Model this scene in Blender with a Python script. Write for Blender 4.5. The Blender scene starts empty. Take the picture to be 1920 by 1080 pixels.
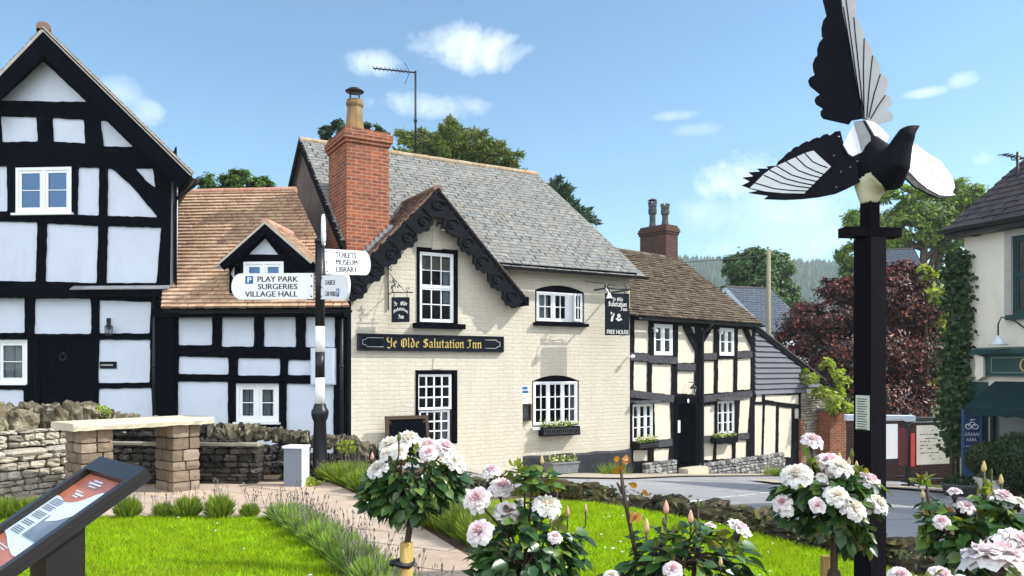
import bpy, bmesh, math, random
import numpy as np
from mathutils import Vector, Matrix, noise
from mathutils.geometry import tessellate_polygon

rnd = random.Random(11)
nr = np.random.default_rng(5)
R = math.radians
scene = bpy.context.scene
COL = scene.collection
F, HOR, CX, CZ = 1450.0, 690.0, 960.0, 1.6
CAM = Vector((0, 0, CZ))


def P(px, py, Y):
    return Vector(((px - CX) / F * Y, Y, CZ + (HOR - py) / F * Y))


def G(px, py, z=0.0):
    Y = (CZ - z) * F / (py - HOR)
    return ((px - CX) / F * Y, Y)


def PN(px, py, p0, n):
    r = Vector(((px - CX) / F, 1, (HOR - py) / F))
    k = (p0 - CAM).dot(n) / r.dot(n)
    return CAM + r * k


def zr(x, y):
    p = .913 - .0334 * x - .098 * y
    if x < -.5:                                              # the ground stays level in front of the houses on the left
        p += (max(p, -.08) - p) * min(1.0, (-.5 - x) / 2.5)
    h, k = -0.08, .12
    t = max(0.0, min(1.0, .5 + .5 * (h - p) / k))
    v = h * (1 - t) + p * t - k * t * (1 - t)
    return max(v, -3.2)


class Frame:
    def __init__(s, px0, Y0, deg):
        s.a = R(deg); s.c = math.cos(s.a); s.s = math.sin(s.a)
        s.X0 = (px0 - CX) / F * Y0; s.Y0 = Y0
        s.M = Matrix.Translation((s.X0, Y0, 0)) @ Matrix.Rotation(s.a, 4, 'Z')

    def tz(s, px, py, off=0.0):
        ox, oy = s.X0 + off * s.s, s.Y0 - off * s.c
        u = (px - CX) / F
        t = (u * oy - ox) / (s.c - u * s.s)
        Y = oy + t * s.s
        return (t, CZ + (HOR - py) / F * Y)

    def poly(s, pts, off=0.0):
        return [s.tz(a, b, off) for a, b in pts]

    def rect(s, x0, y0, x1, y1, off=0.0):
        t0 = s.tz(x0, y0, off)[0]; t1 = s.tz(x1, y0, off)[0]
        xm = (x0 + x1) / 2
        return (t0, t1, s.tz(xm, y1, off)[1], s.tz(xm, y0, off)[1])

    def w(s, t, y, z):
        return s.M @ Vector((t, y, z))


ID = Matrix.Identity(4)
W = {}


# ------------------------------------------------------------------ mesh builder
class MB:
    def __init__(s, M=None):
        s.v = []; s.f = []; s.mi = []; s.sm = []; s.M = M if M is not None else ID
        s.uv = None

    def add(s, vs, fs, mi=0, sm=False):
        b = len(s.v)
        s.v.extend([tuple(q) for q in vs])
        for f in fs:
            s.f.append(tuple(i + b for i in f)); s.mi.append(mi); s.sm.append(sm)

    def box(s, x0, x1, y0, y1, z0, z1, mi=0, j=0.0):
        vs = [(x0, y0, z0), (x1, y0, z0), (x1, y1, z0), (x0, y1, z0), (x0, y0, z1), (x1, y0, z1), (x1, y1, z1), (x0, y1, z1)]
        if j:
            vs = [tuple(c + rnd.uniform(-j, j) for c in q) for q in vs]
        s.add(vs, [(0, 3, 2, 1), (4, 5, 6, 7), (0, 1, 5, 4), (1, 2, 6, 5), (2, 3, 7, 6), (3, 0, 4, 7)], mi)

    def hexa(s, vs, mi=0):
        s.add(vs, [(0, 3, 2, 1), (4, 5, 6, 7), (0, 1, 5, 4), (1, 2, 6, 5), (2, 3, 7, 6), (3, 0, 4, 7)], mi)

    def plate(s, outline, holes, y0, y1, mi=0, back=True, fn=None):
        """flat plate in the local xz plane, front at y0, with holes"""
        loops = [outline] + list(holes)
        L3 = [[Vector((a, b, 0)) for a, b in lp] for lp in loops]
        tris = tessellate_polygon(L3)
        flat = [q for lp in loops for q in lp]
        n = len(flat)
        g = fn or (lambda a, y, b: (a, y, b))
        vs = [g(a, y0, b) for a, b in flat] + [g(a, y1, b) for a, b in flat]
        fs = [tuple(t) for t in tris]
        if back:
            fs += [tuple(i + n for i in reversed(t)) for t in tris]
        o = 0
        for lp in loops:
            m = len(lp)
            for i in range(m):
                k = (i + 1) % m
                fs.append((o + i, o + k, o + k + n, o + i + n))
            o += m
        s.add(vs, fs, mi)

    def beam(s, p0, p1, w, d, up=(0, -1, 0), mi=0):
        p0, p1 = Vector(p0), Vector(p1); a = (p1 - p0).normalized(); u = Vector(up)
        u = (u - a * u.dot(a)).normalized(); r = a.cross(u)
        vs = []
        for p in (p0, p1):
            for (i, k) in ((-1, -1), (1, -1), (1, 1), (-1, 1)):
                vs.append(p + r * (w / 2 * i) + u * (d / 2 * k))
        s.hexa(vs, mi)

    def tube(s, pts, rad, n=6, mi=0, cap=True, sm=True):
        pts = [Vector(p) for p in pts]
        if not hasattr(rad, '__len__'):
            rad = [rad] * len(pts)
        vs = []; prev = None
        for i, p in enumerate(pts):
            a = pts[min(i + 1, len(pts) - 1)] - pts[max(i - 1, 0)]
            a = a.normalized() if a.length > 1e-9 else Vector((0, 0, 1))
            ref = prev if prev is not None else (Vector((0, 0, 1)) if abs(a.z) < .9 else Vector((1, 0, 0)))
            u = (ref - a * ref.dot(a))
            u = u.normalized() if u.length > 1e-6 else a.orthogonal().normalized()
            prev = u; w = a.cross(u)
            for k in range(n):
                q = 2 * math.pi * k / n
                vs.append(p + (u * math.cos(q) + w * math.sin(q)) * rad[i])
        fs = []
        for i in range(len(pts) - 1):
            for k in range(n):
                fs.append((i * n + k, i * n + (k + 1) % n, (i + 1) * n + (k + 1) % n, (i + 1) * n + k))
        if cap:
            fs.append(tuple(reversed(range(n)))); fs.append(tuple((len(pts) - 1) * n + k for k in range(n)))
        s.add(vs, fs, mi, sm)

    def lathe(s, prof, c=(0, 0, 0), n=16, mi=0, sm=True):
        vs = []; fs = []
        for (r_, z) in prof:
            for k in range(n):
                q = 2 * math.pi * k / n
                vs.append((c[0] + r_ * math.cos(q), c[1] + r_ * math.sin(q), c[2] + z))
        for i in range(len(prof) - 1):
            for k in range(n):
                fs.append((i * n + k, i * n + (k + 1) % n, (i + 1) * n + (k + 1) % n, (i + 1) * n + k))
        fs.append(tuple(reversed(range(n)))); fs.append(tuple((len(prof) - 1) * n + k for k in range(n)))
        s.add(vs, fs, mi, sm)

    def stone(s, c, h, rot=0.0, nz=.12, pw=.45, mi=0, nd=2, fine=0.0):
        vs = []; CUBE_V, CUBE_F = CUBES[nd]
        off = Vector((rnd.uniform(0, 99), rnd.uniform(0, 99), rnd.uniform(0, 99)))
        cr, sr = math.cos(rot), math.sin(rot)
        for q in CUBE_V:
            l = (abs(q[0]) ** (1 / pw) + abs(q[1]) ** (1 / pw) + abs(q[2]) ** (1 / pw)) ** pw
            d = Vector(q) / l
            k = 1 + nz * noise.noise(d * 1.7 + off) + (fine * noise.noise(d * 5 + off) if fine else 0)
            x, y, z = d.x * h[0] * k, d.y * h[1] * k, d.z * h[2] * k
            vs.append((c[0] + x * cr - y * sr, c[1] + x * sr + y * cr, c[2] + z))
        s.add(vs, CUBE_F, mi, False)

    def build(s, name, mats, parent=None, uvs=None):
        if not isinstance(mats, (list, tuple)):
            mats = [mats]
        me = bpy.data.meshes.new(name)
        v = np.array(s.v, dtype=np.float64).reshape(-1, 3)
        wm = np.array(s.M)
        wv = v @ wm[:3, :3].T + wm[:3, 3]
        ob = bpy.data.objects.new(name, me); COL.objects.link(ob)
        if parent is not None:
            top = parent
            while top.parent is not None:
                top = top.parent
            T = W[top.name]; ob.parent = parent
        else:
            lo, hi = wv.min(0), wv.max(0)
            T = Matrix.Translation(((lo[0] + hi[0]) / 2, (lo[1] + hi[1]) / 2, lo[2]))
            ob.matrix_local = T; W[ob.name] = T
        im = np.array(T.inverted())
        lv = wv @ im[:3, :3].T + im[:3, 3]
        me.from_pydata(lv.tolist(), [], s.f)
        for m in mats:
            me.materials.append(m)
        me.polygons.foreach_set('material_index', s.mi)
        me.polygons.foreach_set('use_smooth', s.sm)
        me.update()
        uvl = me.uv_layers.new(name='UVMap')
        if uvs is not None:
            uvl.data.foreach_set('uv', np.asarray(uvs, dtype=np.float32).ravel())
        else:
            nl = len(me.loops)
            vi = np.empty(nl, dtype=np.int32); me.loops.foreach_get('vertex_index', vi)
            npoly = len(me.polygons)
            ls = np.empty(npoly, dtype=np.int32); me.polygons.foreach_get('loop_total', ls)
            nm = np.empty(npoly * 3, dtype=np.float32); me.polygons.foreach_get('normal', nm)
            nm = nm.reshape(-1, 3) @ np.array(T)[:3, :3].T @ wm[:3, :3]   # back to the source frame
            nl_ = np.repeat(nm, ls, axis=0)
            u = np.stack([-nl_[:, 1], nl_[:, 0], np.zeros(nl)], 1)
            ln = np.linalg.norm(u, axis=1); flat = ln < .25
            u[flat] = (1, 0, 0); ln[flat] = 1; u /= ln[:, None]
            sgn = np.where((np.abs(u[:, 0]) >= np.abs(u[:, 1])), np.sign(u[:, 0]), np.sign(u[:, 1]))
            u *= sgn[:, None]
            w = np.cross(nl_, u); w *= np.where(w[:, 2] < 0, -1, 1)[:, None]
            w[flat] = (0, 1, 0)
            q = v[vi]
            uv = np.stack([(q * u).sum(1), (q * w).sum(1)], 1)
            uvl.data.foreach_set('uv', uv.astype(np.float32).ravel())
        return ob


def cube_grid(nd=2):
    vs = {}; fs = []
    def vid(p):
        k = tuple(round(c, 4) for c in p)
        if k not in vs:
            vs[k] = len(vs)
        return vs[k]
    g = [-1 + 2 * i / nd for i in range(nd + 1)]
    for ax in range(3):
        for sg in (-1, 1):
            for i in range(nd):
                for k in range(nd):
                    q = []
                    for (a, b) in ((i, k), (i + 1, k), (i + 1, k + 1), (i, k + 1)):
                        p = [0, 0, 0]; p[ax] = sg; p[(ax + 1) % 3] = g[a]; p[(ax + 2) % 3] = g[b]
                        q.append(vid(p))
                    fs.append(tuple(q) if sg > 0 else tuple(reversed(q)))
    return list(vs.keys()), fs


CUBES = {2: cube_grid(2), 3: cube_grid(3), 4: cube_grid(4)}


def tag(o, label=None, cat=None, group=None, kind=None):
    if label: o['label'] = label
    if cat: o['category'] = cat
    if group: o['group'] = group
    if kind: o['kind'] = kind
    return o


def thing(name, label, cat, loc=(0, 0, 0), rotz=0.0, group=None):
    o = bpy.data.objects.new(name, None); COL.objects.link(o)
    o.empty_display_size = .3
    M = Matrix.Translation(loc) @ Matrix.Rotation(rotz, 4, 'Z')
    o.matrix_local = M; W[o.name] = M
    return tag(o, label, cat, group)


def fthing(name, label, cat, fr, zb=0.0, t=0.0, group=None):
    p = fr.w(t, 0, zb)
    return thing(name, label, cat, p, fr.a, group)


def copy_tree(o, parent=None):
    c = o.copy(); COL.objects.link(c)
    if parent is not None:
        c.parent = parent
    for ch in list(o.children):
        copy_tree(ch, c)
    return c


# ------------------------------------------------------------------ materials
class NT:
    def __init__(s, name):
        s.m = bpy.data.materials.new(name); s.m.use_nodes = True
        s.t = s.m.node_tree; s.t.nodes.clear()
        s.out = s.t.nodes.new('ShaderNodeOutputMaterial')

    def n(s, kind, **kw):
        x = s.t.nodes.new('ShaderNode' + kind)
        for k, v in kw.items():
            if k in x.inputs: x.inputs[k].default_value = v
            elif hasattr(x, k): setattr(x, k, v)
            else: x.inputs[k.replace('_', ' ')].default_value = v
        return x

    def l(s, a, b):
        s.t.links.new(a, b)

    def ramp(s, fac, stops, mode='LINEAR'):
        r = s.t.nodes.new('ShaderNodeValToRGB'); e = r.color_ramp.elements
        r.color_ramp.interpolation = mode
        while len(e) < len(stops): e.new(.5)
        for el, (p, c) in zip(e, stops):
            el.position = p; el.color = (*c, 1) if len(c) == 3 else c
        s.l(fac, r.inputs[0]); return r.outputs[0]

    def mix(s, fac, a, b, blend='MIX'):
        x = s.t.nodes.new('ShaderNodeMix'); x.data_type = 'RGBA'; x.blend_type = blend
        if isinstance(fac, (int, float)): x.inputs[0].default_value = fac
        else: s.l(fac, x.inputs[0])
        for i, q in ((6, a), (7, b)):
            if isinstance(q, (tuple, list)): x.inputs[i].default_value = (*q, 1) if len(q) == 3 else q
            else: s.l(q, x.inputs[i])
        return x.outputs[2]

    def math(s, op, a, b=None):
        x = s.t.nodes.new('ShaderNodeMath'); x.operation = op
        for i, q in ((0, a), (1, b)):
            if q is None: continue
            if isinstance(q, (int, float)): x.inputs[i].default_value = q
            else: s.l(q, x.inputs[i])
        return x.outputs[0]

    def coord(s, which='Object'):
        return s.t.nodes.new('ShaderNodeTexCoord').outputs[which]

    def noise(s, vec, scale, detail=4, rough=.55, dist=0.0):
        x = s.t.nodes.new('ShaderNodeTexNoise')
        x.inputs['Scale'].default_value = scale; x.inputs['Detail'].default_value = detail
        x.inputs['Roughness'].default_value = rough; x.inputs['Distortion'].default_value = dist
        if vec is not None: s.l(vec, x.inputs['Vector'])
        return x.outputs['Fac']

    def scale(s, vec, sc):
        x = s.t.nodes.new('ShaderNodeMapping'); x.inputs['Scale'].default_value = sc
        s.l(vec, x.inputs['Vector']); return x.outputs[0]

    def bump(s, h, strength=.3, dist=.01, normal=None):
        x = s.t.nodes.new('ShaderNodeBump'); x.inputs['Strength'].default_value = strength
        x.inputs['Distance'].default_value = dist; s.l(h, x.inputs['Height'])
        if normal is not None: s.l(normal, x.inputs['Normal'])
        return x.outputs[0]

    def pbr(s, col, rough=.7, normal=None, spec=.5, metal=0.0, **kw):
        x = s.t.nodes.new('ShaderNodeBsdfPrincipled')
        if isinstance(col, (tuple, list)): x.inputs['Base Color'].default_value = (*col, 1)
        else: s.l(col, x.inputs['Base Color'])
        if isinstance(rough, (int, float)): x.inputs['Roughness'].default_value = rough
        else: s.l(rough, x.inputs['Roughness'])
        x.inputs['Metallic'].default_value = metal
        x.inputs['Specular IOR Level'].default_value = spec
        if normal is not None: s.l(normal, x.inputs['Normal'])
        for k, v in kw.items(): x.inputs[k.replace('_', ' ')].default_value = v
        return x.outputs[0]

    def done(s, sh):
        s.l(sh, s.out.inputs['Surface']); return s.m


def mul(c, k): return tuple(min(1, q * k) for q in c)


def paint(name, col, rough=.6, var=.12, sc=6, bump=.15, bsc=40, spec=.4, stain=None):
    t = NT(name); co = t.coord('Object')
    n = t.noise(co, sc, 5)
    c = t.ramp(n, [(.3, mul(col, 1 - var)), (.7, mul(col, 1 + var * .6))])
    if stain:
        n2 = t.noise(t.scale(co, (1.5, 1.5, .5)), 2.2, 6, .65)
        c = t.mix(t.ramp(n2, [(.52, (0, 0, 0)), (.75, (.6, .6, .6))]), c, stain)
    return t.done(t.pbr(c, rough, t.bump(t.noise(co, bsc, 4), bump, .01), spec))


def metal(name, col, rough=.4, var=.2, spec=.5):
    t = NT(name); co = t.coord('Object')
    c = t.ramp(t.noise(co, 9, 4), [(.3, mul(col, 1 - var)), (.7, mul(col, 1 + var))])
    return t.done(t.pbr(c, t.ramp(t.noise(co, 20, 3), [(.3, (rough - .08,) * 3), (.7, (rough + .12,) * 3)]), t.bump(t.noise(co, 60, 3), .06, .004), spec))


def wood(name, col, rough=.75, var=.35, bump=.5, axis=(14, 14, 1.2), spec=.3):
    t = NT(name); co = t.coord('Object')
    g = t.noise(t.scale(co, axis), 3.0, 6, .65, .3)
    c = t.ramp(g, [(.25, mul(col, 1 - var)), (.5, col), (.8, mul(col, 1 + var * 1.6))])
    return t.done(t.pbr(c, rough, t.bump(g, bump, .012), spec))


def brick(name, c1, c2, mort, bw=.225, bh=.075, ms=.011, bump=.6, rough=.85, var=.25, dist=.012, smear=None):
    t = NT(name); uv = t.coord('UV')
    nz = t.t.nodes.new('ShaderNodeTexNoise'); nz.inputs['Scale'].default_value = 5; nz.inputs['Detail'].default_value = 3
    t.l(uv, nz.inputs['Vector'])
    vm = t.t.nodes.new('ShaderNodeVectorMath'); vm.operation = 'MULTIPLY_ADD'
    t.l(nz.outputs['Color'], vm.inputs[0]); vm.inputs[1].default_value = (dist, dist, 0); t.l(uv, vm.inputs[2])
    b = t.t.nodes.new('ShaderNodeTexBrick')
    b.inputs['Scale'].default_value = 1; b.inputs['Mortar Size'].default_value = ms; b.inputs['Mortar Smooth'].default_value = .35
    b.inputs['Brick Width'].default_value = bw; b.inputs['Row Height'].default_value = bh; b.inputs['Bias'].default_value = 0
    b.inputs['Color1'].default_value = (*c1, 1); b.inputs['Color2'].default_value = (*c2, 1); b.inputs['Mortar'].default_value = (*mort, 1)
    t.l(vm.outputs[0], b.inputs['Vector'])
    n = t.noise(uv, 9, 6, .6)
    c = t.mix(1.0, b.outputs['Color'], t.ramp(n, [(.25, (1 - var,) * 3), (.75, (1 + var * .4,) * 3)]), 'MULTIPLY')
    if smear:
        c = t.mix(t.ramp(t.noise(t.scale(uv, (1.6, .35, 1)), 1.6, 7, .7), [(.46, (0, 0, 0)), (.75, (.75,) * 3)]), c, smear)
    h = t.math('SUBTRACT', t.math('MULTIPLY', t.noise(uv, 30, 4), .45), b.outputs['Fac'])
    return t.done(t.pbr(c, rough, t.bump(h, bump, .014), .25))


def island(name, stops, rough=.8, nsc=14, nvar=.25, bump=.4, bsc=30, spec=.3, lichen=None, obj='Object', lthr=(.55, .7)):
    t = NT(name); co = t.coord(obj)
    g = t.t.nodes.new('ShaderNodeNewGeometry')
    c = t.ramp(g.outputs['Random Per Island'], stops)
    n = t.noise(co, nsc, 6, .6)
    c = t.mix(1.0, c, t.ramp(n, [(.25, (1 - nvar,) * 3), (.75, (1 + nvar,) * 3)]), 'MULTIPLY')
    if lichen:
        n2 = t.noise(co, 5.5, 6, .7)
        c = t.mix(t.ramp(n2, [(lthr[0], (0, 0, 0)), (lthr[1], (.85,) * 3)]), c, lichen)
    return t.done(t.pbr(c, rough, t.bump(t.noise(co, bsc, 5, .65), bump, .02), spec))


def leafm(name, stops, rough=.5, trans=.35, spec=.3, tcol=None, patch=None, gain=1.0):
    t = NT(name)
    g = t.t.nodes.new('ShaderNodeNewGeometry')
    c = t.ramp(g.outputs['Random Per Island'], [(p_, mul(q_, gain)) for p_, q_ in stops])
    if patch:
        co = t.coord('Object')
        c = t.mix(t.ramp(t.noise(co, patch[0], 6, .65), [(.42, (0, 0, 0)), (.72, (.8,) * 3)]), c, patch[1])
        c = t.mix(1.0, c, t.ramp(t.noise(co, patch[0] * 4, 4, .6), [(.3, (.72,) * 3), (.7, (1.15,) * 3)]), 'MULTIPLY')
    a = t.pbr(c, rough, None, spec)
    tr = t.t.nodes.new('ShaderNodeBsdfTranslucent')
    t.l(t.mix(1.0, c, tcol or (1.5, 1.6, .8), 'MULTIPLY'), tr.inputs['Color'])
    mx = t.t.nodes.new('ShaderNodeMixShader'); mx.inputs[0].default_value = trans
    t.l(a, mx.inputs[1]); t.l(tr.outputs[0], mx.inputs[2])
    return t.done(mx.outputs[0])


def glassm(name, tint=(.75, .8, .85), refl=.12, rough=.02, gcol=(1, 1, 1)):
    t = NT(name)
    tr = t.n('BsdfTransparent'); tr.inputs[0].default_value = (*tint, 1)
    gl = t.n('BsdfGlossy'); gl.inputs['Roughness'].default_value = rough; gl.inputs['Color'].default_value = (*gcol, 1)
    co = t.coord('Object')
    t.l(t.bump(t.noise(co, 2.3, 2), .03, .05), gl.inputs['Normal'])
    fr = t.n('Fresnel'); fr.inputs['IOR'].default_value = 1.32
    f = t.math('MINIMUM', t.math('ADD', fr.outputs[0], refl), 1.0)
    mx = t.n('MixShader'); t.l(f, mx.inputs[0]); t.l(tr.outputs[0], mx.inputs[1]); t.l(gl.outputs[0], mx.inputs[2])
    return t.done(mx.outputs[0])
# ------------------------------------------------------------------ palette
M_black = paint('black_timber_paint', (.0018, .0024, .0055), .8, .5, 8, .4, 22, .02)
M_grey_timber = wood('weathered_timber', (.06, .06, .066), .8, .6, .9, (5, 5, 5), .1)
M_dark_timber = wood('dark_timber', (.006, .006, .008), .8, .5, .6, (6, 6, 6), .05)
M_white_render = paint('white_lime_render', (.585, .63, .72), .9, .05, 1.6, .45, 12, .1, (.49, .53, .60))
M_cream_render = paint('cream_lime_render', (.62, .565, .465), .9, .08, 1.8, .5, 12, .2, (.50, .45, .36))
M_shop_render = paint('shop_cream_render', (.70, .66, .56), .9, .08, 1.4, .25, 16, .2, (.55, .5, .42))
M_cream_brick = brick('cream_painted_brick', (.565, .52, .435), (.54, .495, .41), (.52, .475, .385), .24, .088, .013, .5, .85, .10, .075, (.44, .395, .315))
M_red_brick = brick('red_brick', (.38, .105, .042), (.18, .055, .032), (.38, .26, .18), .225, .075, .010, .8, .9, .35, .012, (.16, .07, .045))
M_shaded_brick = brick('dark_shaded_brick', (.10, .038, .03), (.06, .026, .022), (.11, .085, .07), .225, .075, .010, .7, .9, .35, .012, (.06, .04, .04))  # shadow on the boundary wall is darkened into this brick
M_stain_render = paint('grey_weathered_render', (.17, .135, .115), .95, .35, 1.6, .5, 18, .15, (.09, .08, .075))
M_plinth_tar = paint('tarred_plinth', (.018, .02, .028), .6, .5, 5, .8, 9, .35, (.05, .055, .065))
M_white = paint('white_gloss_paint', (.80, .81, .83), .35, .04, 5, .06, 40, .5)
M_black_gloss = paint('black_gloss_paint', (.004, .005, .008), .4, .3, 6, .1, 30, .35)
M_iron = metal('black_iron', (.006, .006, .008), .5)
M_lead = metal('grey_lead', (.17, .18, .19), .55)
M_glass = glassm('window_glass', (.72, .75, .78), .0)
M_glass_sky = glassm('sky_blue_tinted_glass', (.20, .34, .46), .13, .02, (.34, .60, .95))  # blue of the mirrored sky is put into tint and gloss colour
M_curtain = paint('pale_curtain', (.62, .63, .62), .9, .1, 4, .3, 30, .1)
M_blind = paint('tan_blind', (.36, .29, .20), .9, .1, 4, .3, 30, .1)
M_room = paint('dim_room_wall', (.05, .048, .046), .9, .2, 2, .1, 9, .1)
M_tile_orange = island('orange_clay_tile', [(0, (.37, .24, .155)), (.3, (.43, .30, .20)), (.6, (.47, .345, .225)), (.85, (.42, .275, .19)), (1, (.32, .20, .135))], .85, 9, .18, .4, 40, .2)
M_tile_ridge = island('pink_ridge_tile', [(0, (.46, .24, .17)), (1, (.54, .32, .23))], .85, 9, .2, .4, 40, .2, (.30, .26, .2))
M_tile_brown = island('brown_clay_tile', [(0, (.14, .085, .065)), (.5, (.20, .13, .095)), (1, (.10, .07, .06))], .85, 9, .3, .5, 40, .2, (.20, .17, .11), lthr=(.56, .75))
M_slate = island('grey_stone_slate', [(0, (.165, .17, .165)), (.35, (.195, .195, .185)), (.6, (.215, .212, .195)), (.85, (.185, .182, .168)), (1, (.21, .19, .16))], .9, 6, .30, .7, 34, .12, (.33, .33, .29), lthr=(.52, .75))
M_stone_tile = island('brown_stone_tile', [(0, (.07, .05, .036)), (.35, (.115, .085, .06)), (.7, (.155, .12, .085)), (1, (.09, .072, .056))], .9, 8, .35, .7, 30, .1, (.19, .165, .12), lthr=(.5, .72))
M_dark_tile = island('dark_plain_tile', [(0, (.045, .04, .045)), (.5, (.07, .06, .062)), (1, (.055, .045, .042))], .8, 8, .3, .5, 30, .3)
M_blue_slate = island('blue_slate', [(0, (.045, .06, .085)), (.5, (.06, .075, .10)), (1, (.05, .06, .075))], .6, 6, .25, .4, 30, .4)
M_boards = wood('grey_weatherboard', (.125, .125, .15), .65, .25, .4, (1.2, 14, 14))
M_gold = metal('gold_leaf', (.42, .31, .085), .45)
M_sign_black = paint('sign_black_paint', (.003, .006, .012), .6, .3, 5, .05, 40, .1)
M_sign_white = paint('sign_white_paint', (.78, .79, .82), .4, .03, 5, .03, 30, .5)
M_letter_black = paint('letter_black', (.012, .012, .014), .45, .1, 5, .02, 30, .4)
M_letter_blue = paint('letter_blue', (.02, .10, .32), .45, .1, 5, .02, 30, .4)
M_letter_pale = paint('letter_pale', (.55, .55, .52), .5, .1, 5, .02, 30, .4)
M_green_paint = paint('dark_green_paint', (.010, .045, .045), .45, .2, 4, .1, 30, .4)
M_awning = paint('dark_green_canvas', (.007, .026, .030), .85, .25, 3, .3, 60, .2)
M_navy = paint('navy_paint', (.012, .03, .09), .5, .2, 4, .1, 30, .4)
M_stone_lit = island('buff_dry_stone', [(0, (.32, .285, .23)), (.4, (.41, .37, .30)), (.75, (.48, .445, .375)), (1, (.19, .17, .14))], .92, 10, .28, .8, 26, .15, (.12, .11, .09), lthr=(.56, .68))
M_stone_shaded = island('shaded_lichen_stone', [(0, (.022, .02, .018)), (.5, (.05, .045, .038)), (1, (.10, .088, .072))], .92, 9, .4, .8, 26, .15, (.42, .40, .34), lthr=(.60, .70))  # dark copy of the garden wall stone, its shade put into the colour
M_stone_cope = island('rubble_coping_stone', [(0, (.03, .027, .02)), (.4, (.09, .078, .055)), (.8, (.20, .17, .115)), (1, (.045, .04, .03))], .92, 10, .5, 1.0, 26, .1, (.36, .34, .24), lthr=(.54, .64))
M_stone_moss = island('mossy_rock', [(0, (.025, .02, .015)), (.4, (.06, .048, .034)), (.8, (.12, .10, .07)), (1, (.035, .03, .022))], .95, 9, .5, 1.0, 24, .08, (.13, .12, .035), lthr=(.50, .64))
M_pillar = island('brown_block_stone', [(0, (.15, .115, .085)), (.5, (.22, .17, .125)), (1, (.29, .235, .18))], .92, 9, .25, .7, 30, .15)
M_cope_pale = paint('weathered_flat_coping', (.27, .245, .19), .9, .25, 4, .6, 24, .15, (.14, .13, .10))
M_slab = paint('buff_stone_slab', (.55, .49, .37), .85, .12, 3, .5, 24, .2, (.42, .37, .28))
M_mortar = paint('earth_core', (.06, .05, .04), .95, .3, 5, .8, 20, .1)
M_clay_pot = paint('buff_clay_pot', (.27, .175, .085), .85, .3, 4, .4, 20, .2, (.05, .038, .03))
M_dark_pot = paint('sooty_clay_and_coping_shade', (.075, .08, .075), .85, .35, 6, .5, 20, .2)
M_bark = wood('tree_bark', (.07, .052, .038), .9, .4, .9, (9, 9, 2))
M_stem = paint('rose_stem', (.055, .035, .025), .6, .4, 20, .3, 60, .3)
M_stem_green = paint('green_stem', (.05, .09, .025), .6, .3, 20, .3, 60, .3)
M_stake = wood('pine_stake', (.38, .27, .085), .8, .25, .4, (18, 18, 2))
M_panel_black = paint('black_powder_coat', (.011, .009, .009), .42, .15, 5, .05, 60, .5)
M_grey_plastic = paint('grey_cabinet', (.16, .19, .23), .5, .06, 3, .05, 40, .4)


# ------------------------------------------------------------------ shape helpers
def wob(poly, r=.035, amp=.007, step=.09):
    """rounded, slightly uneven outline of a plaster panel"""
    n = len(poly); out = []
    for i in range(n):
        p = Vector(poly[i]); a = Vector(poly[i - 1]); b = Vector(poly[(i + 1) % n])
        ra = min(r, (a - p).length * .3); rb = min(r, (b - p).length * .3)
        p0 = p + (a - p).normalized() * ra; p1 = p + (b - p).normalized() * rb
        for k in range(4):
            q = k / 3
            out.append((1 - q) ** 2 * p0 + 2 * q * (1 - q) * p + q * q * p1)
        nb = Vector(poly[(i + 1) % n]); na = p
        rn = min(r, (na - nb).length * .3)
        e = nb + (na - nb).normalized() * rn
        d = (e - p1).length; m = int(d / step)
        nrm = Vector((-(e - p1).y, (e - p1).x)); nrm = nrm.normalized() if nrm.length > 0 else nrm
        for k in range(1, m):
            q = p1.lerp(e, k / m)
            out.append(q + nrm * rnd.uniform(-amp, amp))
    return [tuple(q) for q in out]


def clip(poly, conv):
    """clip poly (2D) by convex polygon conv (ccw)"""
    out = poly
    for i in range(len(conv)):
        ax, ay = conv[i]; bx, by = conv[(i + 1) % len(conv)]
        ins = lambda p: (bx - ax) * (p[1] - ay) - (by - ay) * (p[0] - ax) >= -1e-9
        src, out = out, []
        for k in range(len(src)):
            c, d = src[k - 1], src[k]
            ic, idd = ins(c), ins(d)
            if ic != idd:
                den = (bx - ax) * (d[1] - c[1]) - (by - ay) * (d[0] - c[0])
                tt = ((by - ay) * (c[0] - ax) - (bx - ax) * (c[1] - ay)) / den
                out.append((c[0] + (d[0] - c[0]) * tt, c[1] + (d[1] - c[1]) * tt))
            if idd:
                out.append(d)
        if len(out) < 3: return []
    return out


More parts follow.
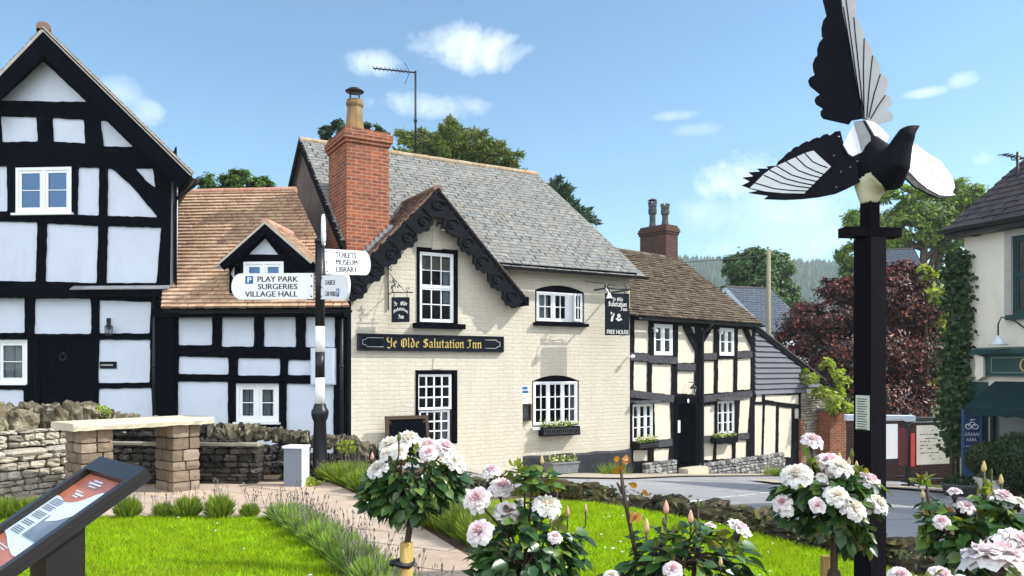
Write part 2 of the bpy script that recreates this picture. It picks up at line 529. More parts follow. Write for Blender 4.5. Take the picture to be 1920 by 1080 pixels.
def tiles(mb, o, u, v, poly, tw, ch, th=.014, jit=.006, mi=0, base=.0, rg=1.0):
    """overlapping courses of tiles laid on the plane o + a*u + b*v inside the convex polygon poly (a, b)"""
    o, u, v = Vector(o), Vector(u).normalized(), Vector(v).normalized()
    n = u.cross(v)
    ar = sum(poly[i - 1][0] * poly[i][1] - poly[i][0] * poly[i - 1][1] for i in range(len(poly)))
    if ar < 0: poly = poly[::-1]
    if n.z < 0: n = -n
    a0 = min(p[0] for p in poly); a1 = max(p[0] for p in poly); b0 = min(p[1] for p in poly); b1 = max(p[1] for p in poly)
    k = 0; b = b0
    while b < b1:
        a = a0 - tw + (k % 2) * tw / 2 + rnd.uniform(-.1, .1) * tw
        while a < a1:
            w = tw * rnd.uniform(.86, 1.0)
            bb = b + rnd.uniform(-jit, jit)
            q = clip([(a, bb), (a + w, bb), (a + w, b + ch * 1.12), (a, b + ch * 1.12)], poly)
            if len(q) >= 3:
                dz = rnd.uniform(0, .5) * th * rg; tl = rnd.uniform(-.25, .25) * th * rg
                top = []; bot = []
                for (x, y) in q:
                    h = base + th * (1.25 - .95 * (y - b) / ch) + dz + tl * (x - a) / w
                    top.append(o + u * x + v * y + n * h); bot.append(o + u * x + v * y + n * (base - .02))
                m = len(q)
                mb.add(top + bot, [tuple(range(m))] + [(i, i + m, (i + 1) % m + m, (i + 1) % m) for i in range(m)], mi)
            a += tw
        b += ch; k += 1


def slab(mb, pts, th, mi=0):
    """planar polygon thickened downwards"""
    pts = [Vector(p) for p in pts]
    n = (pts[1] - pts[0]).cross(pts[-1] - pts[0]).normalized()
    if n.z < 0: n = -n
    m = len(pts)
    mb.add(pts + [p - n * th for p in pts], [tuple(range(m)), tuple(reversed(range(m, 2 * m)))] + [(i, i + m, (i + 1) % m + m, (i + 1) % m) for i in range(m)], mi)


def half_round(mb, p0, p1, r=.09, seg=.33, mi=0, n=8, gap=.012):
    """row of half-round ridge tiles"""
    p0, p1 = Vector(p0), Vector(p1); L = (p1 - p0).length; d = (p1 - p0) / L
    k = max(1, round(L / seg)); s = Vector((d.y, -d.x, 0)).normalized(); up = Vector((0, 0, 1))
    for i in range(k):
        a = p0 + d * (L * i / k + gap / 2); b = p0 + d * (L * (i + 1) / k - gap / 2)
        rr = r * rnd.uniform(.95, 1.05); vs = []
        for c in (a, b):
            dz = rnd.uniform(-.006, .006)
            for q in range(n + 1):
                t = math.pi * (-.12 + 1.24 * q / n)
                vs.append(c + s * (rr * math.cos(t)) + up * (rr * .85 * math.sin(t) + dz))
        m = n + 1
        mb.add(vs, [(q, q + 1, q + 1 + m, q + m) for q in range(n)] + [tuple(range(m)), tuple(reversed(range(m, 2 * m)))], mi)


def text_geo(s, space=1.0):
    cu = bpy.data.curves.new('t', 'FONT'); cu.body = s; cu.align_x = 'LEFT'; cu.resolution_u = 3; cu.space_character = space
    ob = bpy.data.objects.new('t', cu); COL.objects.link(ob)
    me = bpy.data.meshes.new_from_object(ob.evaluated_get(bpy.context.evaluated_depsgraph_get()))
    vs = [tuple(v.co) for v in me.vertices]; fs = [tuple(p.vertices) for p in me.polygons]
    bpy.data.objects.remove(ob); bpy.data.curves.remove(cu); bpy.data.meshes.remove(me)
    return vs, fs


def text(mb, s, x0, x1, z0, z1, y, mi=0, fn=None, space=1.0, bold=0.0):
    """lettering fitted into the box x0..x1, z0..z1 of the local xz plane at depth y"""
    vs, fs = text_geo(s, space)
    ax = min(v[0] for v in vs); bx = max(v[0] for v in vs); az = min(v[1] for v in vs); bz = max(v[1] for v in vs)
    g = fn or (lambda a, y_, b: (a, y_, b))
    for k, dx in enumerate((0, bold) if bold else (0,)):
        out = [g(x0 + dx + (v[0] - ax) / (bx - ax) * (x1 - x0), y - .0006 * k, z0 + (v[1] - az) / (bz - az) * (z1 - z0)) for v in vs]
        mb.add(out, fs, mi)


def _minim(x): return [[(x - .1, .86), (x + .03, 1.0)], [(x, .92), (x, .1)], [(x - .04, .13), (x + .13, .0)]]


BL = {
    'i': (_minim(.1) + [[(.08, 1.3), (.16, 1.38)]], .36), 'n': (_minim(.1) + _minim(.55) + [[(.1, .78), (.5, 1.0)]], .82),
    'u': (_minim(.1) + _minim(.55) + [[(.12, .04), (.55, .22)]], .82), 'm': (_minim(.1) + _minim(.52) + _minim(.94), 1.2),
    't': ([[(.12, 1.3), (.12, .12), (.3, 0)], [(-.08, .95), (.36, .95)]], .46), 'l': ([[(.12, 1.62), (.12, .12), (.28, 0)]], .4),
    'd': ([[(.5, .88), (.1, .78), (.08, .2), (.3, 0), (.56, .18), (.56, .85), (.2, 1.55)]], .78),
    'e': ([[(.5, .12), (.28, 0), (.08, .18), (.08, .8), (.34, 1.0), (.52, .78), (.1, .45)]], .66),
    'a': ([[(.06, .84), (.3, 1.0), (.5, .85), (.5, .12), (.64, 0)], [(.5, .55), (.1, .42), (.08, .14), (.26, 0), (.48, .16)]], .76),
    'o': ([[(.08, .8), (.08, .2), (.32, 0), (.56, .2), (.56, .8), (.3, 1.0), (.08, .8)]], .72),
    'Y': ([[(-.02, 1.5), (.14, .95), (.4, .78), (.7, .95)], [(.7, 1.52), (.7, .1), (.4, -.22), (.05, -.05)], [(.05, 1.5), (.2, 1.56)]], .95),
    'O': ([[(.5, 1.5), (.12, 1.2), (.1, .3), (.45, 0), (.86, .28), (.86, 1.15), (.55, 1.48)], [(.42, 1.3), (.42, .2)]], 1.05),
    'S': ([[(.8, 1.22), (.45, 1.48), (.1, 1.2), (.25, .9), (.72, .66), (.78, .25), (.4, 0), (.02, .2)], [(.45, 1.4), (.42, .1)]], .95),
    'I': ([[(.05, 1.28), (.32, 1.46), (.72, 1.32)], [(.42, 1.42), (.42, .2), (.15, .0), (-.08, .12)]], .85), ' ': ([], .42)}


def gothic(mb, s, x0, x1, z0, z1, y, mi=0, nib=.24, arc=None):
    """broad-nib black-letter strokes"""
    segs = []; x = 0
    for ch in s:
        st, adv = BL[ch]
        for pl in st:
            for a, b in zip(pl[:-1], pl[1:]):
                segs.append(((a[0] + x, a[1]), (b[0] + x, b[1])))
        x += adv + .08
    sc = (x1 - x0) / x; zs = (z1 - z0) / 1.6
    nx, nz = math.cos(R(38)) * nib / 2, math.sin(R(38)) * nib / 2
    def put(px, pz):
        a = x0 + px * sc; b = z0 + pz * zs
        if arc:
            cx, rise = arc; h = (x1 - x0) / 2
            b += rise * (1 - ((a - cx) / h) ** 2)
        return a, b
    for k, (a, b) in enumerate(segs):
        dx, dz = b[0] - a[0], b[1] - a[1]; L = math.hypot(dx, dz) or 1
        if abs(dx * nz - dz * nx) / L < .03:
            ox, oz = -dz / L * .05, dx / L * .05
            q = [(a[0] - nx - ox, a[1] - nz - oz), (b[0] + nx - ox, b[1] + nz - oz), (b[0] + nx + ox, b[1] + nz + oz), (a[0] - nx + ox, a[1] - nz + oz)]
        else:
            q = [(a[0] - nx, a[1] - nz), (a[0] + nx, a[1] + nz), (b[0] + nx, b[1] + nz), (b[0] - nx, b[1] - nz)]
        yy = y - .0004 * (k % 3)
        mb.add([(put(*c)[0], yy, put(*c)[1]) for c in q], [(0, 1, 2, 3)], mi)


def rr(t0, t1, z0, z1): return [(t0, z0), (t1, z0), (t1, z1), (t0, z1)]


def window(parent, fr, rc, lights, y=.06, fw=.045, sw=.035, bw=.018, frame_m=None, glass=None, sill=None, curtains=(), arch=None, label=None, depth=.07, sill_m=None, blind=0, name='window'):
    """rc = (t0, t1, z0, z1); lights = [(f0, f1, g0, g1, cols, rows, ...)] in fractions of the frame"""
    frame_m = frame_m or M_white; glass = glass or M_glass
    t0, t1, z0, z1 = rc; W_, H = t1 - t0, z1 - z0
    mb = MB(fr.M); holes = []; sashes = []
    for (f0, f1, g0, g1, c, r_) in lights:
        a0 = t0 + fw * .5 + f0 * (W_ - fw) + fw * .5; a1 = t0 + fw * .5 + f1 * (W_ - fw) - fw * .5
        b0 = z0 + fw * .5 + g0 * (H - fw) + fw * .5; b1 = z0 + fw * .5 + g1 * (H - fw) - fw * .5
        holes.append(rr(a0, a1, b0, b1)); sashes.append((a0, a1, b0, b1, c, r_))
    mb.plate(rr(t0, t1, z0, z1), holes, y, y + depth)
    pm = MB(fr.M)
    for (a0, a1, b0, b1, c, r_) in sashes:
        cw = (a1 - a0 - 2 * sw - (c - 1) * bw) / c; ch = (b1 - b0 - 2 * sw - (r_ - 1) * bw) / r_
        hs = []
        for i in range(c):
            for k in range(r_):
                x = a0 + sw + i * (cw + bw); z = b0 + sw + k * (ch + bw)
                hs.append(rr(x, x + cw, z, z + ch))
        mb.plate(rr(a0 + .001, a1 - .001, b0 + .001, b1 - .001), hs, y + .016, y + depth - .012)
        pm.box(a0 + .01, a1 - .01, y + .036, y + .040, b0 + .01, b1 - .01)
    w = mb.build(name, frame_m, parent)
    if label: w['label'] = label
    pm.build('pane', glass, w)
    if sill:
        d, h, over = sill
        sb = MB(fr.M); sb.box(t0 - over, t1 + over, y - d, y + .03, z0 - h, z0 - .002)
        sb.build('sill', sill_m or frame_m, w)
    for (f0, f1, hh) in curtains:
        cb = MB(fr.M); a0 = t0 + f0 * W_; a1 = t0 + f1 * W_; n = 24; vs = []
        for i in range(n + 1):
            x = a0 + (a1 - a0) * i / n
            yy = y + depth + .05 + .018 * math.sin(i * 1.9) + .01 * math.sin(i * .7)
            vs += [(x, yy, z1 - H * hh), (x, yy, z1 - .02)]
        cb.add(vs, [(2 * i, 2 * i + 2, 2 * i + 3, 2 * i + 1) for i in range(n)], 0, True)
        cb.build('curtain', M_curtain, w)
    if blind:
        cb = MB(fr.M); n = 7
        for i in range(n):
            a = z1 - .03 - H * blind * i / n
            cb.box(t0 + .05, t1 - .05, y + depth + .03 + .004 * (i % 2), y + depth + .045, a - H * blind / n, a - .004)
        cb.build('blind', M_blind, w)
    return w


def arch_pts(t0, t1, z0, zs, rise, n=10):
    out = [(t0, z0), (t1, z0)]
    for i in range(n + 1):
        q = i / n
        out.append((t1 + (t0 - t1) * q, zs + rise * (1 - (2 * q - 1) ** 2)))
    return out


def downpipe(parent, fr, t, y, z0, z1, r=.035, name='downpipe', mat=None):
    mb = MB(fr.M); mb.tube([(t, y, z0), (t, y, z1)], r, 8)
    z = z0 + .4
    while z < z1 - .2:
        mb.tube([(t, y, z), (t, y, z + .06)], r * 1.3, 8); z += 1.3
    return mb.build(name, mat or M_black_gloss, parent)


def gutter(parent, fr, p0, p1, r=.055, mat=None):
    mb = MB(fr.M); p0, p1 = Vector(p0), Vector(p1); d = (p1 - p0).normalized(); s = Vector((d.y, -d.x, 0)).normalized(); n = 7; vs = []
    for c in (p0, p1):
        for rad in (r, r * .82):
            for q in range(n + 1):
                t = math.pi * (1 + q / n); vs.append(c + s * rad * math.cos(t) + Vector((0, 0, rad * math.sin(t))))
    m = n + 1
    fs = [(q, q + 1, q + 1 + 2 * m, q + 2 * m) for q in range(n)] + [(m + q, m + q + 1, m + q + 1 + 2 * m, m + q + 2 * m) for q in range(n)]
    fs += [(0, 2 * m, 3 * m, m), (n, n + 2 * m, n + 3 * m, n + m)]
    for b in (0, 2 * m):
        fs += [(b + q, b + q + 1, b + m + q + 1, b + m + q) for q in range(n)]
    mb.add(vs, fs, 0, False); return mb.build('gutter', mat or M_black_gloss, parent)


def lamp_plain(name, label, cat, fr, px, py, off, size=.16, group=None, mat=None, z0=None):
    pass
# ================================================================== LEFT GABLED HOUSE
L = Frame(0, 15.5, -4)
lh = fthing('timber_framed_house', 'tall steep gabled black and white house with jettied upper floor at the left edge', 'house', L, -.12, 3.0)
UP = .16
mir = lambda pts: [(164 - a, b) for a, b in pts][::-1]
up_out = L.poly([(-155, 548), (319, 548), (322, 300), (82, 62), (-158, 300)], UP)
win_u = L.rect(31, 314, 136, 400, UP)
up_pan = [
    [(82, 115), (164, 192), (1, 190)],
    [(2, 218), (70, 220), (73, 266), (5, 267)], [(99, 221), (159, 225), (162, 270), (101, 266)],
    [(189, 226), (201, 227), (251, 276), (195, 275)],
    [(148, 314), (188, 315), (187, 405), (146, 403)],
    [(203, 315), (213, 318), (245, 346), (270, 375), (297, 408), (202, 405)],
    [(254, 316), (288, 316), (293, 353), (275, 340)],
    [(-28, 311), (15, 312), (16, 397), (-28, 396)],
    [(-40, 415), (72, 417), (69, 528), (-40, 526)], [(89, 419), (186, 424), (183, 531), (86, 528)], [(203, 424), (304, 427), (299, 480), (295, 531), (200, 531)]]
up_pan += [mir(up_pan[3]), mir(up_pan[5]), mir(up_pan[6]), [(-150, 415), (-57, 415), (-57, 526), (-150, 526)]]
mb = MB(L.M); mb.plate(up_out, [rr(*win_u)], -UP, 0.10)
# body behind the gable
ty0, ty1 = L.tz(-155, 500, UP)[0], L.tz(319, 500, UP)[0]
zb_j = L.tz(100, 548, UP)[1]; zpl = L.tz(322, 300, UP)[1]; zap = L.tz(82, 62, UP)[1]; tm = L.tz(82, 62, UP)[0]
SH = .66                                                           # the old house is not square: its sides run back to the left
def shbox(mb, x0, x1, y0, y1, z0, z1):
    mb.hexa([(x0 - SH * y0, y0, z0), (x1 - SH * y0, y0, z0), (x1 - SH * y1, y1, z0), (x0 - SH * y1, y1, z0), (x0 - SH * y0, y0, z1), (x1 - SH * y0, y0, z1), (x1 - SH * y1, y1, z1), (x0 - SH * y1, y1, z1)])
shbox(mb, ty1 - .2, ty1 - .002, .101, 6.2, zb_j, zpl); shbox(mb, ty0 + .052, ty0 + .25, .101, 6.2, zb_j, zpl)
mb.plate([(a_ - SH * 6.2, b_) for a_, b_ in ((ty0, -.15), (ty1, -.15), (ty1, zpl), (tm, zap), (ty0, zpl))], [], 6.2, 6.4)
lo_out = L.poly([(-150, 552), (296, 552)], 0); zt = lo_out[0][1]
lo_r = lo_out[1][0]; lo_l = lo_out[0][0]
door_r = L.rect(66, 632, 168, 800); door_r = (door_r[0], door_r[1], -.12, door_r[3])
win_l = L.rect(-55, 637, 53, 719)
mb.plate([(lo_l, -.15), (door_r[0], -.15), (door_r[0], door_r[3]), (door_r[1], door_r[3]), (door_r[1], -.15), (lo_r, -.15), (lo_r, zb_j), (lo_l, zb_j)], [rr(*win_l)], 0, .25)
shbox(mb, lo_r - .2, lo_r - .002, .251, 6.2, -.15, zb_j); shbox(mb, lo_l + .15, lo_l + .35, .251, 6.2, -.15, zb_j)
shbox(mb, lo_l + .41, lo_r - .21, .26, 6.19, zb_j - .02, zb_j + .1)
mb.build('wall', M_white_render, lh)
# timber frame (proud of the plaster)
mb = MB(L.M); shbox(mb, ty1 + .001, ty1 + .025, -UP - .034, 6.1, zb_j + .021, zpl + .25); mb.box(lo_r + .001, lo_r + .02, -.029, .26, -.15, zb_j - .1)
mb.plate(up_out, [wob(L.poly(p, UP)) for p in up_pan] + [rr(*win_u)], -UP - .035, -UP - .001, back=False)
lo_pan = [[(-40, 559), (48, 559), (48, 624), (-40, 625)], [(67, 560), (171, 560), (173, 592), (172, 626), (65, 626)], [(187, 563), (285, 566), (282, 625), (187, 625)],
          [(187, 637), (283, 637), (282, 717), (185, 718)], [(-50, 730), (46, 731), (46, 800), (-50, 800)], [(-130, 560), (-60, 560), (-60, 626), (-130, 626)], [(-130, 637), (-70, 637), (-70, 790), (-130, 790)],
          [(186, 729), (285, 727), (287, 775), (286, 800), (184, 800)]]
mb.plate([(lo_l, -.15), (door_r[0], -.15), (door_r[0], door_r[3]), (door_r[1], door_r[3]), (door_r[1], -.15), (lo_r, -.15), (lo_r, zb_j - .005), (lo_l, zb_j - .005)],
         [wob(L.poly(p)) for p in lo_pan] + [rr(*win_l)], -.03, -.001, back=False)
mb.box(ty0, ty1 + .02, -UP - .05, -.031, zb_j - .09, zb_j + .02)                                     # jetty beam
mb.build('timber_frame', M_black, lh)
mb = MB(L.M); a = L.tz(140, 540, UP)[0]
mb.hexa([(a, -UP - .16, zb_j + .03), (ty1 + .04, -UP - .16, zb_j + .03), (ty1 + .04, -UP - .036, zb_j + .10), (a, -UP - .036, zb_j + .10),
         (a, -UP - .16, zb_j + .045), (ty1 + .04, -UP - .16, zb_j + .045), (ty1 + .04, -UP - .036, zb_j + .118), (a, -UP - .036, zb_j + .118)])
mb.build('lead_flashing', M_lead, lh)
window(lh, L, win_u, [(0, .5, 0, 1, 1, 2), (.5, 1, 0, 1, 1, 2)], -UP - .03, .06, .055, .016, glass=M_glass_sky, sill=(.07, .045, .05))
window(lh, L, win_l, [(0, .5, 0, 1, 1, 2), (.5, 1, 0, 1, 1, 2)], -.03, .06, .055, .016, sill=(.05, .03, .0), curtains=((.52, .7, .95), (.72, .98, .98)))
mb = MB(L.M); a, b = L.tz(-60, 634)[0], L.tz(64, 634)[0]; z = L.tz(0, 634)[1]
mb.box(a, b, -.10, -.031, z - .02, z + .02); mb.build('window_hood', M_black, lh)
# door
mb = MB(L.M); d0, d1, dz0, dz1 = door_r
for i in range(6):
    w_ = (d1 - d0 - .16) / 6
    mb.box(d0 + .08 + i * w_ + .003, d0 + .08 + (i + 1) * w_ - .003, .04, .09, dz0 + .06, dz1 - .09)
mb.box(d0, d0 + .077, .0, .2, dz0, dz1); mb.box(d1 - .077, d1, .0, .2, dz0, dz1); mb.box(d0 + .078, d1 - .078, .0, .2, dz1 - .085, dz1)
dr = mb.build('door', M_black, lh)
kt, kz = L.tz(116, 669)
mb = MB(L.M); pts = [(kt + .065 * math.cos(q), .025, kz + .065 * math.sin(q)) for q in np.linspace(0, 2 * math.pi, 17)]
mb.tube(pts, .010, 6); mb.tube([(kt, .04, kz + .075), (kt, .01, kz + .075)], .022, 8); mb.build('knocker', M_iron, dr)
# roof
vo = UP + .30
apx = L.tz(82, 50, vo); er = L.tz(362, 324, vo); el_ = (2 * apx[0] - er[0], er[1]); back = 6.6
for side, e in ((1, er), (-1, el_)):
    mb = MB(L.M); o = Vector((e[0], -vo, e[1])); top = Vector((apx[0], -vo, apx[1]))
    v = top - o; ln = v.length; u = Vector((-SH, 1, 0)).normalized(); LY = (back + vo) / u.y
    slab(mb, [o, o + u * LY, top + u * LY, top], .05, 1)
    kx = v.dot(u); vp = v - u * kx; lp_ = vp.length
    tiles(mb, o, u, vp, [(0, 0), (LY, 0), (LY + kx, lp_), (kx, lp_)], .17, .105, .016)
    rf = mb.build('roof', [M_tile_brown, M_black], lh)
    # verge: pale mortar line and broad black bargeboard under it
    n = Vector((-v.z, 0, v.x)).normalized()
    if n.z > 0: n = -n
    mb = MB(L.M)
    for (y0, y1, d0_, d1_, mi) in ((-vo - .012, -vo + .03, .0, .075, 1), (-vo - .03, -vo + .012, .078, .40, 0)):
        q = [o + n * d0_, top + n * d0_, top + n * d1_, o + n * d1_]
        if mi == 0:   # plumb-cut the feet and meet at the ridge
            q[2] = Vector((apx[0], 0, apx[1] - d1_ * ln / abs(v.x))); q[1] = Vector((apx[0], 0, apx[1] - d0_ * ln / abs(v.x)))
        else:
            q[2] = Vector((apx[0], 0, apx[1] - d1_ * ln / abs(v.x))); q[1] = Vector((apx[0], 0, apx[1]))
        mb.add([(p.x, y0, p.z) for p in q] + [(p.x, y1, p.z) for p in q], [(0, 1, 2, 3), (7, 6, 5, 4), (0, 4, 5, 1), (1, 5, 6, 2), (2, 6, 7, 3), (3, 7, 4, 0)], mi)
    mb.build('bargeboard', [M_black, paint('verge_mortar%d' % side, (.50, .45, .38), .9, .2, 12, .4, 30, .1)], lh)
mb = MB(L.M); half_round(mb, (apx[0], -vo - .01, apx[1] - .01), (apx[0] - SH * (back + vo), back, apx[1] - .01), .13, .4)
mb.build('ridge', M_tile_brown, lh)
g = er[0] + .02
gutter(lh, L, (g, -vo + .02, er[1] - .06), (g - SH * (back + vo), back, er[1] - .06))
mb = MB(L.M); pz = L.tz(330, 350, .1)[1]; pt = ty1 + .06
mb.tube([(g, -vo + .15, er[1] - .11), (g - .08, -vo + .17, er[1] - .2), (pt + .02, -.1, er[1] - .42), (pt, -.08, er[1] - .6), (pt, -.08, zb_j + .15)], .034, 8)
mb.build('downpipe', M_black_gloss, lh)
downpipe(lh, L, lo_r - .03, -.08, -.1, zb_j - .1)

# lantern and name plate on the wall
lp = L.tz(210, 618)
t_ = fthing('wall_lantern', 'small black glazed lantern on a bracket on the white wall beside the dark door', 'lantern', L, lp[1] - .1, lp[0])
mb = MB(L.M); x, z = L.tz(205, 606); x2 = L.tz(212, 615)[0]
mb.box(x - .03, x + .03, -.05, -.002, z - .12, z + .10)
mb.tube([(x, -.04, z + .06), (x + .02, -.10, z + .02), (x2, -.15, z - .02), (x2, -.15, z - .05)], .012, 6)
mb.build('bracket', M_iron, t_)
mb = MB(L.M); zt_ = L.tz(212, 613)[1]; zb_ = L.tz(212, 629)[1]
mb.lathe([(.015, .045), (.03, .04), (.085, 0), (.085, -.008)], (x2, -.15, zt_), 6, 0, False)
mb.lathe([(.07, 0), (.07, .012)], (x2, -.15, zb_), 6, 0, False)
for k in range(6):
    q = math.pi / 3 * k
    mb.tube([(x2 + .066 * math.cos(q), -.15 + .066 * math.sin(q), zb_), (x2 + .078 * math.cos(q), -.15 + .078 * math.sin(q), zt_)], .006, 4)
mb.build('cage', M_iron, t_)
mb = MB(L.M); mb.lathe([(.058, .014), (.07, zt_ - zb_ - .01)], (x2, -.15, zb_), 6, 0, False); mb.build('glass', M_glass, t_)
t0, t1, z0, z1 = L.rect(188, 678, 219, 691)
mb = MB(L.M); mb.box(t0, t1, -.02, -.002, z0, z1)
zc = (z0 + z1) / 2; x = t0 + .025
for w_ in (.03, .014, .022, .03, .012, .026, .022, .016, .026):
    if x + w_ < t1 - .02:
        mb.add([(x, -.0215, zc - .011), (x + w_, -.0215, zc - .011), (x + w_, -.0215, zc + .011), (x, -.0215, zc + .011)], [(0, 1, 2, 3)], 1)
    x += w_ + .006
tag(mb.build('house_plate', [M_sign_black, M_letter_pale]), 'small black oblong name plate on the white plaster right of the dark door', 'name plate')

# ================================================================== ORANGE-ROOFED COTTAGE
K2 = Frame(300, 14.95, -4)
lc = fthing('link_cottage', 'low black and white cottage with orange tiled roof and dormer, left of the inn', 'house', K2, -.12, 2.0)
t0w, t1w = K2.tz(296, 700)[0], K2.tz(649, 700)[0]
ze = K2.tz(480, 577, .28)[1]; RY = 2.55
zr_ = K2.tz(440, 358, -RY)[1]
mq = (zr_ - ze) / (RY + .28)                                   # roof pitch
zw = ze + mq * .28 - .10
win_k = K2.rect(444, 719, 524, 791)
out = [(t0w, -.15), (t1w, -.15), (t1w, zw), (t0w, zw)]
mb = MB(K2.M); mb.plate(out, [rr(*win_k)], 0, .22)
mb.box(t0w, t0w + .2, .221, 5.0, -.15, zw); mb.hexa([(t1w - .25, .221, -.15), (t1w - .05, .221, -.15), (t1w - .9, 2.6, -.15), (t1w - 1.1, 2.6, -.15), (t1w - .25, .221, zw), (t1w - .05, .221, zw), (t1w - .9, 2.6, zw), (t1w - 1.1, 2.6, zw)]); mb.box(t0w, t1w - 1.5, 5.01, 5.2, -.15, zw)
mb.build('wall', M_white_render, lc)
pan = [[(335, 592), (399, 592), (399, 647), (335, 647)], [(417, 592), (478, 592), (477, 650), (416, 650)], [(496, 592), (555, 594), (556, 651), (495, 650)], [(574, 594), (629, 595), (629, 652), (573, 651)],
       [(336, 668), (429, 670), (430, 702), (335, 701)], [(447, 671), (526, 672), (526, 704), (446, 704)], [(541, 675), (628, 675), (628, 704), (540, 703)],
       [(334, 715), (429, 716), (428, 830), (334, 828)], [(538, 719), (627, 720), (626, 850), (537, 850)], [(445, 806), (523, 806), (523, 850), (445, 850)]]
mb = MB(K2.M); mb.plate(out, [wob(K2.poly(p)) for p in pan] + [rr(*win_k)], -.035, -.001, back=False)
mb.box(t1w + .001, t1w + .03, -.034, .24, -.7, zw - .02)
a, b = K2.tz(299, 700)[0], K2.tz(331, 700)[0]
mb.box(a, b, -.07, -.036, -.15, zw)
mb.box(t0w, t1w + .02, -.2, -.036, ze - .16, ze + .01)
mb.build('timber_frame', M_black, lc)
window(lc, K2, win_k, [(0, .5, 0, 1, 1, 2), (.5, 1, 0, 1, 1, 2)], -.03, .06, .055, .016, sill=(.07, .04, .04), curtains=((.03, .24, .97), (.26, .48, .98), (.55, .75, .98), (.78, .97, .97)))
mb = MB(K2.M); z = win_k[3]; mb.box(win_k[0] - .06, win_k[1] + .06, -.12, -.036, z + .01, z + .05); mb.build('window_hood', M_black, lc)
# roof
rl = K2.tz(303, 577, .28)[0]; rlr = K2.tz(321, 358, -RY)[0]
e_r = K2.tz(656, 577, .28)[0]; r_r = K2.tz(553, 362, -RY)[0]
o = Vector((rl, -.28, ze)); v = Vector((0, RY + .28, zr_ - ze)); ln = v.length
mb = MB(K2.M)
slab(mb, [o, o + Vector((e_r - rl, 0, 0)), Vector((r_r, RY, zr_)), Vector((rlr, RY, zr_))], .05, 1)
tiles(mb, o, (1, 0, 0), v, [(0, 0), (e_r - rl, 0), (r_r - rl, ln), (rlr - rl, ln)], .165, .118, .036, .0015, 0, .0, .3)
slab(mb, [Vector((rlr, RY, zr_ - .01)), Vector((r_r, RY, zr_ - .01)), Vector((r_r - 1.0, 5.3, ze)), Vector((rl, 5.3, ze))], .06, 0)
mb.build('roof', [M_tile_orange, M_black], lc)
mb = MB(K2.M); half_round(mb, (rlr, RY, zr_ - .02), (r_r + .03, RY, zr_ - .02), .10, .33); mb.build('ridge', M_tile_ridge, lc)
gutter(lc, K2, (rl + .1, -.34, ze - .05), (e_r + .05, -.34, ze - .05))
downpipe(lc, K2, t1w - .06, -.09, -.1, zw - .1, name='downpipe')
# dormer
DO = .02                                                           # dormer face, just outside the wall plane
dm_face = K2.poly([(447, 566), (545, 566), (545, 486), (497, 440), (450, 486)], DO)
fl, frt = dm_face[0][0], dm_face[1][0]; zdb = dm_face[0][1]; zde = dm_face[2][1]
dap = K2.tz(497, 414, DO + .16); del_ = K2.tz(409, 497, DO + .16); der = K2.tz(560, 487, DO + .16)
dmid = dap[0]; hw = max(dmid - del_[0], der[0] - dmid); dez = (del_[1] + der[1]) / 2
def roof_y(z): return (z - ze) / mq - .28
fl, frt = dmid - hw + .16, dmid + hw - .16; zpk = dap[1] - .12
slope = (dap[1] - dez) / hw
zde = dap[1] - .10 - slope * (hw - .16)
win_d = K2.rect(458, 491, 533, 566, DO)
mb = MB(K2.M)
mb.plate([(fl, zdb), (frt, zdb), (frt, zde), (dmid, zpk), (fl, zde)], [rr(*win_d)], -DO, .08)
for x0, x1 in ((fl, fl + .06), (frt - .06, frt)):
    mb.add([(x0, .081, zdb), (x1, .081, zdb), (x0, .081, zde), (x1, .081, zde), (x0, roof_y(zde), zde), (x1, roof_y(zde), zde)],
           [(0, 1, 3, 2), (2, 3, 5, 4), (0, 2, 4), (1, 5, 3), (0, 4, 5, 1)])
dmr = mb.build('dormer', M_white_render, lc)
mb = MB(K2.M)
tri = K2.poly([(498, 447), (523, 478), (467, 477)], DO)
mb.plate([(fl, zdb), (frt, zdb), (frt, zde), (dmid, zpk), (fl, zde)], [wob(tri, .02, .003), rr(*win_d), wob(K2.poly([(428, 500), (441, 500), (441, 528), (434, 515)], DO), .01, .002)], -DO - .03, -DO - .001, back=False)
for sx in (fl - .012, frt + .001):
    mb.add([(sx, -DO, zdb), (sx + .011, -DO, zdb), (sx, -DO, zde), (sx + .011, -DO, zde), (sx, roof_y(zde), zde), (sx + .011, roof_y(zde), zde)], [(0, 1, 3, 2), (0, 2, 4), (1, 5, 3), (2, 3, 5, 4), (0, 4, 5, 1)])
mb.build('timber_face', M_black, dmr)
window(lc, K2, win_d, [(0, .5, 0, 1, 1, 2), (.5, 1, 0, 1, 1, 2)], -DO - .04, .05, .05, .016, glass=M_glass_sky, sill=(.08, .04, .03), name='dormer_window')
vo = DO + .16
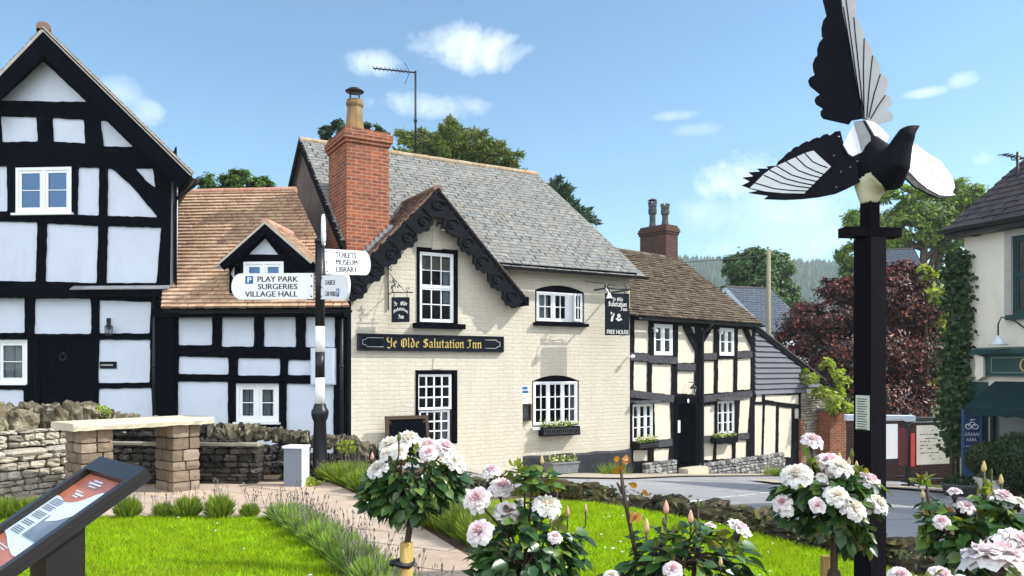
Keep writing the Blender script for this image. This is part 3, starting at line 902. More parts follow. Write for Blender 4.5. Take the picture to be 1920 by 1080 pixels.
for sg in (-1, 1):
    mb = MB(K2.M); ex = dmid + sg * hw
    yb = roof_y(dez) ; yt = roof_y(dap[1])
    o = Vector((ex, -vo, dez)); top = Vector((dmid, -vo, dap[1])); v = top - o; ln = v.length
    pl = [(0, 0), (yb + vo, 0), (yt + vo, ln), (0, ln)]
    slab(mb, [o, Vector((ex, yb, dez)), Vector((dmid, yt, dap[1])), top], .04, 1)
    tiles(mb, o, (0, 1, 0), v, pl, .165, .105, .016)
    mb.build('dormer_roof', [M_tile_brown if sg < 0 else M_tile_orange, M_black], dmr)
    n = Vector((v.z, 0, -v.x)) * (1 if v.z * 0 - v.x * 1 < 0 else -1); n.normalize()
    if n.z > 0: n = -n
    mb = MB(K2.M)
    for (d0_, d1_, y0, mi) in ((.0, .045, -vo - .012, 1), (.048, .19, -vo - .024, 0)):
        q = [o + n * d0_, Vector((dmid, 0, dap[1] - d0_ * ln / hw)), Vector((dmid, 0, dap[1] - d1_ * ln / hw)), o + n * d1_]
        mb.add([(p.x, y0, p.z) for p in q] + [(p.x, y0 + .03, p.z) for p in q], [(0, 1, 2, 3), (7, 6, 5, 4), (0, 4, 5, 1), (1, 5, 6, 2), (2, 6, 7, 3), (3, 7, 4, 0)], mi)
    mb.build('dormer_bargeboard', [M_black, bpy.data.materials['verge_mortar1']], dmr)
mb = MB(K2.M); half_round(mb, (dmid, -vo - .01, dap[1] - .02), (dmid, roof_y(dap[1]) + .1, dap[1] - .02), .085, .3); mb.build('dormer_ridge', M_tile_ridge, dmr)
mb = MB(K2.M); mb.hexa([(dmid - hw - .12, -.12, dez - .10), (dmid - hw + .12, -.2, dez - .12), (dmid - hw + .14, .2, dez - .03), (dmid - hw - .1, .2, dez - .02),
                        (dmid - hw - .12, -.12, dez - .07), (dmid - hw + .12, -.2, dez - .09), (dmid - hw + .14, .2, dez), (dmid - hw - .1, .2, dez + .01)])
mb.build('lead_valley', M_lead, dmr)
# meter box on the wall behind the sign post
t0, t1, z0, z1 = K2.rect(587, 653, 631, 721)
mb = MB(K2.M); mb.box(t0, t1, -.14, -.036, z0, z1); mb.box(t0 + .02, t1 - .02, -.155, -.141, z0 + .02, z1 - .02)
tag(mb.build('meter_box', M_white_render), 'plain white meter cabinet fixed to the cottage wall behind the finger post', 'meter box')
# ================================================================== INN
M = Frame(975, 18.0, 30)
inn = fthing('inn', 'cream painted brick inn with carved black bargeboards, tall red chimney and grey slate roof', 'pub', M, -.95, -1.0)
tC = M.tz(650, 700)[0]; tR = M.tz(1181, 700)[0]; RYM = 3.3
ze = M.tz(1000, 503, .30)[1]
zrg = (M.tz(1006, 323, -RYM)[1] + M.tz(572, 265, -RYM)[1]) / 2
mpi = (zrg - ze) / (RYM + .3); zw = ze + mpi * .3 - .08
gb = 2 * RYM                                                       # depth of the main block
win1 = M.rect(1006, 546, 1093, 604); win2 = M.rect(1000, 713, 1084, 797)
rr_r = M.tz(1006, 322, -RYM)[0]; tRb = tR + (rr_r - .16 - tR) * gb / RYM    # the far end wall is skewed
mb = MB(M.M)
a1 = arch_pts(win1[0] - .04, win1[1] + .04, win1[2] - .02, win1[3], .14); a2 = arch_pts(win2[0] - .03, win2[1] + .03, win2[2] - .02, win2[3] - .02, .14)
mb.plate([(-.6, -1.3), (tR, -1.3), (tR, zw), (-.6, zw)], [a1, a2], 0, .3)
mb.add([(tR, .301, -1.3), (tRb, gb, -1.3), (tRb - .25, gb, -1.3), (tR - .25, .301, -1.3), (tR, .301, zw), (tRb, gb, zw), (tRb - .25, gb, zw), (tR - .25, .301, zw)],
       [(0, 3, 2, 1), (4, 5, 6, 7), (0, 1, 5, 4), (1, 2, 6, 5), (2, 3, 7, 6), (3, 0, 4, 7)])
k = RYM / gb
mb.add([(tR, 0, zw), (tRb, gb, zw), (tR + (tRb - tR) * k, RYM, zrg - .16), (tR - .2, 0, zw), (tRb - .2, gb, zw), (tR - .2 + (tRb - tR) * k, RYM, zrg - .16)], [(0, 1, 2), (5, 4, 3), (0, 2, 5, 3), (1, 4, 5, 2)])
mb.build('wall', M_cream_brick, inn)
mb = MB(M.M)                                                       # rendered end gable
gpl = [(0.0, -1.3), (gb, -1.3), (gb, zw), (RYM, zrg - .06), (0.0, zw)]
mb.plate(gpl, [], tC, tC + .25, fn=lambda a, y, b: (y, a, b))
mb.box(tC + .251, tRb - .26, gb - .25, gb, -1.3, zw)
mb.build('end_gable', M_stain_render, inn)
# main roof
rl_e = tC - .12; rr_e = M.tz(1212, 516, .30)[0]; rr_r = M.tz(1006, 322, -RYM)[0]
o = Vector((rl_e, -.3, ze)); v = Vector((0, RYM + .3, zrg - ze)); ln = v.length
mb = MB(M.M)
BO = .46; bap = M.tz(821, 352, BO); ber = M.tz(1003, 548, BO); bel = M.tz(655, 552, BO); sl = (bap[1] - (ber[1] + bel[1]) / 2) / ((ber[0] - bel[0]) / 2)
tv0 = bap[0] + (bap[1] - ze) / sl - .12; wx = bap[0] - rl_e; bAp = (bap[1] - ze) / (zrg - ze) * ln; k0 = .36 / (RYM + .3); sp = Vector((rl_e, -.3 + .36, ze + .36 * mpi)); sq = sp + Vector((wx, 0, 0))   # inside the wing the slope starts behind its front wall
slab(mb, [Vector((tv0, -.3, ze)), Vector((rr_e, -.3, ze)), Vector((rr_r, RYM, zrg)), Vector((bap[0], RYM, zrg)), o + Vector((wx, 0, 0)) + v * (bAp / ln)], .06, 1); slab(mb, [sp, sq, Vector((rl_e + wx, RYM, zrg)), Vector((rl_e, RYM, zrg))], .06, 1)
tiles(mb, o, (1, 0, 0), v, [(tv0 - rl_e, 0), (rr_e - rl_e, 0), (rr_r - rl_e, ln), (wx, ln), (wx, bAp)], .24, .135, .010, .006)
tiles(mb, o, (1, 0, 0), v, [(0, k0 * ln), (wx, k0 * ln), (wx, ln), (0, ln)], .24, .135, .010, .006)
slab(mb, [Vector((rl_e, RYM, zrg - .005)), Vector((rr_r, RYM, zrg - .005)), Vector((rr_r + .1, gb + .3, ze)), Vector((rl_e, gb + .3, ze))], .08, 0)
mb.build('roof', [M_slate, M_black], inn)
mb = MB(M.M); half_round(mb, (rl_e, RYM, zrg - .03), (rr_r, RYM, zrg - .03), .10, .42)
mb.build('ridge', island('buff_ridge_tile', [(0, (.30, .22, .14)), (.6, (.36, .29, .20)), (1, (.42, .22, .13))], .9, 9, .3, .5, 30, .15, (.38, .35, .25)), inn)
mb = MB(M.M)
mb.beam((rl_e + .02, -.3, ze - .09), (rl_e + .02, RYM, zrg - .09), .05, .16, (0, -1, 1)); mb.beam((rl_e + .02, RYM, zrg - .09), (rl_e + .02, gb + .3, ze - .09), .05, .16, (0, 1, 1))
mb.build('end_bargeboard', M_dark_timber, inn)
gutter(inn, M, (tv0 + .14, -.37, ze - .02), (rr_e - .02, -.37, ze - .02), .065)
mb = MB(M.M); mb.box(tv0 + .12, tR, -.28, -.002, ze - .02, ze + .08); mb.build('fascia', M_black, inn)
# plinth
mb = MB(M.M); pz = M.tz(1080, 853)[1]
vs = []
for i in range(13):
    t = .02 + (tR - .02) * i / 12; zt = pz + .015 * math.sin(i * 1.7)
    vs += [(t, -.09, -1.3), (t, -.07, zt), (t, -.002, zt + .05)]
mb.add(vs, [(3 * i + q, 3 * i + 3 + q, 3 * i + 4 + q, 3 * i + 1 + q) for i in range(12) for q in (0, 1)]); mb.build('plinth', M_plinth_tar, inn)

# ---- gabled wing
WO = .12
w0, w1 = M.tz(644, 700, WO)[0], -.001
wt = (w0 + w1) / 2 + .02
zwe = M.tz(975, 560, WO)[1]; wap = M.tz(818, 362, WO)
wt = wap[0]; hwW = max(w1 - wt, wt - w0)
BO = WO + .34
bap = M.tz(821, 352, BO); ber = M.tz(1003, 548, BO); bel = M.tz(655, 552, BO)
hwB = (ber[0] - bel[0]) / 2; bm = bap[0]; bez = (ber[1] + bel[1]) / 2; sl = (bap[1] - bez) / hwB
zwl = bap[1] - .10 - sl * (bm - w0); zwr = bap[1] - .10 - sl * (w1 - bm)
wu = M.rect(781, 466, 858, 607, WO); wl = M.rect(779, 694, 857, 833, WO)
mb = MB(M.M)
mb.plate([(w0, -1.0), (w1, -1.3), (w1, zwr), (bm, bap[1] - .10), (w0, zwl)], [rr(*wu), rr(*wl)], -WO, .24)
key = M.poly([(812, 410), (824, 410), (828, 468), (809, 468)], WO)
mb.plate(key[::-1], [], -WO - .025, -WO - .001); mb.plate(M.poly([(806, 412), (830, 412), (833, 428), (803, 428)], WO)[::-1], [], -WO - .03, -WO - .026)
key = M.poly([(813, 672), (824, 672), (826, 692), (811, 692)], WO); mb.plate(key[::-1], [], -WO - .02, -WO - .001)
mb.build('gable_wall', M_cream_brick, inn)
# wing roof
def main_y(z): return (z - ze) / mpi - .3
for sg in (-1, 1):
    ex = bm + sg * hwB; o = Vector((ex, -BO, bez)); top = Vector((bm, -BO, bap[1])); v = top - o; ln = v.length
    yb, yt = max(main_y(bez), 0), main_y(bap[1])
    mb = MB(M.M); slab(mb, [o, Vector((ex, yb + .1, bez)), Vector((bm, yt + .1, bap[1])), top], .05, 1)
    tiles(mb, o, (0, 1, 0), v, [(0, 0), (yb + BO + .1, 0), (yt + BO + .1, ln), (0, ln)], .17, .12, .02, .006)
    mb.build('wing_roof', [M_tile_brown, M_black], inn)
    # carved bargeboard: outer board straight, lower edge scalloped
    n = Vector((v.z, 0, -v.x)).normalized(); n = n if n.z < 0 else -n; d = v.normalized()
    N = 84; up = []; lowp = []
    for i in range(N + 1):
        q = i / N; ph = (q * 6.0) % 1.0
        dep = .36 + .13 * abs(math.sin(math.pi * q * 6.0)) ** .8 + .022 * math.sin(math.pi * 2 * q * 18)
        p = o + d * (ln * q); up.append(p + n * .02)
        b = p + n * dep
        if sg * (b.x - bm) < .0: b = Vector((bm, 0, b.z))
        lowp.append(b)
    mb = MB(M.M); vs = []
    for a, b in zip(up, lowp): vs += [(a.x, -BO - .025, a.z), (b.x, -BO - .025, b.z), (a.x, -BO + .045, a.z), (b.x, -BO + .045, b.z)]
    fs = []
    for i in range(N):
        k = 4 * i; fs += [(k, k + 4, k + 5, k + 1), (k + 2, k + 3, k + 7, k + 6), (k + 1, k + 5, k + 7, k + 3), (k, k + 2, k + 6, k + 4)]
    fs += [(0, 1, 3, 2), (4 * N, 4 * N + 2, 4 * N + 3, 4 * N + 1)]
    mb.add(vs, fs, 0)
    for i in range(6):                                            # carved scroll in every lobe
        c = o + d * (ln * (i + .5) / 6) + n * .30
        for (ra, th0, tw) in ((.15, .2, 3.6), (.08, 2.2, 4.2)):
            pts = [(c.x + (ra * (1 - .35 * q)) * math.cos(th0 + tw * q), -BO - .035, c.z + (ra * (1 - .35 * q)) * math.sin(th0 + tw * q)) for q in np.linspace(0, 1, 9)]
            mb.tube(pts, [.012 + .014 * math.sin(math.pi * q) for q in np.linspace(0, 1, 9)], 5)
        mb.stone((c.x, -BO - .03, c.z), (.035, .03, .035), 0, .2)
        e = o + d * (ln * (i + 1) / 6) - d * .05
        mb.beam((e + n * .05) + Vector((0, -.04, 0)) * 1, (e + n * .38) + Vector((0, -.04, 0)), .04, .03, (0, -1, 0))
    mb.beam(o + Vector((0, -.035, 0)) + n * .045, top + Vector((0, -.035, 0)) + n * .045, .05, .03, (0, -1, 0))
    mb.build('carved_bargeboard', paint('carved_black_paint', (.003, .004, .007), .55, .4, 9, .5, 26, .09) if sg < 0 else bpy.data.materials['carved_black_paint'], inn)
mb = MB(M.M); half_round(mb, (bm, -BO - .02, bap[1] - .02), (bm, main_y(bap[1]) + .1, bap[1] - .02), .10, .32); mb.build('wing_ridge', M_tile_brown, inn)
# purlin-end bracket at the right foot of the bargeboard
mb = MB(M.M); a = M.tz(988, 563, BO); mb.box(a[0] - .06, a[0] + .05, -BO - .01, -WO - .002, a[1] - .12, a[1] + .08); mb.build('bracket', M_black, inn)

# wing windows (sashes in black surrounds)
def surround(parent, fr, rc, y0, y1, w, wb=None, mat=M_black):
    t0, t1, z0, z1 = rc; mb = MB(fr.M); wb = wb if wb is not None else w
    mb.plate(rr(t0 + .001, t1 - .001, z0 + .001, z1 - .001), [rr(t0 + w, t1 - w * 1.2, z0 + wb, z1 - w)], y0, y1); return mb.build('window_surround', mat, parent)
surround(inn, M, wu, -WO - .02, -WO + .12, .07, .03)
ws = M.rect(787, 474, 851, 604, WO)
window(inn, M, ws, [(0, 1, .5, 1, 3, 2), (0, 1, 0, .5, 3, 2)], -WO + .02, .028, .04, .02, sill=None, blind=.22, curtains=((.75, .98, .72),), name='sash_window')
mb = MB(M.M); a, b = M.tz(774, 610, WO)[0], M.tz(868, 610, WO)[0]; z = wu[2]
mb.box(a, b, -WO - .14, -WO - .001, z - .11, z - .001); mb.build('window_sill', M_black, inn)
surround(inn, M, wl, -WO - .02, -WO + .12, .06, .03)
ws = M.rect(783, 702, 847, 768, WO); ws2 = M.rect(788, 770, 845, 829, WO)
window(inn, M, ws, [(0, 1, 0, 1, 4, 3)], -WO + .02, .02, .03, .03, name='lattice_window')
window(inn, M, ws2, [(0, 1, 0, 1, 4, 3)], -WO + .05, .02, .02, .028, curtains=((.7, .98, .98),), name='lattice_window')
# main block windows
def arch_frame(fr, wn, a, y0):
    mb = MB(fr.M); mb.plate([(p[0] + (.002 if p[0] < (wn[0] + wn[1]) / 2 else -.002), p[1] - .002) for p in a], [rr(wn[0] + .012, wn[1] - .012, wn[2] + .01, wn[3] - .03)], y0, y0 + .12); return mb.build('arched_surround', M_black, inn)
arch_frame(M, win1, a1, .03); arch_frame(M, win2, a2, .03)
window(inn, M, (win1[0] + .014, win1[1] - .014, win1[2] + .012, win1[3] - .032), [(0, .36, 0, 1, 2, 2), (.36, .68, 0, 1, 2, 2)], .015, .03, .045, .02, name='casement_window', curtains=((.02, .3, .96),))
# the third casement stands ajar
ca = win1[0] + (win1[1] - win1[0]) * .97; cw = (win1[1] - win1[0]) * .25
fo = Frame(975, 18.0, 30); fo.M = M.M @ Matrix.Translation((ca, .0, 0)) @ Matrix.Rotation(R(24), 4, 'Z')
window(inn, fo, (-cw, 0, win1[2] + .03, win1[3] - .05), [(0, 1, 0, 1, 2, 2)], -.02, .02, .03, .02, depth=.04, name='open_casement')
window(inn, M, (win2[0] + .014, win2[1] - .014, win2[2] + .012, win2[3] - .032), [(0, .33, 0, 1, 2, 3), (.33, .67, .0, 1, 2, 3), (.67, 1, 0, 1, 2, 3)], .015, .04, .03, .02, curtains=((.84, .97, .97),), name='casement_window')
mb = MB(M.M); mb.box(win1[0] - .1, win1[1] + .1, -.12, -.002, win1[2] - .10, win1[2] - .025); mb.build('window_sill', M_black, inn)
mb = MB(M.M); mb.box(win2[0] - .06, win2[1] + .06, -.1, -.002, win2[2] - .09, win2[2] - .025); mb.build('window_sill', M_white, inn)
# chimney
CY = -.02
c0, c1 = M.tz(650, 400, -CY)[0], M.tz(729, 400, -CY)[0]; czt = CZ + (690 - 250) / F * M.w(c0, CY, 0).y; cb = CY + 1.25
ch = MB(M.M); ch.box(c0, c1, CY, cb, 1.5, czt - .16)
for i, e in enumerate((.035, .07, .075, .03)):
    zz = czt - .16 + i * .075
    ch.box(c0 - e, c1 + e, CY - e, cb + e, zz + .001, zz + .074)
chim = ch.build('chimney', [M_red_brick], inn)
mb = MB(M.M); zt = czt + .14; cx, cy = M.tz(665, 235, -CY - .5)[0], CY + .5
pot_top = CZ + (690 - 188) / F * M.w(cx, cy, 0).y
hh = pot_top - zt
mb.lathe([(.26, -.02), (.24, .02), (.215, .05), (.165, hh * .72), (.155, hh * .78), (.19, hh * .84), (.20, hh * .9), (.165, hh * .93), (.175, hh), (.13, hh), (.13, hh * .8)], (cx, cy, zt), 8, 0, False)
pot = mb.build('chimney_pot', M_clay_pot, chim)
mb = MB(M.M)
for k in range(4):
    q = k * math.pi / 2 + .4; mb.tube([(cx + .13 * math.cos(q), cy + .13 * math.sin(q), pot_top - .03), (cx + .13 * math.cos(q), cy + .13 * math.sin(q), pot_top + .19)], .012, 4)
mb.lathe([(.19, .17), (.205, .19), (.12, .245), (.03, .265)], (cx, cy, pot_top), 12); mb.build('cowl', M_iron, chim)
# soft mortar flaunching and stepped lead where roof meets stack
mb = MB(M.M); mb.lathe([(.36, .0), (.27, .09)], (cx, cy, zt - .02), 10, 0, False); mb.build('flaunching', M_mortar, chim)
mb = MB(M.M)
for i in range(8):
    q = i / 7; x = c1 + .012; y = CY - .02; zz = None
    p = Vector((c0 + .30, -.1, 0)).lerp(Vector((c1 + .02, .0, 0)), q)
    zz = bez + (p.x - (bm - hwB)) * sl
    mb.box(p.x - .06, p.x + .06, CY - .03, CY - .004, zz - .03, zz + .13)
for i in range(7):
    y = CY + .05 + i * .14; zz = bez + (c1 - (bm - hwB)) * sl
    mb.box(c1 + .004, c1 + .025, y, y + .13, zz - .04, zz + .13)
mb.build('lead_flashing', M_lead, chim)

# ---- things fixed to the inn
# name board
NB = WO + .03
q0, q1, qz0, qz1 = M.rect(673, 630, 943, 657, WO + .08)
t_ = fthing('name_board', 'long dark board with gold gothic lettering across the inn gable, above the lattice window', 'sign', M, qz0, (q0 + q1) / 2)
mb = MB(M.M); y = -WO - .08
mb.box(q0, q1, y, -WO - .002, qz0, qz1)
mb.build('board', M_sign_black, t_)
mb = MB(M.M)
for (a, b, c, d_) in ((q0 - .02, q1 + .02, qz1 + .001, qz1 + .025), (q0 - .02, q1 + .02, qz0 - .025, qz0 - .001)): mb.box(a, b, y - .015, -WO - .002, c, d_)
for (a, b) in ((q0 - .02, q0 - .001), (q1 + .001, q1 + .02)): mb.box(a, b, y - .015, -WO - .002, qz0, qz1)
mb.build('moulding', M_black_gloss, t_)
mb = MB(M.M); Hh = qz1 - qz0
gothic(mb, 'Ye Olde Salutation Inn', q0 + (q1 - q0) * .18, q0 + (q1 - q0) * .845, qz0 + Hh * .20, qz0 + Hh * .84, y - .003, 0, .21)
mb.build('lettering', M_gold, t_)
mb = MB(M.M)
for s0, s1, sgn in ((q0 + .06, q0 + (q1 - q0) * .155, 1), (q1 - .06, q1 - (q1 - q0) * .135, -1)):
    zc = (qz0 + qz1) / 2; h = Hh * .30
    pts = [(s1, y - .004, zc + h), (s0 + sgn * .12, y - .004, zc + h), (s0 + sgn * .08, y - .004, zc + h * .6), (s0 + sgn * .02, y - .004, zc + h * .5), (s0 + sgn * .02, y - .004, zc - h * .5), (s0 + sgn * .08, y - .004, zc - h * .6), (s0 + sgn * .12, y - .004, zc - h), (s1, y - .004, zc - h)]
    mb.tube(pts, .006, 4)
mb.build('painted_scroll', M_letter_pale, t_)

def hanging(fr, name, label, pxs, y_out, z_top, px_b):
    pass
# small swinging sign, set at right angles so it shows face-on from the green
HO = WO + .42
s0, s1, sz0, sz1 = M.rect(735, 558, 768, 605, HO)
t_ = fthing('hanging_sign', 'small black hanging pub sign on a scrolled iron bracket beside the upper sash window', 'sign', M, sz0, s0)
mb = MB(M.M); mb.plate([(s0, sz0), (s1, sz0 + .02), (s1, sz1 + .02), (s0, sz1)], [], -HO, -HO + .03); mb.build('board', M_sign_black, t_)
mb = MB(M.M); W_ = s1 - s0; H = sz1 - sz0
gothic(mb, 'Ye', s0 + W_ * .12, s0 + W_ * .3, sz0 + H * .68, sz0 + H * .84, -HO - .003, 0, .3)
gothic(mb, 'Olde', s0 + W_ * .48, s0 + W_ * .88, sz0 + H * .70, sz0 + H * .86, -HO - .003, 0, .3)
gothic(mb, 'Salutation', s0 + W_ * .08, s0 + W_ * .92, sz0 + H * .36, sz0 + H * .49, -HO - .003, 0, .3, arc=(s0 + W_ / 2, H * .14))
gothic(mb, 'Inn', s0 + W_ * .36, s0 + W_ * .68, sz0 + H * .17, sz0 + H * .33, -HO - .003, 0, .3)
mb.build('lettering', M_letter_pale, t_)
mb = MB(M.M); xb = M.tz(730, 520, WO + .1)[0] ; yb = -WO - .1
za = M.tz(730, 500, WO)[1]; zc = M.tz(730, 582, WO)[1]; zbar = M.tz(750, 549, HO)[1]
mb.tube([(xb, -WO - .03, zc), (xb, -WO - .03, za)], .016, 6)
mb.tube([(xb, -WO - .03, za - .01), (xb + .05, -WO - .05, za + .03), (xb + .06, -WO - .06, za - .03), (xb + .02, -WO - .05, za - .06), (xb + .07, -WO - .06, za - .09)], .011, 5)
e = Vector((s1 + .08, -HO + .015, zbar + .02)); st = Vector((xb, -WO - .03, zbar - .01))
mb.tube([st, (s0, -HO + .02, zbar), e], .012, 6)
mb.tube([(xb, -WO - .03, za - .12), (s1 - .06, -HO + .015, zbar)], .006, 5)
for (cx_, cz_, ra, a0, a1_) in ((.08, .11, .06, 0, 5), (.14, .20, .05, 1, 6), (.06, .24, .05, 3, 8), (.20, .12, .045, 0, 5)):
    pts = [(s0 - .04 + cx_ + ra * (1 - .1 * q) * math.cos(a0 + (a1_ - a0) * q / 8), -HO + .05, zbar + cz_ + ra * (1 - .1 * q) * math.sin(a0 + (a1_ - a0) * q / 8)) for q in range(9)]
    mb.tube(pts, .010, 5)
mb.tube([(s0 + .05, -HO + .05, zbar), (s0 + .01, -HO + .05, zbar + .10), (s0 + .08, -HO + .05, zbar + .16), (s0 + .04, -HO + .05, zbar + .3)], .012, 5)
mb.tube([(s1 - .04, -HO + .015, zbar + .02), (s1 - .06, -HO + .015, zbar + .1), (s1 - .02, -HO + .015, zbar + .12), (s1 - .0, -HO + .015, zbar + .08)], .01, 5)
for x in (s0 + .05, s1 - .05): mb.tube([(x, -HO + .015, zbar), (x, -HO + .015, sz1)], .008, 5)
mb.build('bracket', M_iron, t_)
# large hanging sign at the right corner
HO2 = .85
s0, s1, sz0, sz1 = M.rect(1136, 551, 1180, 629, HO2)
t_ = fthing('hanging_sign', 'tall black hanging pub sign reading free house at the right corner of the inn', 'sign', M, sz0, s0)
mb = MB(M.M); mb.plate([(s0, sz0), (s1, sz0 + .01), (s1, sz1 + .02), (s0, sz1)], [], -HO2, -HO2 + .04); mb.build('board', M_sign_black, t_)
mb = MB(M.M); W_ = s1 - s0; H = sz1 - sz0; y = -HO2 - .003
gothic(mb, 'Ye Olde', s0 + W_ * .28, s0 + W_ * .74, sz0 + H * .83, sz0 + H * .92, y, 0, .3)
gothic(mb, 'Salutation', s0 + W_ * .1, s0 + W_ * .9, sz0 + H * .70, sz0 + H * .82, y, 0, .3)
gothic(mb, 'Inn', s0 + W_ * .62, s0 + W_ * .92, sz0 + H * .60, sz0 + H * .69, y, 0, .3)
text(mb, 'FREE HOUSE', s0 + W_ * .04, s1 - W_ * .04, sz0 + H * .035, sz0 + H * .135, y, 0, bold=.008)
# a generic pair of painted figures, one with a raised hand
fig = [[(.20, .34), (.28, .33), (.32, .44), (.37, .52), (.34, .54), (.28, .48), (.22, .44)], [(.2, .5), (.25, .5), (.26, .555), (.2, .56)], [(.4, .40), (.52, .34), (.70, .38), (.62, .43), (.56, .38), (.5, .43)], [(.49, .43), (.6, .43), (.62, .5), (.55, .53), (.48, .5)]]
for f in fig: mb.add([(s0 + W_ * a, y, sz0 + H * b) for a, b in f], [tuple(range(len(f)))])
mb.build('lettering', M_letter_pale, t_)
mb = MB(M.M); zb = sz1 + .12
mb.tube([(s0 - .12, -HO2 + .3, zb - .03), (s0, -HO2 + .02, zb), (s1 + .05, -HO2 + .02, zb + .01)], .022, 6)
mb.tube([(s1 + .02, -HO2 + .02, zb), (s1 + .1, -.02, zb)], .02, 6)
mb.tube([(M.tz(1096, 528)[0], -.02, M.tz(1096, 528)[1]), (s0, -HO2 + .02, zb + .1)], .009, 5); mb.tube([(s0, -HO2 + .02, zb), (s0, -HO2 + .02, zb + .13)], .02, 6)
mb.tube([(s0 + .04, -HO2 + .02, zb), (s0 + .10, -HO2 + .02, zb + .10), (s0 + .3, -HO2 + .02, zb + .07), (s1 - .12, -HO2 + .02, zb + .11), (s1 - .06, -HO2 + .02, zb)], .013, 5)
mb.tube([(s0 + .25, -HO2 + .02, zb + .07), (s0 + .25, -HO2 + .02, zb + .2)], .01, 5)
for x in (s0 + .12, s1 - .12): mb.tube([(x, -HO2 + .02, zb), (x, -HO2 + .02, sz1)], .01, 5)
mb.build('bracket', M_iron, t_)
mb = MB(M.M); mb.lathe([(.02, .12), (.03, .1), (.075, 0), (.07, -.01)], (s0 + .02, -HO2 - .1, sz1 - .12), 10); mb.tube([(s0 + .02, -HO2 - .1, sz1 - .02), (s0 - .01, -HO2 - .02, zb)], .012, 5); mb.build('sign_lamp', M_white, t_)
# flood lamp over the keystone
x, z = M.tz(817, 424, WO)
t_ = fthing('flood_lamp', 'small black floodlight on an arm under the peak of the inn gable', 'lamp', M, z - .05, x)
mb = MB(M.M); mb.tube([(x, -WO - .03, z), (x, -WO - .12, z + .05), (x + .03, -WO - .22, z + .04), (x + .05, -WO - .26, z - .02)], .02, 6); mb.build('arm', M_iron, t_)
mb = MB(M.M); mb.lathe([(.03, .05), (.05, .03), (.075, -.05), (.06, -.052)], (x + .05, -WO - .27, z - .06), 10); mb.build('head', M_iron, t_)
mb = MB(M.M); mb.lathe([(.058, -.003), (.058, 0)], (x + .05, -WO - .27, z - .115), 10); mb.build('lens', M_white, t_)
# wall light half way up right corner
x, z = M.tz(1178, 670); mb = MB(M.M); mb.tube([(x - .05, -.002, z), (x - .02, -.16, z + .02)], .02, 6); mb.stone((x - .02, -.2, z + .02), (.06, .06, .05), 0, .05)
tag(mb.build('wall_lamp', M_white), 'little white bulb lamp low on the right corner of the inn', 'lamp')
# notice and menu case
q = M.rect(974, 723, 988, 757); mb = MB(M.M); mb.box(q[0] + .02, q[1] + .02, -.03, -.002, q[2], q[3]); h = q[3] - q[2]
mb.box(q[0] + .03, q[1] + .0, -.0315, -.0305, q[3] - h * .22, q[3] - h * .06, 1); mb.box(q[0] + .03, q[1] + .015, -.0315, -.0305, q[3] - h * .42, q[3] - h * .27, 1); mb.box(q[0] + .03, q[1] - .06, -.0315, -.0305, q[3] - h * .75, q[3] - h * .70, 1)
tag(mb.build('notice', [M_sign_white, M_letter_blue]), 'white notice with blue bands on the inn wall, left of the lower arched window', 'notice')
q = M.rect(975, 757, 993, 789); mb = MB(M.M); t_ = fthing('menu_case', 'small brown glazed menu case on the inn wall below the white notice', 'menu case', M, q[2], q[0])
mb.plate(rr(*q), [rr(q[0] + .03, q[1] - .03, q[2] + .03, q[3] - .03)], -.10, -.002); mb.build('case', wood('brown_case', (.05, .028, .018), .5), t_)
mb = MB(M.M); mb.box(q[0] + .031, q[1] - .031, -.06, -.055, q[2] + .031, q[3] - .031); mb.build('pane', M_glass, t_)
mb = MB(M.M); mb.box(q[0] + .05, q[0] + .12, -.04, -.03, q[2] + .05, q[2] + .18); mb.build('card', M_letter_pale, t_)


def window_box(fr, x0, y0, x1, y1, label, dep=.24, off=0.0, lattice=True, seed=1):
    t0, t1, z0, z1 = fr.rect(x0, y0, x1, y1, off + dep)
    t_ = fthing('window_box', label, 'window box', fr, z0, (t0 + t1) / 2, 'window boxes under the ground floor windows')
    ya, yb = -off - dep, -off - .02
    mb = MB(fr.M); mb.box(t0, t1, ya, ya + .02, z0, z1); mb.box(t0, t1, yb - .02, yb, z0, z1); mb.box(t0, t0 + .02, ya + .021, yb - .021, z0, z1); mb.box(t1 - .02, t1, ya + .021, yb - .021, z0, z1); mb.box(t0 + .021, t1 - .021, ya + .021, yb - .021, z0 + .005, z1 - .05)
    mb.build('trough', M_dark_timber, t_)
    if lattice:
        mb = MB(fr.M); n = max(6, int((t1 - t0) / .06)); w = (t1 - t0) / n
        for i in range(n):
            x = t0 + (i + .5) * w
            mb.beam((x - w * .4, ya - .006, z0 + .03), (x + w * .4, ya - .006, z1 - .03), .012, .01); mb.beam((x + w * .4, ya - .012, z0 + .03), (x - w * .4, ya - .012, z1 - .03), .012, .01)
        mb.build('lattice', M_grey_timber, t_)
    return t_, (t0, t1, ya, yb, z1)


WB = [window_box(M, 1019, 800, 1088, 817, 'lattice fronted planter box with pale plants under the lower arched window of the inn')]
# planter trough on the pavement
t0, t1, z0, z1 = M.rect(1036, 869, 1085, 887, .75)
t_ = fthing('planter_trough', 'long grey lead planter standing on the pavement against the inn plinth', 'planter', M, z0, (t0 + t1) / 2)
mb = MB(M.M); mb.hexa([(t0 + .03, -.75, z0), (t1 - .03, -.75, z0), (t1 - .03, -.38, z0), (t0 + .03, -.38, z0), (t0, -.78, z1), (t1, -.78, z1), (t1, -.34, z1), (t0, -.34, z1)])
mb.box(t0 - .02, t1 + .02, -.80, -.32, z1 + .001, z1 + .025); mb.build('trough', M_lead, t_); TROUGH = (t0, t1, -.76, -.36, z1 + .02, t_)
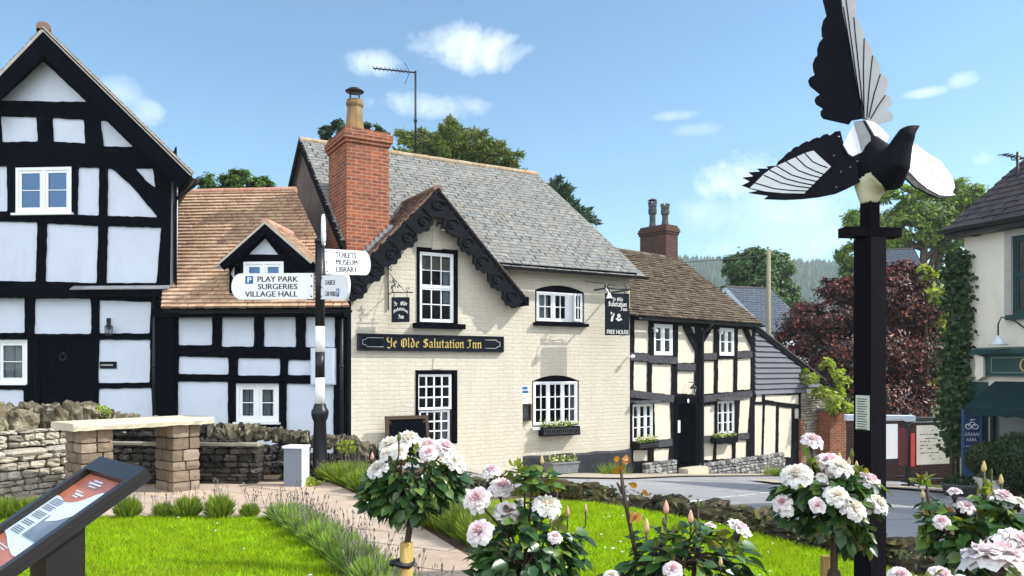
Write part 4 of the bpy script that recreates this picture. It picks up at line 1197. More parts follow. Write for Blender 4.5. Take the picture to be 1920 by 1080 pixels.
# chalkboard against the gable
t0, t1, z0, z1 = M.rect(725, 780, 806, 860, WO + .35)
t_ = fthing('chalkboard', 'black menu board in a brown wooden frame below the lattice window of the inn', 'chalkboard', M, z0, (t0 + t1) / 2)
lean = lambda a, y, b: (a, y + (b - z0) * .12, b)
mb = MB(M.M); mb.plate(rr(t0, t1, z0 - .2, z1), [rr(t0 + .07, t1 - .07, z0 - .1, z1 - .07)], -WO - .38, -WO - .33, fn=lean); mb.build('frame', wood('board_frame', (.05, .03, .016), .6), t_)
mb = MB(M.M); mb.plate(rr(t0 + .071, t1 - .071, z0 - .099, z1 - .071), [], -WO - .36, -WO - .345, fn=lean); mb.build('board', M_black, t_)
mb = MB(M.M)
for s in (t0 + .1, t1 - .1): mb.beam((s, -WO - .27, z1 - .1), (s, -WO - .06, z0 - .22), .04, .03)
mb.build('prop', wood('board_prop', (.05, .03, .016), .6), t_)
# TV aerial on the ridge
am = P(778, 283, M.w(2.0, RYM, 0).y)
Ya = 0
for i in range(200):                                             # point of the ridge line that stands at pixel column 778
    q = M.w(tC + i * .04, RYM, zrg)
    if CX + F * q.x / q.y >= 778: break
ax, ay = q.x, q.y
t_ = thing('tv_aerial', 'tall thin television aerial on a pole above the slate roof of the inn', 'aerial', (ax, ay, zrg))
top = CZ + (690 - 133) / F * ay
mb = MB(); mb.tube([(ax, ay, zrg - .1), (ax, ay, top)], .028, 6); zc = CZ + (690 - 226) / F * ay; mb.tube([(ax, ay, zc - .04), (ax, ay, zc + .04)], .045, 6); mb.build('pole', M_iron, t_)
mb = MB(); e0 = P(778, 136, ay); e1 = P(700, 128, ay + .25); mb.tube([e0, e1], .02, 6)
d = (e1 - e0); s = Vector((d.y, -d.x, 0)).normalized()
for i in range(9):
    c = e0 + d * (.2 + .78 * i / 8); mb.tube([c - s * .05 + Vector((-.03, 0, .04)), c + Vector((0, 0, .01)), c + s * .05 + Vector((.03, 0, -.04))], .011, 4)
c = e0 + d * .12
for k in (-1, 1): mb.tube([c, c + Vector((-.1 * 0 - .15, .1, k * .28))], .009, 4)
mb.build('boom', M_iron, t_)
# ================================================================== TIMBERED COTTAGE (right of the inn)
K = Frame(1183, 19.75, 41)
ct = fthing('timbered_cottage', 'small cream and black timbered cottage with brown stone tiled roof, right of the inn', 'house', K, -1.3, 2.2)
pc = lambda pts: [(1170 + a / 3.485, 580 + b / 3.485) for a, b in pts]
kt0 = -.05; kt1 = K.tz(1413, 700)[0]; RYK = 2.75
ze = K.tz(1300, 599, .28)[1]; rR = K.tz(1275, 486, -RYK)
zrg = rR[1]
mk = (zrg - ze) / (RYK + .28); zw = ze + mk * .28 - .06
zpl = K.tz(1350, 862)[1]; zg = -1.9
def krect(a, b, c, d): p = pc([(a, b), (c, d)]); return K.rect(p[0][0], p[0][1], p[1][0], p[1][1])
wn = [krect(190, 97, 312, 300), krect(618, 123, 714, 302), krect(50, 617, 184, 856), krect(606, 597, 717, 817)]
dd = krect(322, 575, 480, 1032)
out = [(kt0, zg), (dd[0], zg), (dd[0], dd[3]), (dd[1], dd[3]), (dd[1], zg), (kt1, zg), (kt1, zw), (kt0, zw)]
mb = MB(K.M); mb.plate(out, [rr(*q) for q in wn], 0, .2)
mb.plate([(0.0, zg), (5.6, zg), (5.6, zw), (RYK, zrg - .05), (0.0, zw)][0:0] or [(.201, zg), (5.6, zg), (5.6, zw), (RYK, zrg - .06), (.201, zw + .1)], [], kt1 - .2, kt1 - .002, fn=lambda a, y, b: (y, a, b))
mb.box(kt0, kt1 - .21, 5.4, 5.6, zg, zw)
mb.build('wall', M_cream_render, ct)
pans = [[(62, 67), (158, 75), (157, 288), (62, 283)], [(350, 106), (384, 108), (461, 262), (460, 350), (346, 350)], [(428, 112), (462, 116), (461, 172)],
        [(502, 122), (520, 126), (502, 150)], [(560, 128), (584, 128), (583, 288), (502, 290), (500, 238)], [(740, 128), (773, 130), (830, 248), (830, 270), (737, 273)], [(806, 130), (838, 133), (836, 188)],
        [(58, 338), (150, 345), (150, 540), (57, 530)], [(177, 357), (309, 362), (307, 558), (176, 545)], [(343, 403), (459, 405), (459, 556), (342, 550)],
        [(500, 341), (589, 335), (587, 550), (500, 552)], [(609, 325), (716, 322), (713, 540), (607, 545)], [(736, 322), (828, 318), (826, 524), (734, 527)],
        [(190, 605), (300, 606), (308, 850), (198, 852)], [(500, 632), (591, 625), (589, 832), (500, 836)], [(753, 578), (826, 574), (808, 808), (741, 811)],
        [(54, 921), (154, 918), (155, 990), (54, 992)], [(190, 912), (296, 906), (290, 989), (190, 991)], [(500, 870), (587, 865), (580, 983), (500, 985)], [(599, 880), (705, 878), (705, 974), (597, 980)], [(727, 853), (799, 855), (797, 970), (722, 974)]]
mb = MB(K.M); mb.plate(out, [wob(K.poly(pc(p)), .03, .012) for p in pans] + [rr(*q) for q in wn], -.035, -.001, back=False)
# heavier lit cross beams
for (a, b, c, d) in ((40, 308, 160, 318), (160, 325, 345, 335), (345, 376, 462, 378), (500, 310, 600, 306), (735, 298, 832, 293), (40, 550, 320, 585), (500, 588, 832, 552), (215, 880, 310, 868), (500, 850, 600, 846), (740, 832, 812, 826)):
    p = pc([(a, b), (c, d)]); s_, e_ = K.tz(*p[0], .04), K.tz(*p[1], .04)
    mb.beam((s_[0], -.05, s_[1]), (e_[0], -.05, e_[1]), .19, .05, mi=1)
for (a, b, c, d, w_) in ((392, 108, 470, 262, .12), (566, 118, 494, 240, .12), (784, 125, 842, 250, .11)):
    p = pc([(a, b), (c, d)]); s_, e_ = K.tz(*p[0], .04), K.tz(*p[1], .04); mb.beam((s_[0], -.045, s_[1]), (e_[0], -.045, e_[1]), w_, .045, mi=0)
mb.box(kt0, kt1, -.10, -.036, zw - .16, zw + .02, 0)
mb.build('timber_frame', [M_dark_timber, M_grey_timber], ct)
window(ct, K, wn[0], [(0, .5, 0, 1, 1, 2), (.5, 1, 0, 1, 1, 2)], -.03, .05, .05, .02, curtains=((.05, .35, .96), (.6, .96, .97)))
window(ct, K, wn[1], [(0, .5, 0, 1, 1, 2), (.5, 1, 0, 1, 1, 2)], -.03, .05, .05, .02, curtains=((.05, .3, .96), (.7, .96, .97)))
LT = [(0, .33, 0, 1, 1, 3), (.33, .67, 0, 1, 1, 3), (.67, 1, 0, 1, 1, 3)]
window(ct, K, wn[2], LT, -.02, .045, .03, .02, curtains=((.02, .22, .97), (.74, .97, .97)))
window(ct, K, wn[3], LT, -.02, .045, .03, .02, curtains=((.02, .3, .97), (.7, .97, .97)))
for q in (2, 3):
    mb = MB(K.M); z = wn[q][3]; mb.hexa([(wn[q][0] - .1, -.26, z + .01), (wn[q][1] + .14, -.26, z + .01), (wn[q][1] + .14, -.052, z + .06), (wn[q][0] - .1, -.052, z + .06), (wn[q][0] - .1, -.26, z + .035), (wn[q][1] + .14, -.26, z + .035), (wn[q][1] + .14, -.052, z + .09), (wn[q][0] - .1, -.052, z + .09)])
    mb.build('window_hood', M_grey_timber, ct)
# door, half open onto a dark passage
mb = MB(K.M); d0, d1, z0, z1 = dd
mb.box(d0, d0 + .16, -.06, .15, z0, z1); mb.box(d1 - .16, d1, -.06, .15, z0, z1); mb.box(d0 + .161, d1 - .161, -.06, .15, z1 - .18, z1)
mb.build('door_frame', M_black, ct)
mb = MB(K.M); mb.M = K.M @ Matrix.Translation((d1 - .17, .16, 0)) @ Matrix.Rotation(R(-62), 4, 'Z'); mb.box(-(d1 - d0 - .34), 0, 0, .045, z0 + .02, z1 - .2)
for k in range(2): mb.box(-(d1 - d0 - .34) + .08, -.08, -.012, -.001, z0 + .15 + k * .8, z0 + .8 + k * .8)
dr = mb.build('door', M_black, ct)
mb = MB(K.M); x, z = K.tz(1269, 799)[0], 0; p = pc([(346, 725), (346, 805)]); za, zb = K.tz(*p[1])[1], K.tz(*p[0])[1]; x = K.tz(*p[0])[0]
mb.box(x - .05, x + .05, -.075, -.061, za, zb); mb.build('notice_plate', M_sign_white, ct)
p = pc([(405, 598)]); x, z = K.tz(*p[0]); mb = MB(K.M); mb.stone((x, -.075, z), (.045, .015, .06), 0, .05); mb.build('house_number_plate', M_sign_white, ct)
mb = MB(K.M); q = krect(350, 1030, 482, 1066); mb.box(q[0], q[1], -.35, -.02, q[2] - .12, q[3] + .01); mb.build('doorstep', M_slab, ct)
# stone plinth
def masonry(mb, fr, t0, t1, z0, z1, y, sz=(.16, .30), hz=(.07, .13), dep=.09, nz=.2, top=None, mi=0, skip=None):
    z = z0
    while z < z1 - .02:
        h = min(rnd.uniform(*hz), z1 - z + .02); t = t0 - rnd.uniform(0, sz[0])
        while t < t1:
            w = rnd.uniform(*sz); a, b = max(t, t0), min(t + w, t1)
            if b - a > .04 and not (skip and skip((a + b) / 2, z + h / 2)) and (top is None or z + h * .7 < top((a + b) / 2)):
                mb.stone(((a + b) / 2, y, z + h / 2), ((b - a) / 2 * rnd.uniform(.9, 1.0), dep * rnd.uniform(.85, 1.15), h / 2 * rnd.uniform(.84, 1.0)), rnd.uniform(-.08, .08), nz * 1.2, .16, mi, 3, nz * .8)
            t += w
        z += h


mb = MB(K.M)
masonry(mb, K, d1 + .02, kt1 + 1.6, zg + .05, zpl, -.06); pl2 = K.tz(1215, 868)[1]; masonry(mb, K, kt0 + .45, d0 - .02, zg + .05, pl2, -.06)
mb.box(kt0, d0 - .03, -.03, -.004, zg, pl2 - .02, 1); mb.box(d1 + .03, kt1, -.03, -.004, zg, zpl - .02, 1)
mb.build('plinth', [island('grey_rubble_stone', [(0, (.10, .10, .10)), (.5, (.24, .24, .24)), (1, (.36, .35, .33))], .9, 9, .4, .9, 24, .15), M_plinth_tar], ct)
# roof
kl = kt0 - .3; er = K.tz(1430, 607, .28)[0]
o = Vector((kl, -.28, ze)); v = Vector((0, RYK + .28, zrg - ze)); ln = v.length
mb = MB(K.M); slab(mb, [o, Vector((er, -.28, ze)), Vector((rR[0], RYK, zrg)), Vector((kl, RYK, zrg))], .06, 1)
tiles(mb, o, (1, 0, 0), v, [(0, 0), (er - kl, 0), (rR[0] - kl, ln), (0, ln)], .20, .125, .028, .014)
slab(mb, [Vector((kl, RYK, zrg - .005)), Vector((rR[0], RYK, zrg - .005)), Vector((er, 5.9, ze)), Vector((kl, 5.9, ze))], .08, 0)
mb.build('roof', [M_stone_tile, M_black], ct)
mb = MB(K.M); half_round(mb, (kl, RYK, zrg - .03), (rR[0], RYK, zrg - .03), .10, .4); mb.build('ridge', M_stone_tile, ct)
gutter(ct, K, (kt0 + .02, -.34, ze - .04), (er - .05, -.34, ze - .04), .06)
p = pc([(490, 400)]); x = K.tz(*p[0])[0]
mb = MB(K.M); mb.tube([(x + .12, -.34, ze - .1), (x + .1, -.3, ze - .18), (x + .02, -.14, ze - .3), (x, -.12, ze - .42), (x, -.12, zg + .4)], .042, 8); mb.build('downpipe', M_black_gloss, ct)
# chimney with two pots
YK = RYK - .1
s0, s1 = K.tz(1249, 440, -YK)[0], K.tz(1271, 440, -YK)[0]
zt = CZ + (690 - 424) / F * K.w(s0, YK, 0).y; dp = 1.08
mb = MB(K.M); mb.box(s0, s1, YK, YK + dp, zrg - 1.2, zt - .22)
for i, e in enumerate((.03, .06, .04, .0)): mb.box(s0 - e, s1 + e, YK - e, YK + dp + e, zt - .22 + i * .075 + .001, zt - .22 + i * .075 + .074)
ch = mb.build('chimney', M_shaded_brick, ct)
for k, (px, top) in enumerate(((1223, 383), (1249, 387))):
    cx = (s0 + s1) / 2; cy = YK + (.80, .28)[k]; hp = CZ + (690 - top) / F * K.w(cx, cy, 0).y - zt - .04
    mb = MB(K.M); mb.lathe([(.17, 0), (.13, .05), (.10, .2), (.10, hp * .55), (.14, hp * .62), (.14, hp * .8), (.12, hp * .84), (.145, hp * .9), (.13, hp), (.09, hp), (.09, hp * .8)], (cx, cy, zt + .05), 8, 0, False)
    for q in range(6): mb.box(cx + .12 * math.cos(q * 1.047) - .025, cx + .12 * math.cos(q * 1.047) + .025, cy + .12 * math.sin(q * 1.047) - .025, cy + .12 * math.sin(q * 1.047) + .025, zt + .05 + hp - .01, zt + .05 + hp + .07)
    if k == 0: mb.lathe([(.16, hp + .11), (.15, hp + .13), (.03, hp + .18)], (cx, cy, zt + .05), 8)
    mb.build('chimney_pot', M_dark_pot, ch)
# lamps on the cottage
for (a, b, lb) in ((204, 137, 'little white security lamp by the left upper window of the timbered cottage'), (629, 150, 'little white security lamp by the right upper window of the timbered cottage')):
    p = pc([(a, b)]); x, z = K.tz(*p[0], .12); mb = MB(K.M); mb.lathe([(.02, .06), (.055, .02), (.06, -.04), (.03, -.06)], (x, -.14, z), 8); mb.tube([(x - .02, -.036, z + .06), (x, -.14, z + .05)], .015, 5)
    tag(mb.build('security_lamp', M_white), lb, 'lamp', 'security lamps on the timbered cottage')
p = pc([(450, 515)]); x, z = K.tz(*p[0], .2)
t_ = fthing('porch_lantern', 'black lantern with a cone top hanging over the dark doorway of the timbered cottage', 'lantern', K, z - .1, x)
mb = MB(K.M); mb.lathe([(.02, .10), (.03, .08), (.11, 0), (.10, -.01)], (x, -.22, z), 8); mb.tube([(x, -.05, z + .16), (x, -.22, z + .16), (x, -.22, z + .09)], .012, 5); mb.build('hood', M_iron, t_)
mb = MB(K.M); mb.lathe([(.07, 0), (.045, -.17)], (x, -.22, z - .012), 8); mb.build('glass', M_glass, t_)
WB.append(window_box(K, 1199, 830, 1236, 841, 'slatted planter box with yellow flowers under the left lower window of the timbered cottage', off=.05))
WB.append(window_box(K, 1345, 820, 1384, 831, 'small green planter box under the right lower window of the timbered cottage', off=.05, lattice=False))

# ---- weatherboarded lean-to
pe = lambda pts: [(1400 + a / 3.6, 590 + b / 3.6) for a, b in pts]
ex = fthing('weatherboarded_outbuilding', 'grey weatherboarded lean-to over cream timbered panels at the end of the timbered cottage', 'outbuilding', K, -1.6, kt1 + 1.0)
e0 = kt1 + .02; top0 = K.tz(*pe([(55, 120)])[0]); top1 = K.tz(*pe([(480, 455)])[0]); sl = (top0[1] - top1[1]) / (top1[0] - e0)
zb = K.tz(*pe([(260, 530)])[0])[1]; ex1 = K.tz(*pe([(360, 530)])[0])[0]; ex2 = K.tz(*pe([(485, 530)])[0])[0]
mb = MB(K.M); z = zb; n = 9; h = .165
rl = lambda t: top0[1] - sl * (t - e0)
while z < top0[1] - .05:
    tm = min(ex2, e0 + (top0[1] - z) / sl); tm2 = min(ex2, e0 + max(.02, (top0[1] - z - h) / sl))
    mb.hexa([(e0, -.075, z), (tm, -.075, z), (tm, .02, z), (e0, .02, z), (e0, -.012, z + h + .01), (tm2, -.012, z + h + .01), (tm2, .02, z + h + .01), (e0, .02, z + h + .01)]); z += h
mb.build('weatherboards', M_boards, ex)
mb = MB(K.M); mb.plate([(e0, zg), (ex1, zg), (ex1, zb - .001), (e0, zb - .001)], [], 0.0, .2); mb.build('wall', M_cream_render, ex)
ep = [[(44, 540), (104, 540), (102, 588), (42, 588)], [(120, 541), (350, 540), (349, 606), (210, 589), (118, 573)], [(46, 606), (108, 606), (100, 954), (46, 960)], [(119, 606), (199, 613), (194, 954), (107, 955)], [(213, 622), (304, 631), (299, 963), (209, 955)], [(319, 630), (350, 630), (350, 704), (319, 700)]]
mb = MB(K.M); mb.plate([(e0 - .004, zg + .1), (ex1, zg + .1), (ex1, zb - .002), (e0 - .004, zb - .002)], [wob(K.poly(pe(p)), .03, .01) for p in ep], -.03, -.001, back=False); mb.build('timber_frame', M_dark_timber, ex)
mb = MB(K.M); a = Vector((e0 - .15, -.09, top0[1] + sl * .15 + .03)); b = Vector((top1[0] + .4, -.09, top1[1] - sl * .4 + .03)); d = b - a
mb.hexa([a, b, b + Vector((0, .1, 0)), a + Vector((0, .1, 0)), a + Vector((0, 0, .17)), b + Vector((0, 0, .17)), b + Vector((0, .1, .17)), a + Vector((0, .1, .17))])
mb.build('barge_board', M_dark_timber, ex)
mb = MB(K.M); a2, b2 = a + Vector((0, -.02, .20)), b + Vector((0, -.02, .20)); slab(mb, [a2, b2, b2 + Vector((0, 3, 0)), a2 + Vector((0, 3, 0))], .04); mb.box(e0, ex2, 2.6, 2.8, zg, zb + .5); mb.build('roof', M_dark_tile, ex)
# rubble wall beside it
sw = fthing('rubble_wall', 'buff rubble stone wall between the weatherboarded lean-to and the brick gate pier', 'wall', K, -1.8, ex1 + 1)
s0_, s1_ = ex1 + .02, K.tz(1556, 800)[0]; zt = zb - .02
mb = MB(K.M); masonry(mb, K, s0_, s1_, zg, zt, .02, (.14, .34), (.06, .13), .12, .2); mb.box(s0_, s1_, .06, .4, zg, zt - .05, 1); mb.build('stones', [M_stone_lit, M_mortar], sw)
mb = MB(K.M); mb.box(ex1 - .14, ex1 + .05, -.1, .05, zg, K.tz(1495, 786)[1]); mb.build('brick_quoin', M_red_brick, sw)
# brick gate pier with a tilted stone cap
gp = Frame(1556, 25.3, 22)
pr = fthing('brick_gate_pier', 'red brick gate pier with a tilted grey stone cap, right of the rubble wall', 'gate pier', gp, -1.9, .4)
g0, g1 = 0.0, gp.tz(1586, 800)[0]; zt = gp.tz(1570, 772)[1]
mb = MB(gp.M); mb.box(g0, g1, 0, .75, -2.2, zt); mb.build('pier', M_red_brick, pr)
mb = MB(gp.M); mb.hexa([(g0 - .05, -.06, zt + .001), (g1 + .3, -.06, zt + .11), (g1 + .3, .8, zt + .14), (g0 - .05, .8, zt + .03), (g0 - .03, -.05, zt + .08), (g1 + .28, -.05, zt + .19), (g1 + .28, .78, zt + .22), (g0 - .03, .78, zt + .11)]); mb.build('cap', M_lead, pr)
# brick wall darkened for shade behind post, running on to the barrier, with pale coping
bw = Frame(1590, 22.0, -14)
w_ = fthing('brick_boundary_wall', 'low dark brick wall with a pale coping behind the metal barriers', 'wall', bw, -1.9, 1.5)
b1 = bw.tz(1800, 800)[0]; zt = bw.tz(1680, 790)[1]
mb = MB(bw.M); mb.box(0, b1, 0, .3, -2.4, zt); mb.build('wall', M_shaded_brick, w_)
mb = MB(bw.M); bm1 = bw.tz(1716, 800)[0]; mb.box(-.05, bm1, -.06, .36, zt + .001, zt + .16); mb.build('coping', M_white_render, w_)
mb = MB(bw.M); mb.box(bm1 + .01, b1, -.05, .35, zt + .001, zt + .12); mb.build('coping', M_dark_pot, w_)  # right part of the coping is coloured dark where shadow falls

# ================================================================== RIGHT SHOP
S = Frame(1808, 16.0, -68)
sh = fthing('corner_shop', 'cream corner shop with dark tiled roof, dark green shopfront and awning at the right edge', 'shop', S, -1.2, 2.0)
SQ = .46; s1 = 9.0; ze = S.tz(1850, 418, .30)[1]; zg2 = -1.4
win = (1.02, 2.05, S.tz(1905, 590)[1], S.tz(1905, 442)[1])
win = (S.tz(1897, 500)[0], S.tz(1897, 500)[0] + 1.0, win[2], win[3])
zaw1 = S.tz(1840, 716)[1]; zaw0 = S.tz(1810, 776, 1.0)[1]
swin = (.55, s1 - .3, -.55, zaw0 + .5)
mb = MB(S.M); mb.plate([(0, zg2), (s1, zg2), (s1, ze + .2), (0, ze + .2)], [rr(*win), rr(*swin)], 0, .25)
mb.hexa([(SQ * .251, .251, zg2), (.25 + SQ * .251, .251, zg2), (.25 + SQ * 7.8, 7.8, zg2), (SQ * 7.8, 7.8, zg2), (SQ * .251, .251, ze), (.25 + SQ * .251, .251, ze), (.25 + SQ * 7.8, 7.8, ze), (SQ * 7.8, 7.8, ze)]); mb.box(s1 - .25, s1, .251, 8, zg2, ze + .2); mb.box(SQ * 7.8 + .26, s1 - .251, 7.8, 8, zg2, ze + .2)
mb.build('wall', M_shop_render, sh)
# hipped roof
mb = MB(S.M); o = Vector((-.25, -.30, ze)); rise = .98
H = 4.2; LN = s1 + .5
a, b, c, d = Vector((-.25, -.3, ze)), Vector((s1 + .25, -.3, ze)), Vector((s1 + .25, H - .3, ze + H * rise)), Vector((-.25 + SQ * H, H - .3, ze + H * rise))
v = Vector((0, H, H * rise)); ln = v.length
slab(mb, [a, b, c, d], .06, 1); tiles(mb, a, (1, 0, 0), v, [(0, 0), (LN, 0), (LN, ln), (SQ * H, ln)], .27, .19, .022, .004)
slab(mb, [d, c, Vector((s1 + .25, 8.1, ze)), Vector((-.25 + SQ * 8.4, 8.1, ze))], .06, 0)
mb.build('roof', [M_dark_tile, M_black], sh)
mb = MB(S.M); mb.plate([(.26, ze + .001), (7.79, ze + .001), (H - .3, ze + H * rise - .2), (.26, ze + .15)], [], 0.03, .24, fn=lambda a_, y, b_: (y + SQ * a_, a_, b_)); mb.build('end_gable', M_shop_render, sh)
mb = MB(S.M); mb.box(-.24, s1 + .2, -.28, -.002, ze - .16, ze - .03); mb.build('soffit', M_panel_black, sh)
gutter(sh, S, (-.3, -.36, ze - .01), (s1 + .2, -.36, ze - .01), .065)
window(sh, S, win, [(0, 1, .5, 1, 3, 2), (0, 1, 0, .5, 3, 2)], .03, .06, .04, .02, frame_m=M_green_paint, sill=(.13, .10, .07), sill_m=M_green_paint)
mb = MB(S.M); mb.plate([(win[0] - .13, win[2]), (win[1] + .13, win[2]), (win[1] + .13, win[3] + .13), (win[0] - .13, win[3] + .13)], [rr(win[0] + .005, win[1] - .005, win[2] + .001, win[3] - .005)], -.03, -.001); mb.build('window_surround', paint('grey_reveal', (.38, .37, .34), .8), sh)
mb = MB(S.M); zc = S.tz(1895, 425)[1]; mb.box(win[0] - .22, win[1] + .2, -.16, -.031, win[3] + .131, ze - .17); mb.build('window_head', M_green_paint, sh)
# shopfront
f0 = S.tz(1838, 690, .1)[0]; fz0, fz1 = S.tz(1870, 705, .1)[1], S.tz(1870, 664, .1)[1]
mb = MB(S.M); mb.box(f0, s1 - .1, -.12, -.002, fz0, fz1); mb.hexa([(f0 - .12, -.26, fz1 + .001), (s1, -.26, fz1 + .001), (s1, -.002, fz1 + .001), (f0 - .12, -.002, fz1 + .001), (f0 - .12, -.16, fz1 + .10), (s1, -.16, fz1 + .10), (s1, -.002, fz1 + .14), (f0 - .12, -.002, fz1 + .14)])
mb.build('fascia', M_green_paint, sh)
mb = MB(S.M); mb.plate(rr(f0 + .25, s1 - .4, fz0 + .06, fz1 - .06), [rr(f0 + .27, s1 - .42, fz0 + .08, fz1 - .08)], -.135, -.121); mb.build('fascia_panel', paint('sage_line', (.12, .20, .14), .5), sh)
x = S.tz(1911, 690, .13)[0]; zz = (fz0 + fz1) / 2
mb = MB(S.M); text(mb, 'C', x, x + .17, zz - .13, zz + .13, -.128, bold=.01); mb.build('lettering', M_gold, sh)
mb = MB(S.M); q = S.poly([(1828, 662), (1846, 670), (1846, 706), (1834, 714), (1830, 700), (1832, 684)], .14); mb.plate(q[::-1] if False else q, [], -.18, -.03); mb.build('corbel', M_shop_render, sh)
# awning
tA = S.tz(1807, 776, 1.0)[0]; mb = MB(S.M); n = 48; vs = []
for i in range(n + 1):
    t = tA + (s1 - tA) * i / n; sag = .015 * math.sin(i * 1.3)
    vs += [(t, -.13, zaw1 + .02), (t, -.55 + sag, zaw1 - .36 * (zaw1 - zaw0) / .9 * .9), (t, -1.0, zaw0 + .12), (t, -1.01, zaw0 - (.03 if i % 2 else 0))]
mb.add(vs, [(4 * i + k, 4 * i + 4 + k, 4 * i + 5 + k, 4 * i + 1 + k) for i in range(n) for k in range(3)], 0, False); mb.add([vs[0], vs[1], vs[2], (tA, -.13, zaw0 + .12)], [(0, 1, 2, 3)])
mb.build('awning', M_awning, sh)
mb = MB(S.M); mb.plate(rr(*swin), [rr(swin[0] + .06 + i * .78, swin[0] + .74 + i * .78, swin[2] + .06, swin[3] - .06) for i in range(10)], .02, .10)
sw_ = mb.build('shop_window', M_green_paint, sh)
mb = MB(S.M); mb.box(swin[0] + .01, swin[1] - .01, .05, .055, swin[2] + .01, swin[3] - .01); mb.build('pane', M_glass, sw_)
mb = MB(S.M)
for i in range(10): mb.box(swin[0] + .1 + i * .78, swin[0] + .66 + i * .78, .16, .165, swin[2] + .35, swin[3] - .05)
mb.build('curtain', M_curtain, sw_)
mb = MB(S.M); mb.box(.1, swin[0] - .02, -.06, -.002, zg2, zaw0 + .6); mb.build('pilaster', M_green_paint, sh)
mb = MB(S.M); mb.box(.02, s1, -.08, -.002, zg2, swin[2] - .05); mb.build('stall_riser', M_panel_black, sh)
x, z = S.tz(1832, 434); mb = MB(S.M); mb.box(x - .05, x + .08, -.12, -.002, z - .10, z + .03); tag(mb.build('alarm_box', M_iron), 'tiny dark alarm box under the eaves of the corner shop', 'alarm')
# swan-neck lamp on the shop
x, z = S.tz(1874, 643, .35)
t_ = fthing('swan_neck_lamp', 'silver swan neck lamp with a bell shade over the green shop fascia', 'lamp', S, z - .05, x)
mb = MB(S.M); mb.tube([(x + .55, -.03, z + .28), (x + .35, -.08, z + .24), (x + .2, -.2, z + .42), (x, -.3, z + .5), (x - .02, -.36, z + .36), (x - .02, -.36, z + .12)], .016, 6); mb.build('arm', M_iron, t_)
mb = MB(S.M); mb.lathe([(.04, .14), (.06, .10), (.16, -.02), (.165, -.04), (.15, -.04), (.05, .08)], (x - .02, -.36, z), 14); mb.build('shade', metal('brushed_steel', (.55, .58, .62), .3), t_)
# aerial on the shop roof
for i in range(200):
    yl = i * .02; q = S.w(.3 + SQ * yl, yl, ze + (yl + .3) * rise)
    if CX + F * q.x / q.y >= 1908: break
yy = q.y
t_ = thing('rooftop_aerial', 'short television aerial on the dark tiled roof of the corner shop', 'aerial', q)
mb = MB(); top = P(1908, 285, yy); mb.tube([(top.x, yy, q.z - .4), top], .03, 6); mb.build('pole', M_iron, t_)
mb = MB(); e0 = P(1880, 289, yy); e1 = P(1925, 299, yy); mb.tube([e0, e1], .014, 5)
for i in range(6): c = e0.lerp(e1, (i + .2) / 6); mb.tube([c + Vector((0, -.18, -.03)), c + Vector((0, .18, .03))], .010, 4)
mb.tube([P(1897, 293, yy), P(1897, 300, yy), P(1908, 300, yy)], .012, 5); mb.build('boom', M_iron, t_)

# the next house along, beyond the right edge of the picture, which shades the road
NH = Frame(960, 9, -90); NH.M = Matrix.Translation((9.0, 9.9, 0)) @ Matrix.Rotation(R(-90), 4, 'Z'); NH.X0, NH.Y0 = 9.0, 9.9
nh = thing('neighbouring_house', 'cream gabled house next along from the corner shop, just outside the picture on the right', 'house', (9.0, 8.2, -.3), R(-90))
wn_ = [(.5, 1.3, 2.6, 3.7), (2.0, 2.8, 2.6, 3.7), (.5, 1.3, .4, 1.5)]
mb = MB(NH.M); mb.plate([(0, -.6), (3.3, -.6), (3.3, 4.6), (1.65, 6.3), (0, 4.6)], [rr(*q_) for q_ in wn_], 0, .25); mb.box(0, .25, .251, 5, -.6, 4.6); mb.box(3.05, 3.3, .251, 5, -.6, 4.6); mb.plate([(0, -.6), (3.3, -.6), (3.3, 4.6), (1.65, 6.3), (0, 4.6)], [], 5, 5.2); mb.build('wall', M_shop_render, nh)
for q_ in wn_: window(nh, NH, q_, [(0, .5, 0, 1, 1, 2), (.5, 1, 0, 1, 1, 2)], .05, sill=(.08, .05, .05))
for sg in (-1, 1):
    mb = MB(NH.M); o = Vector((1.65 + sg * 1.9, -.25, 4.4)); v = Vector((1.65, -.25, 6.45)) - o
    slab(mb, [o, o + Vector((0, 5.7, 0)), o + Vector((0, 5.7, 0)) + v, o + v], .06, 0); tiles(mb, o, (0, 1, 0), v, [(0, 0), (5.7, 0), (5.7, v.length), (0, v.length)], .27, .2, .02); mb.build('roof', M_dark_tile, nh)

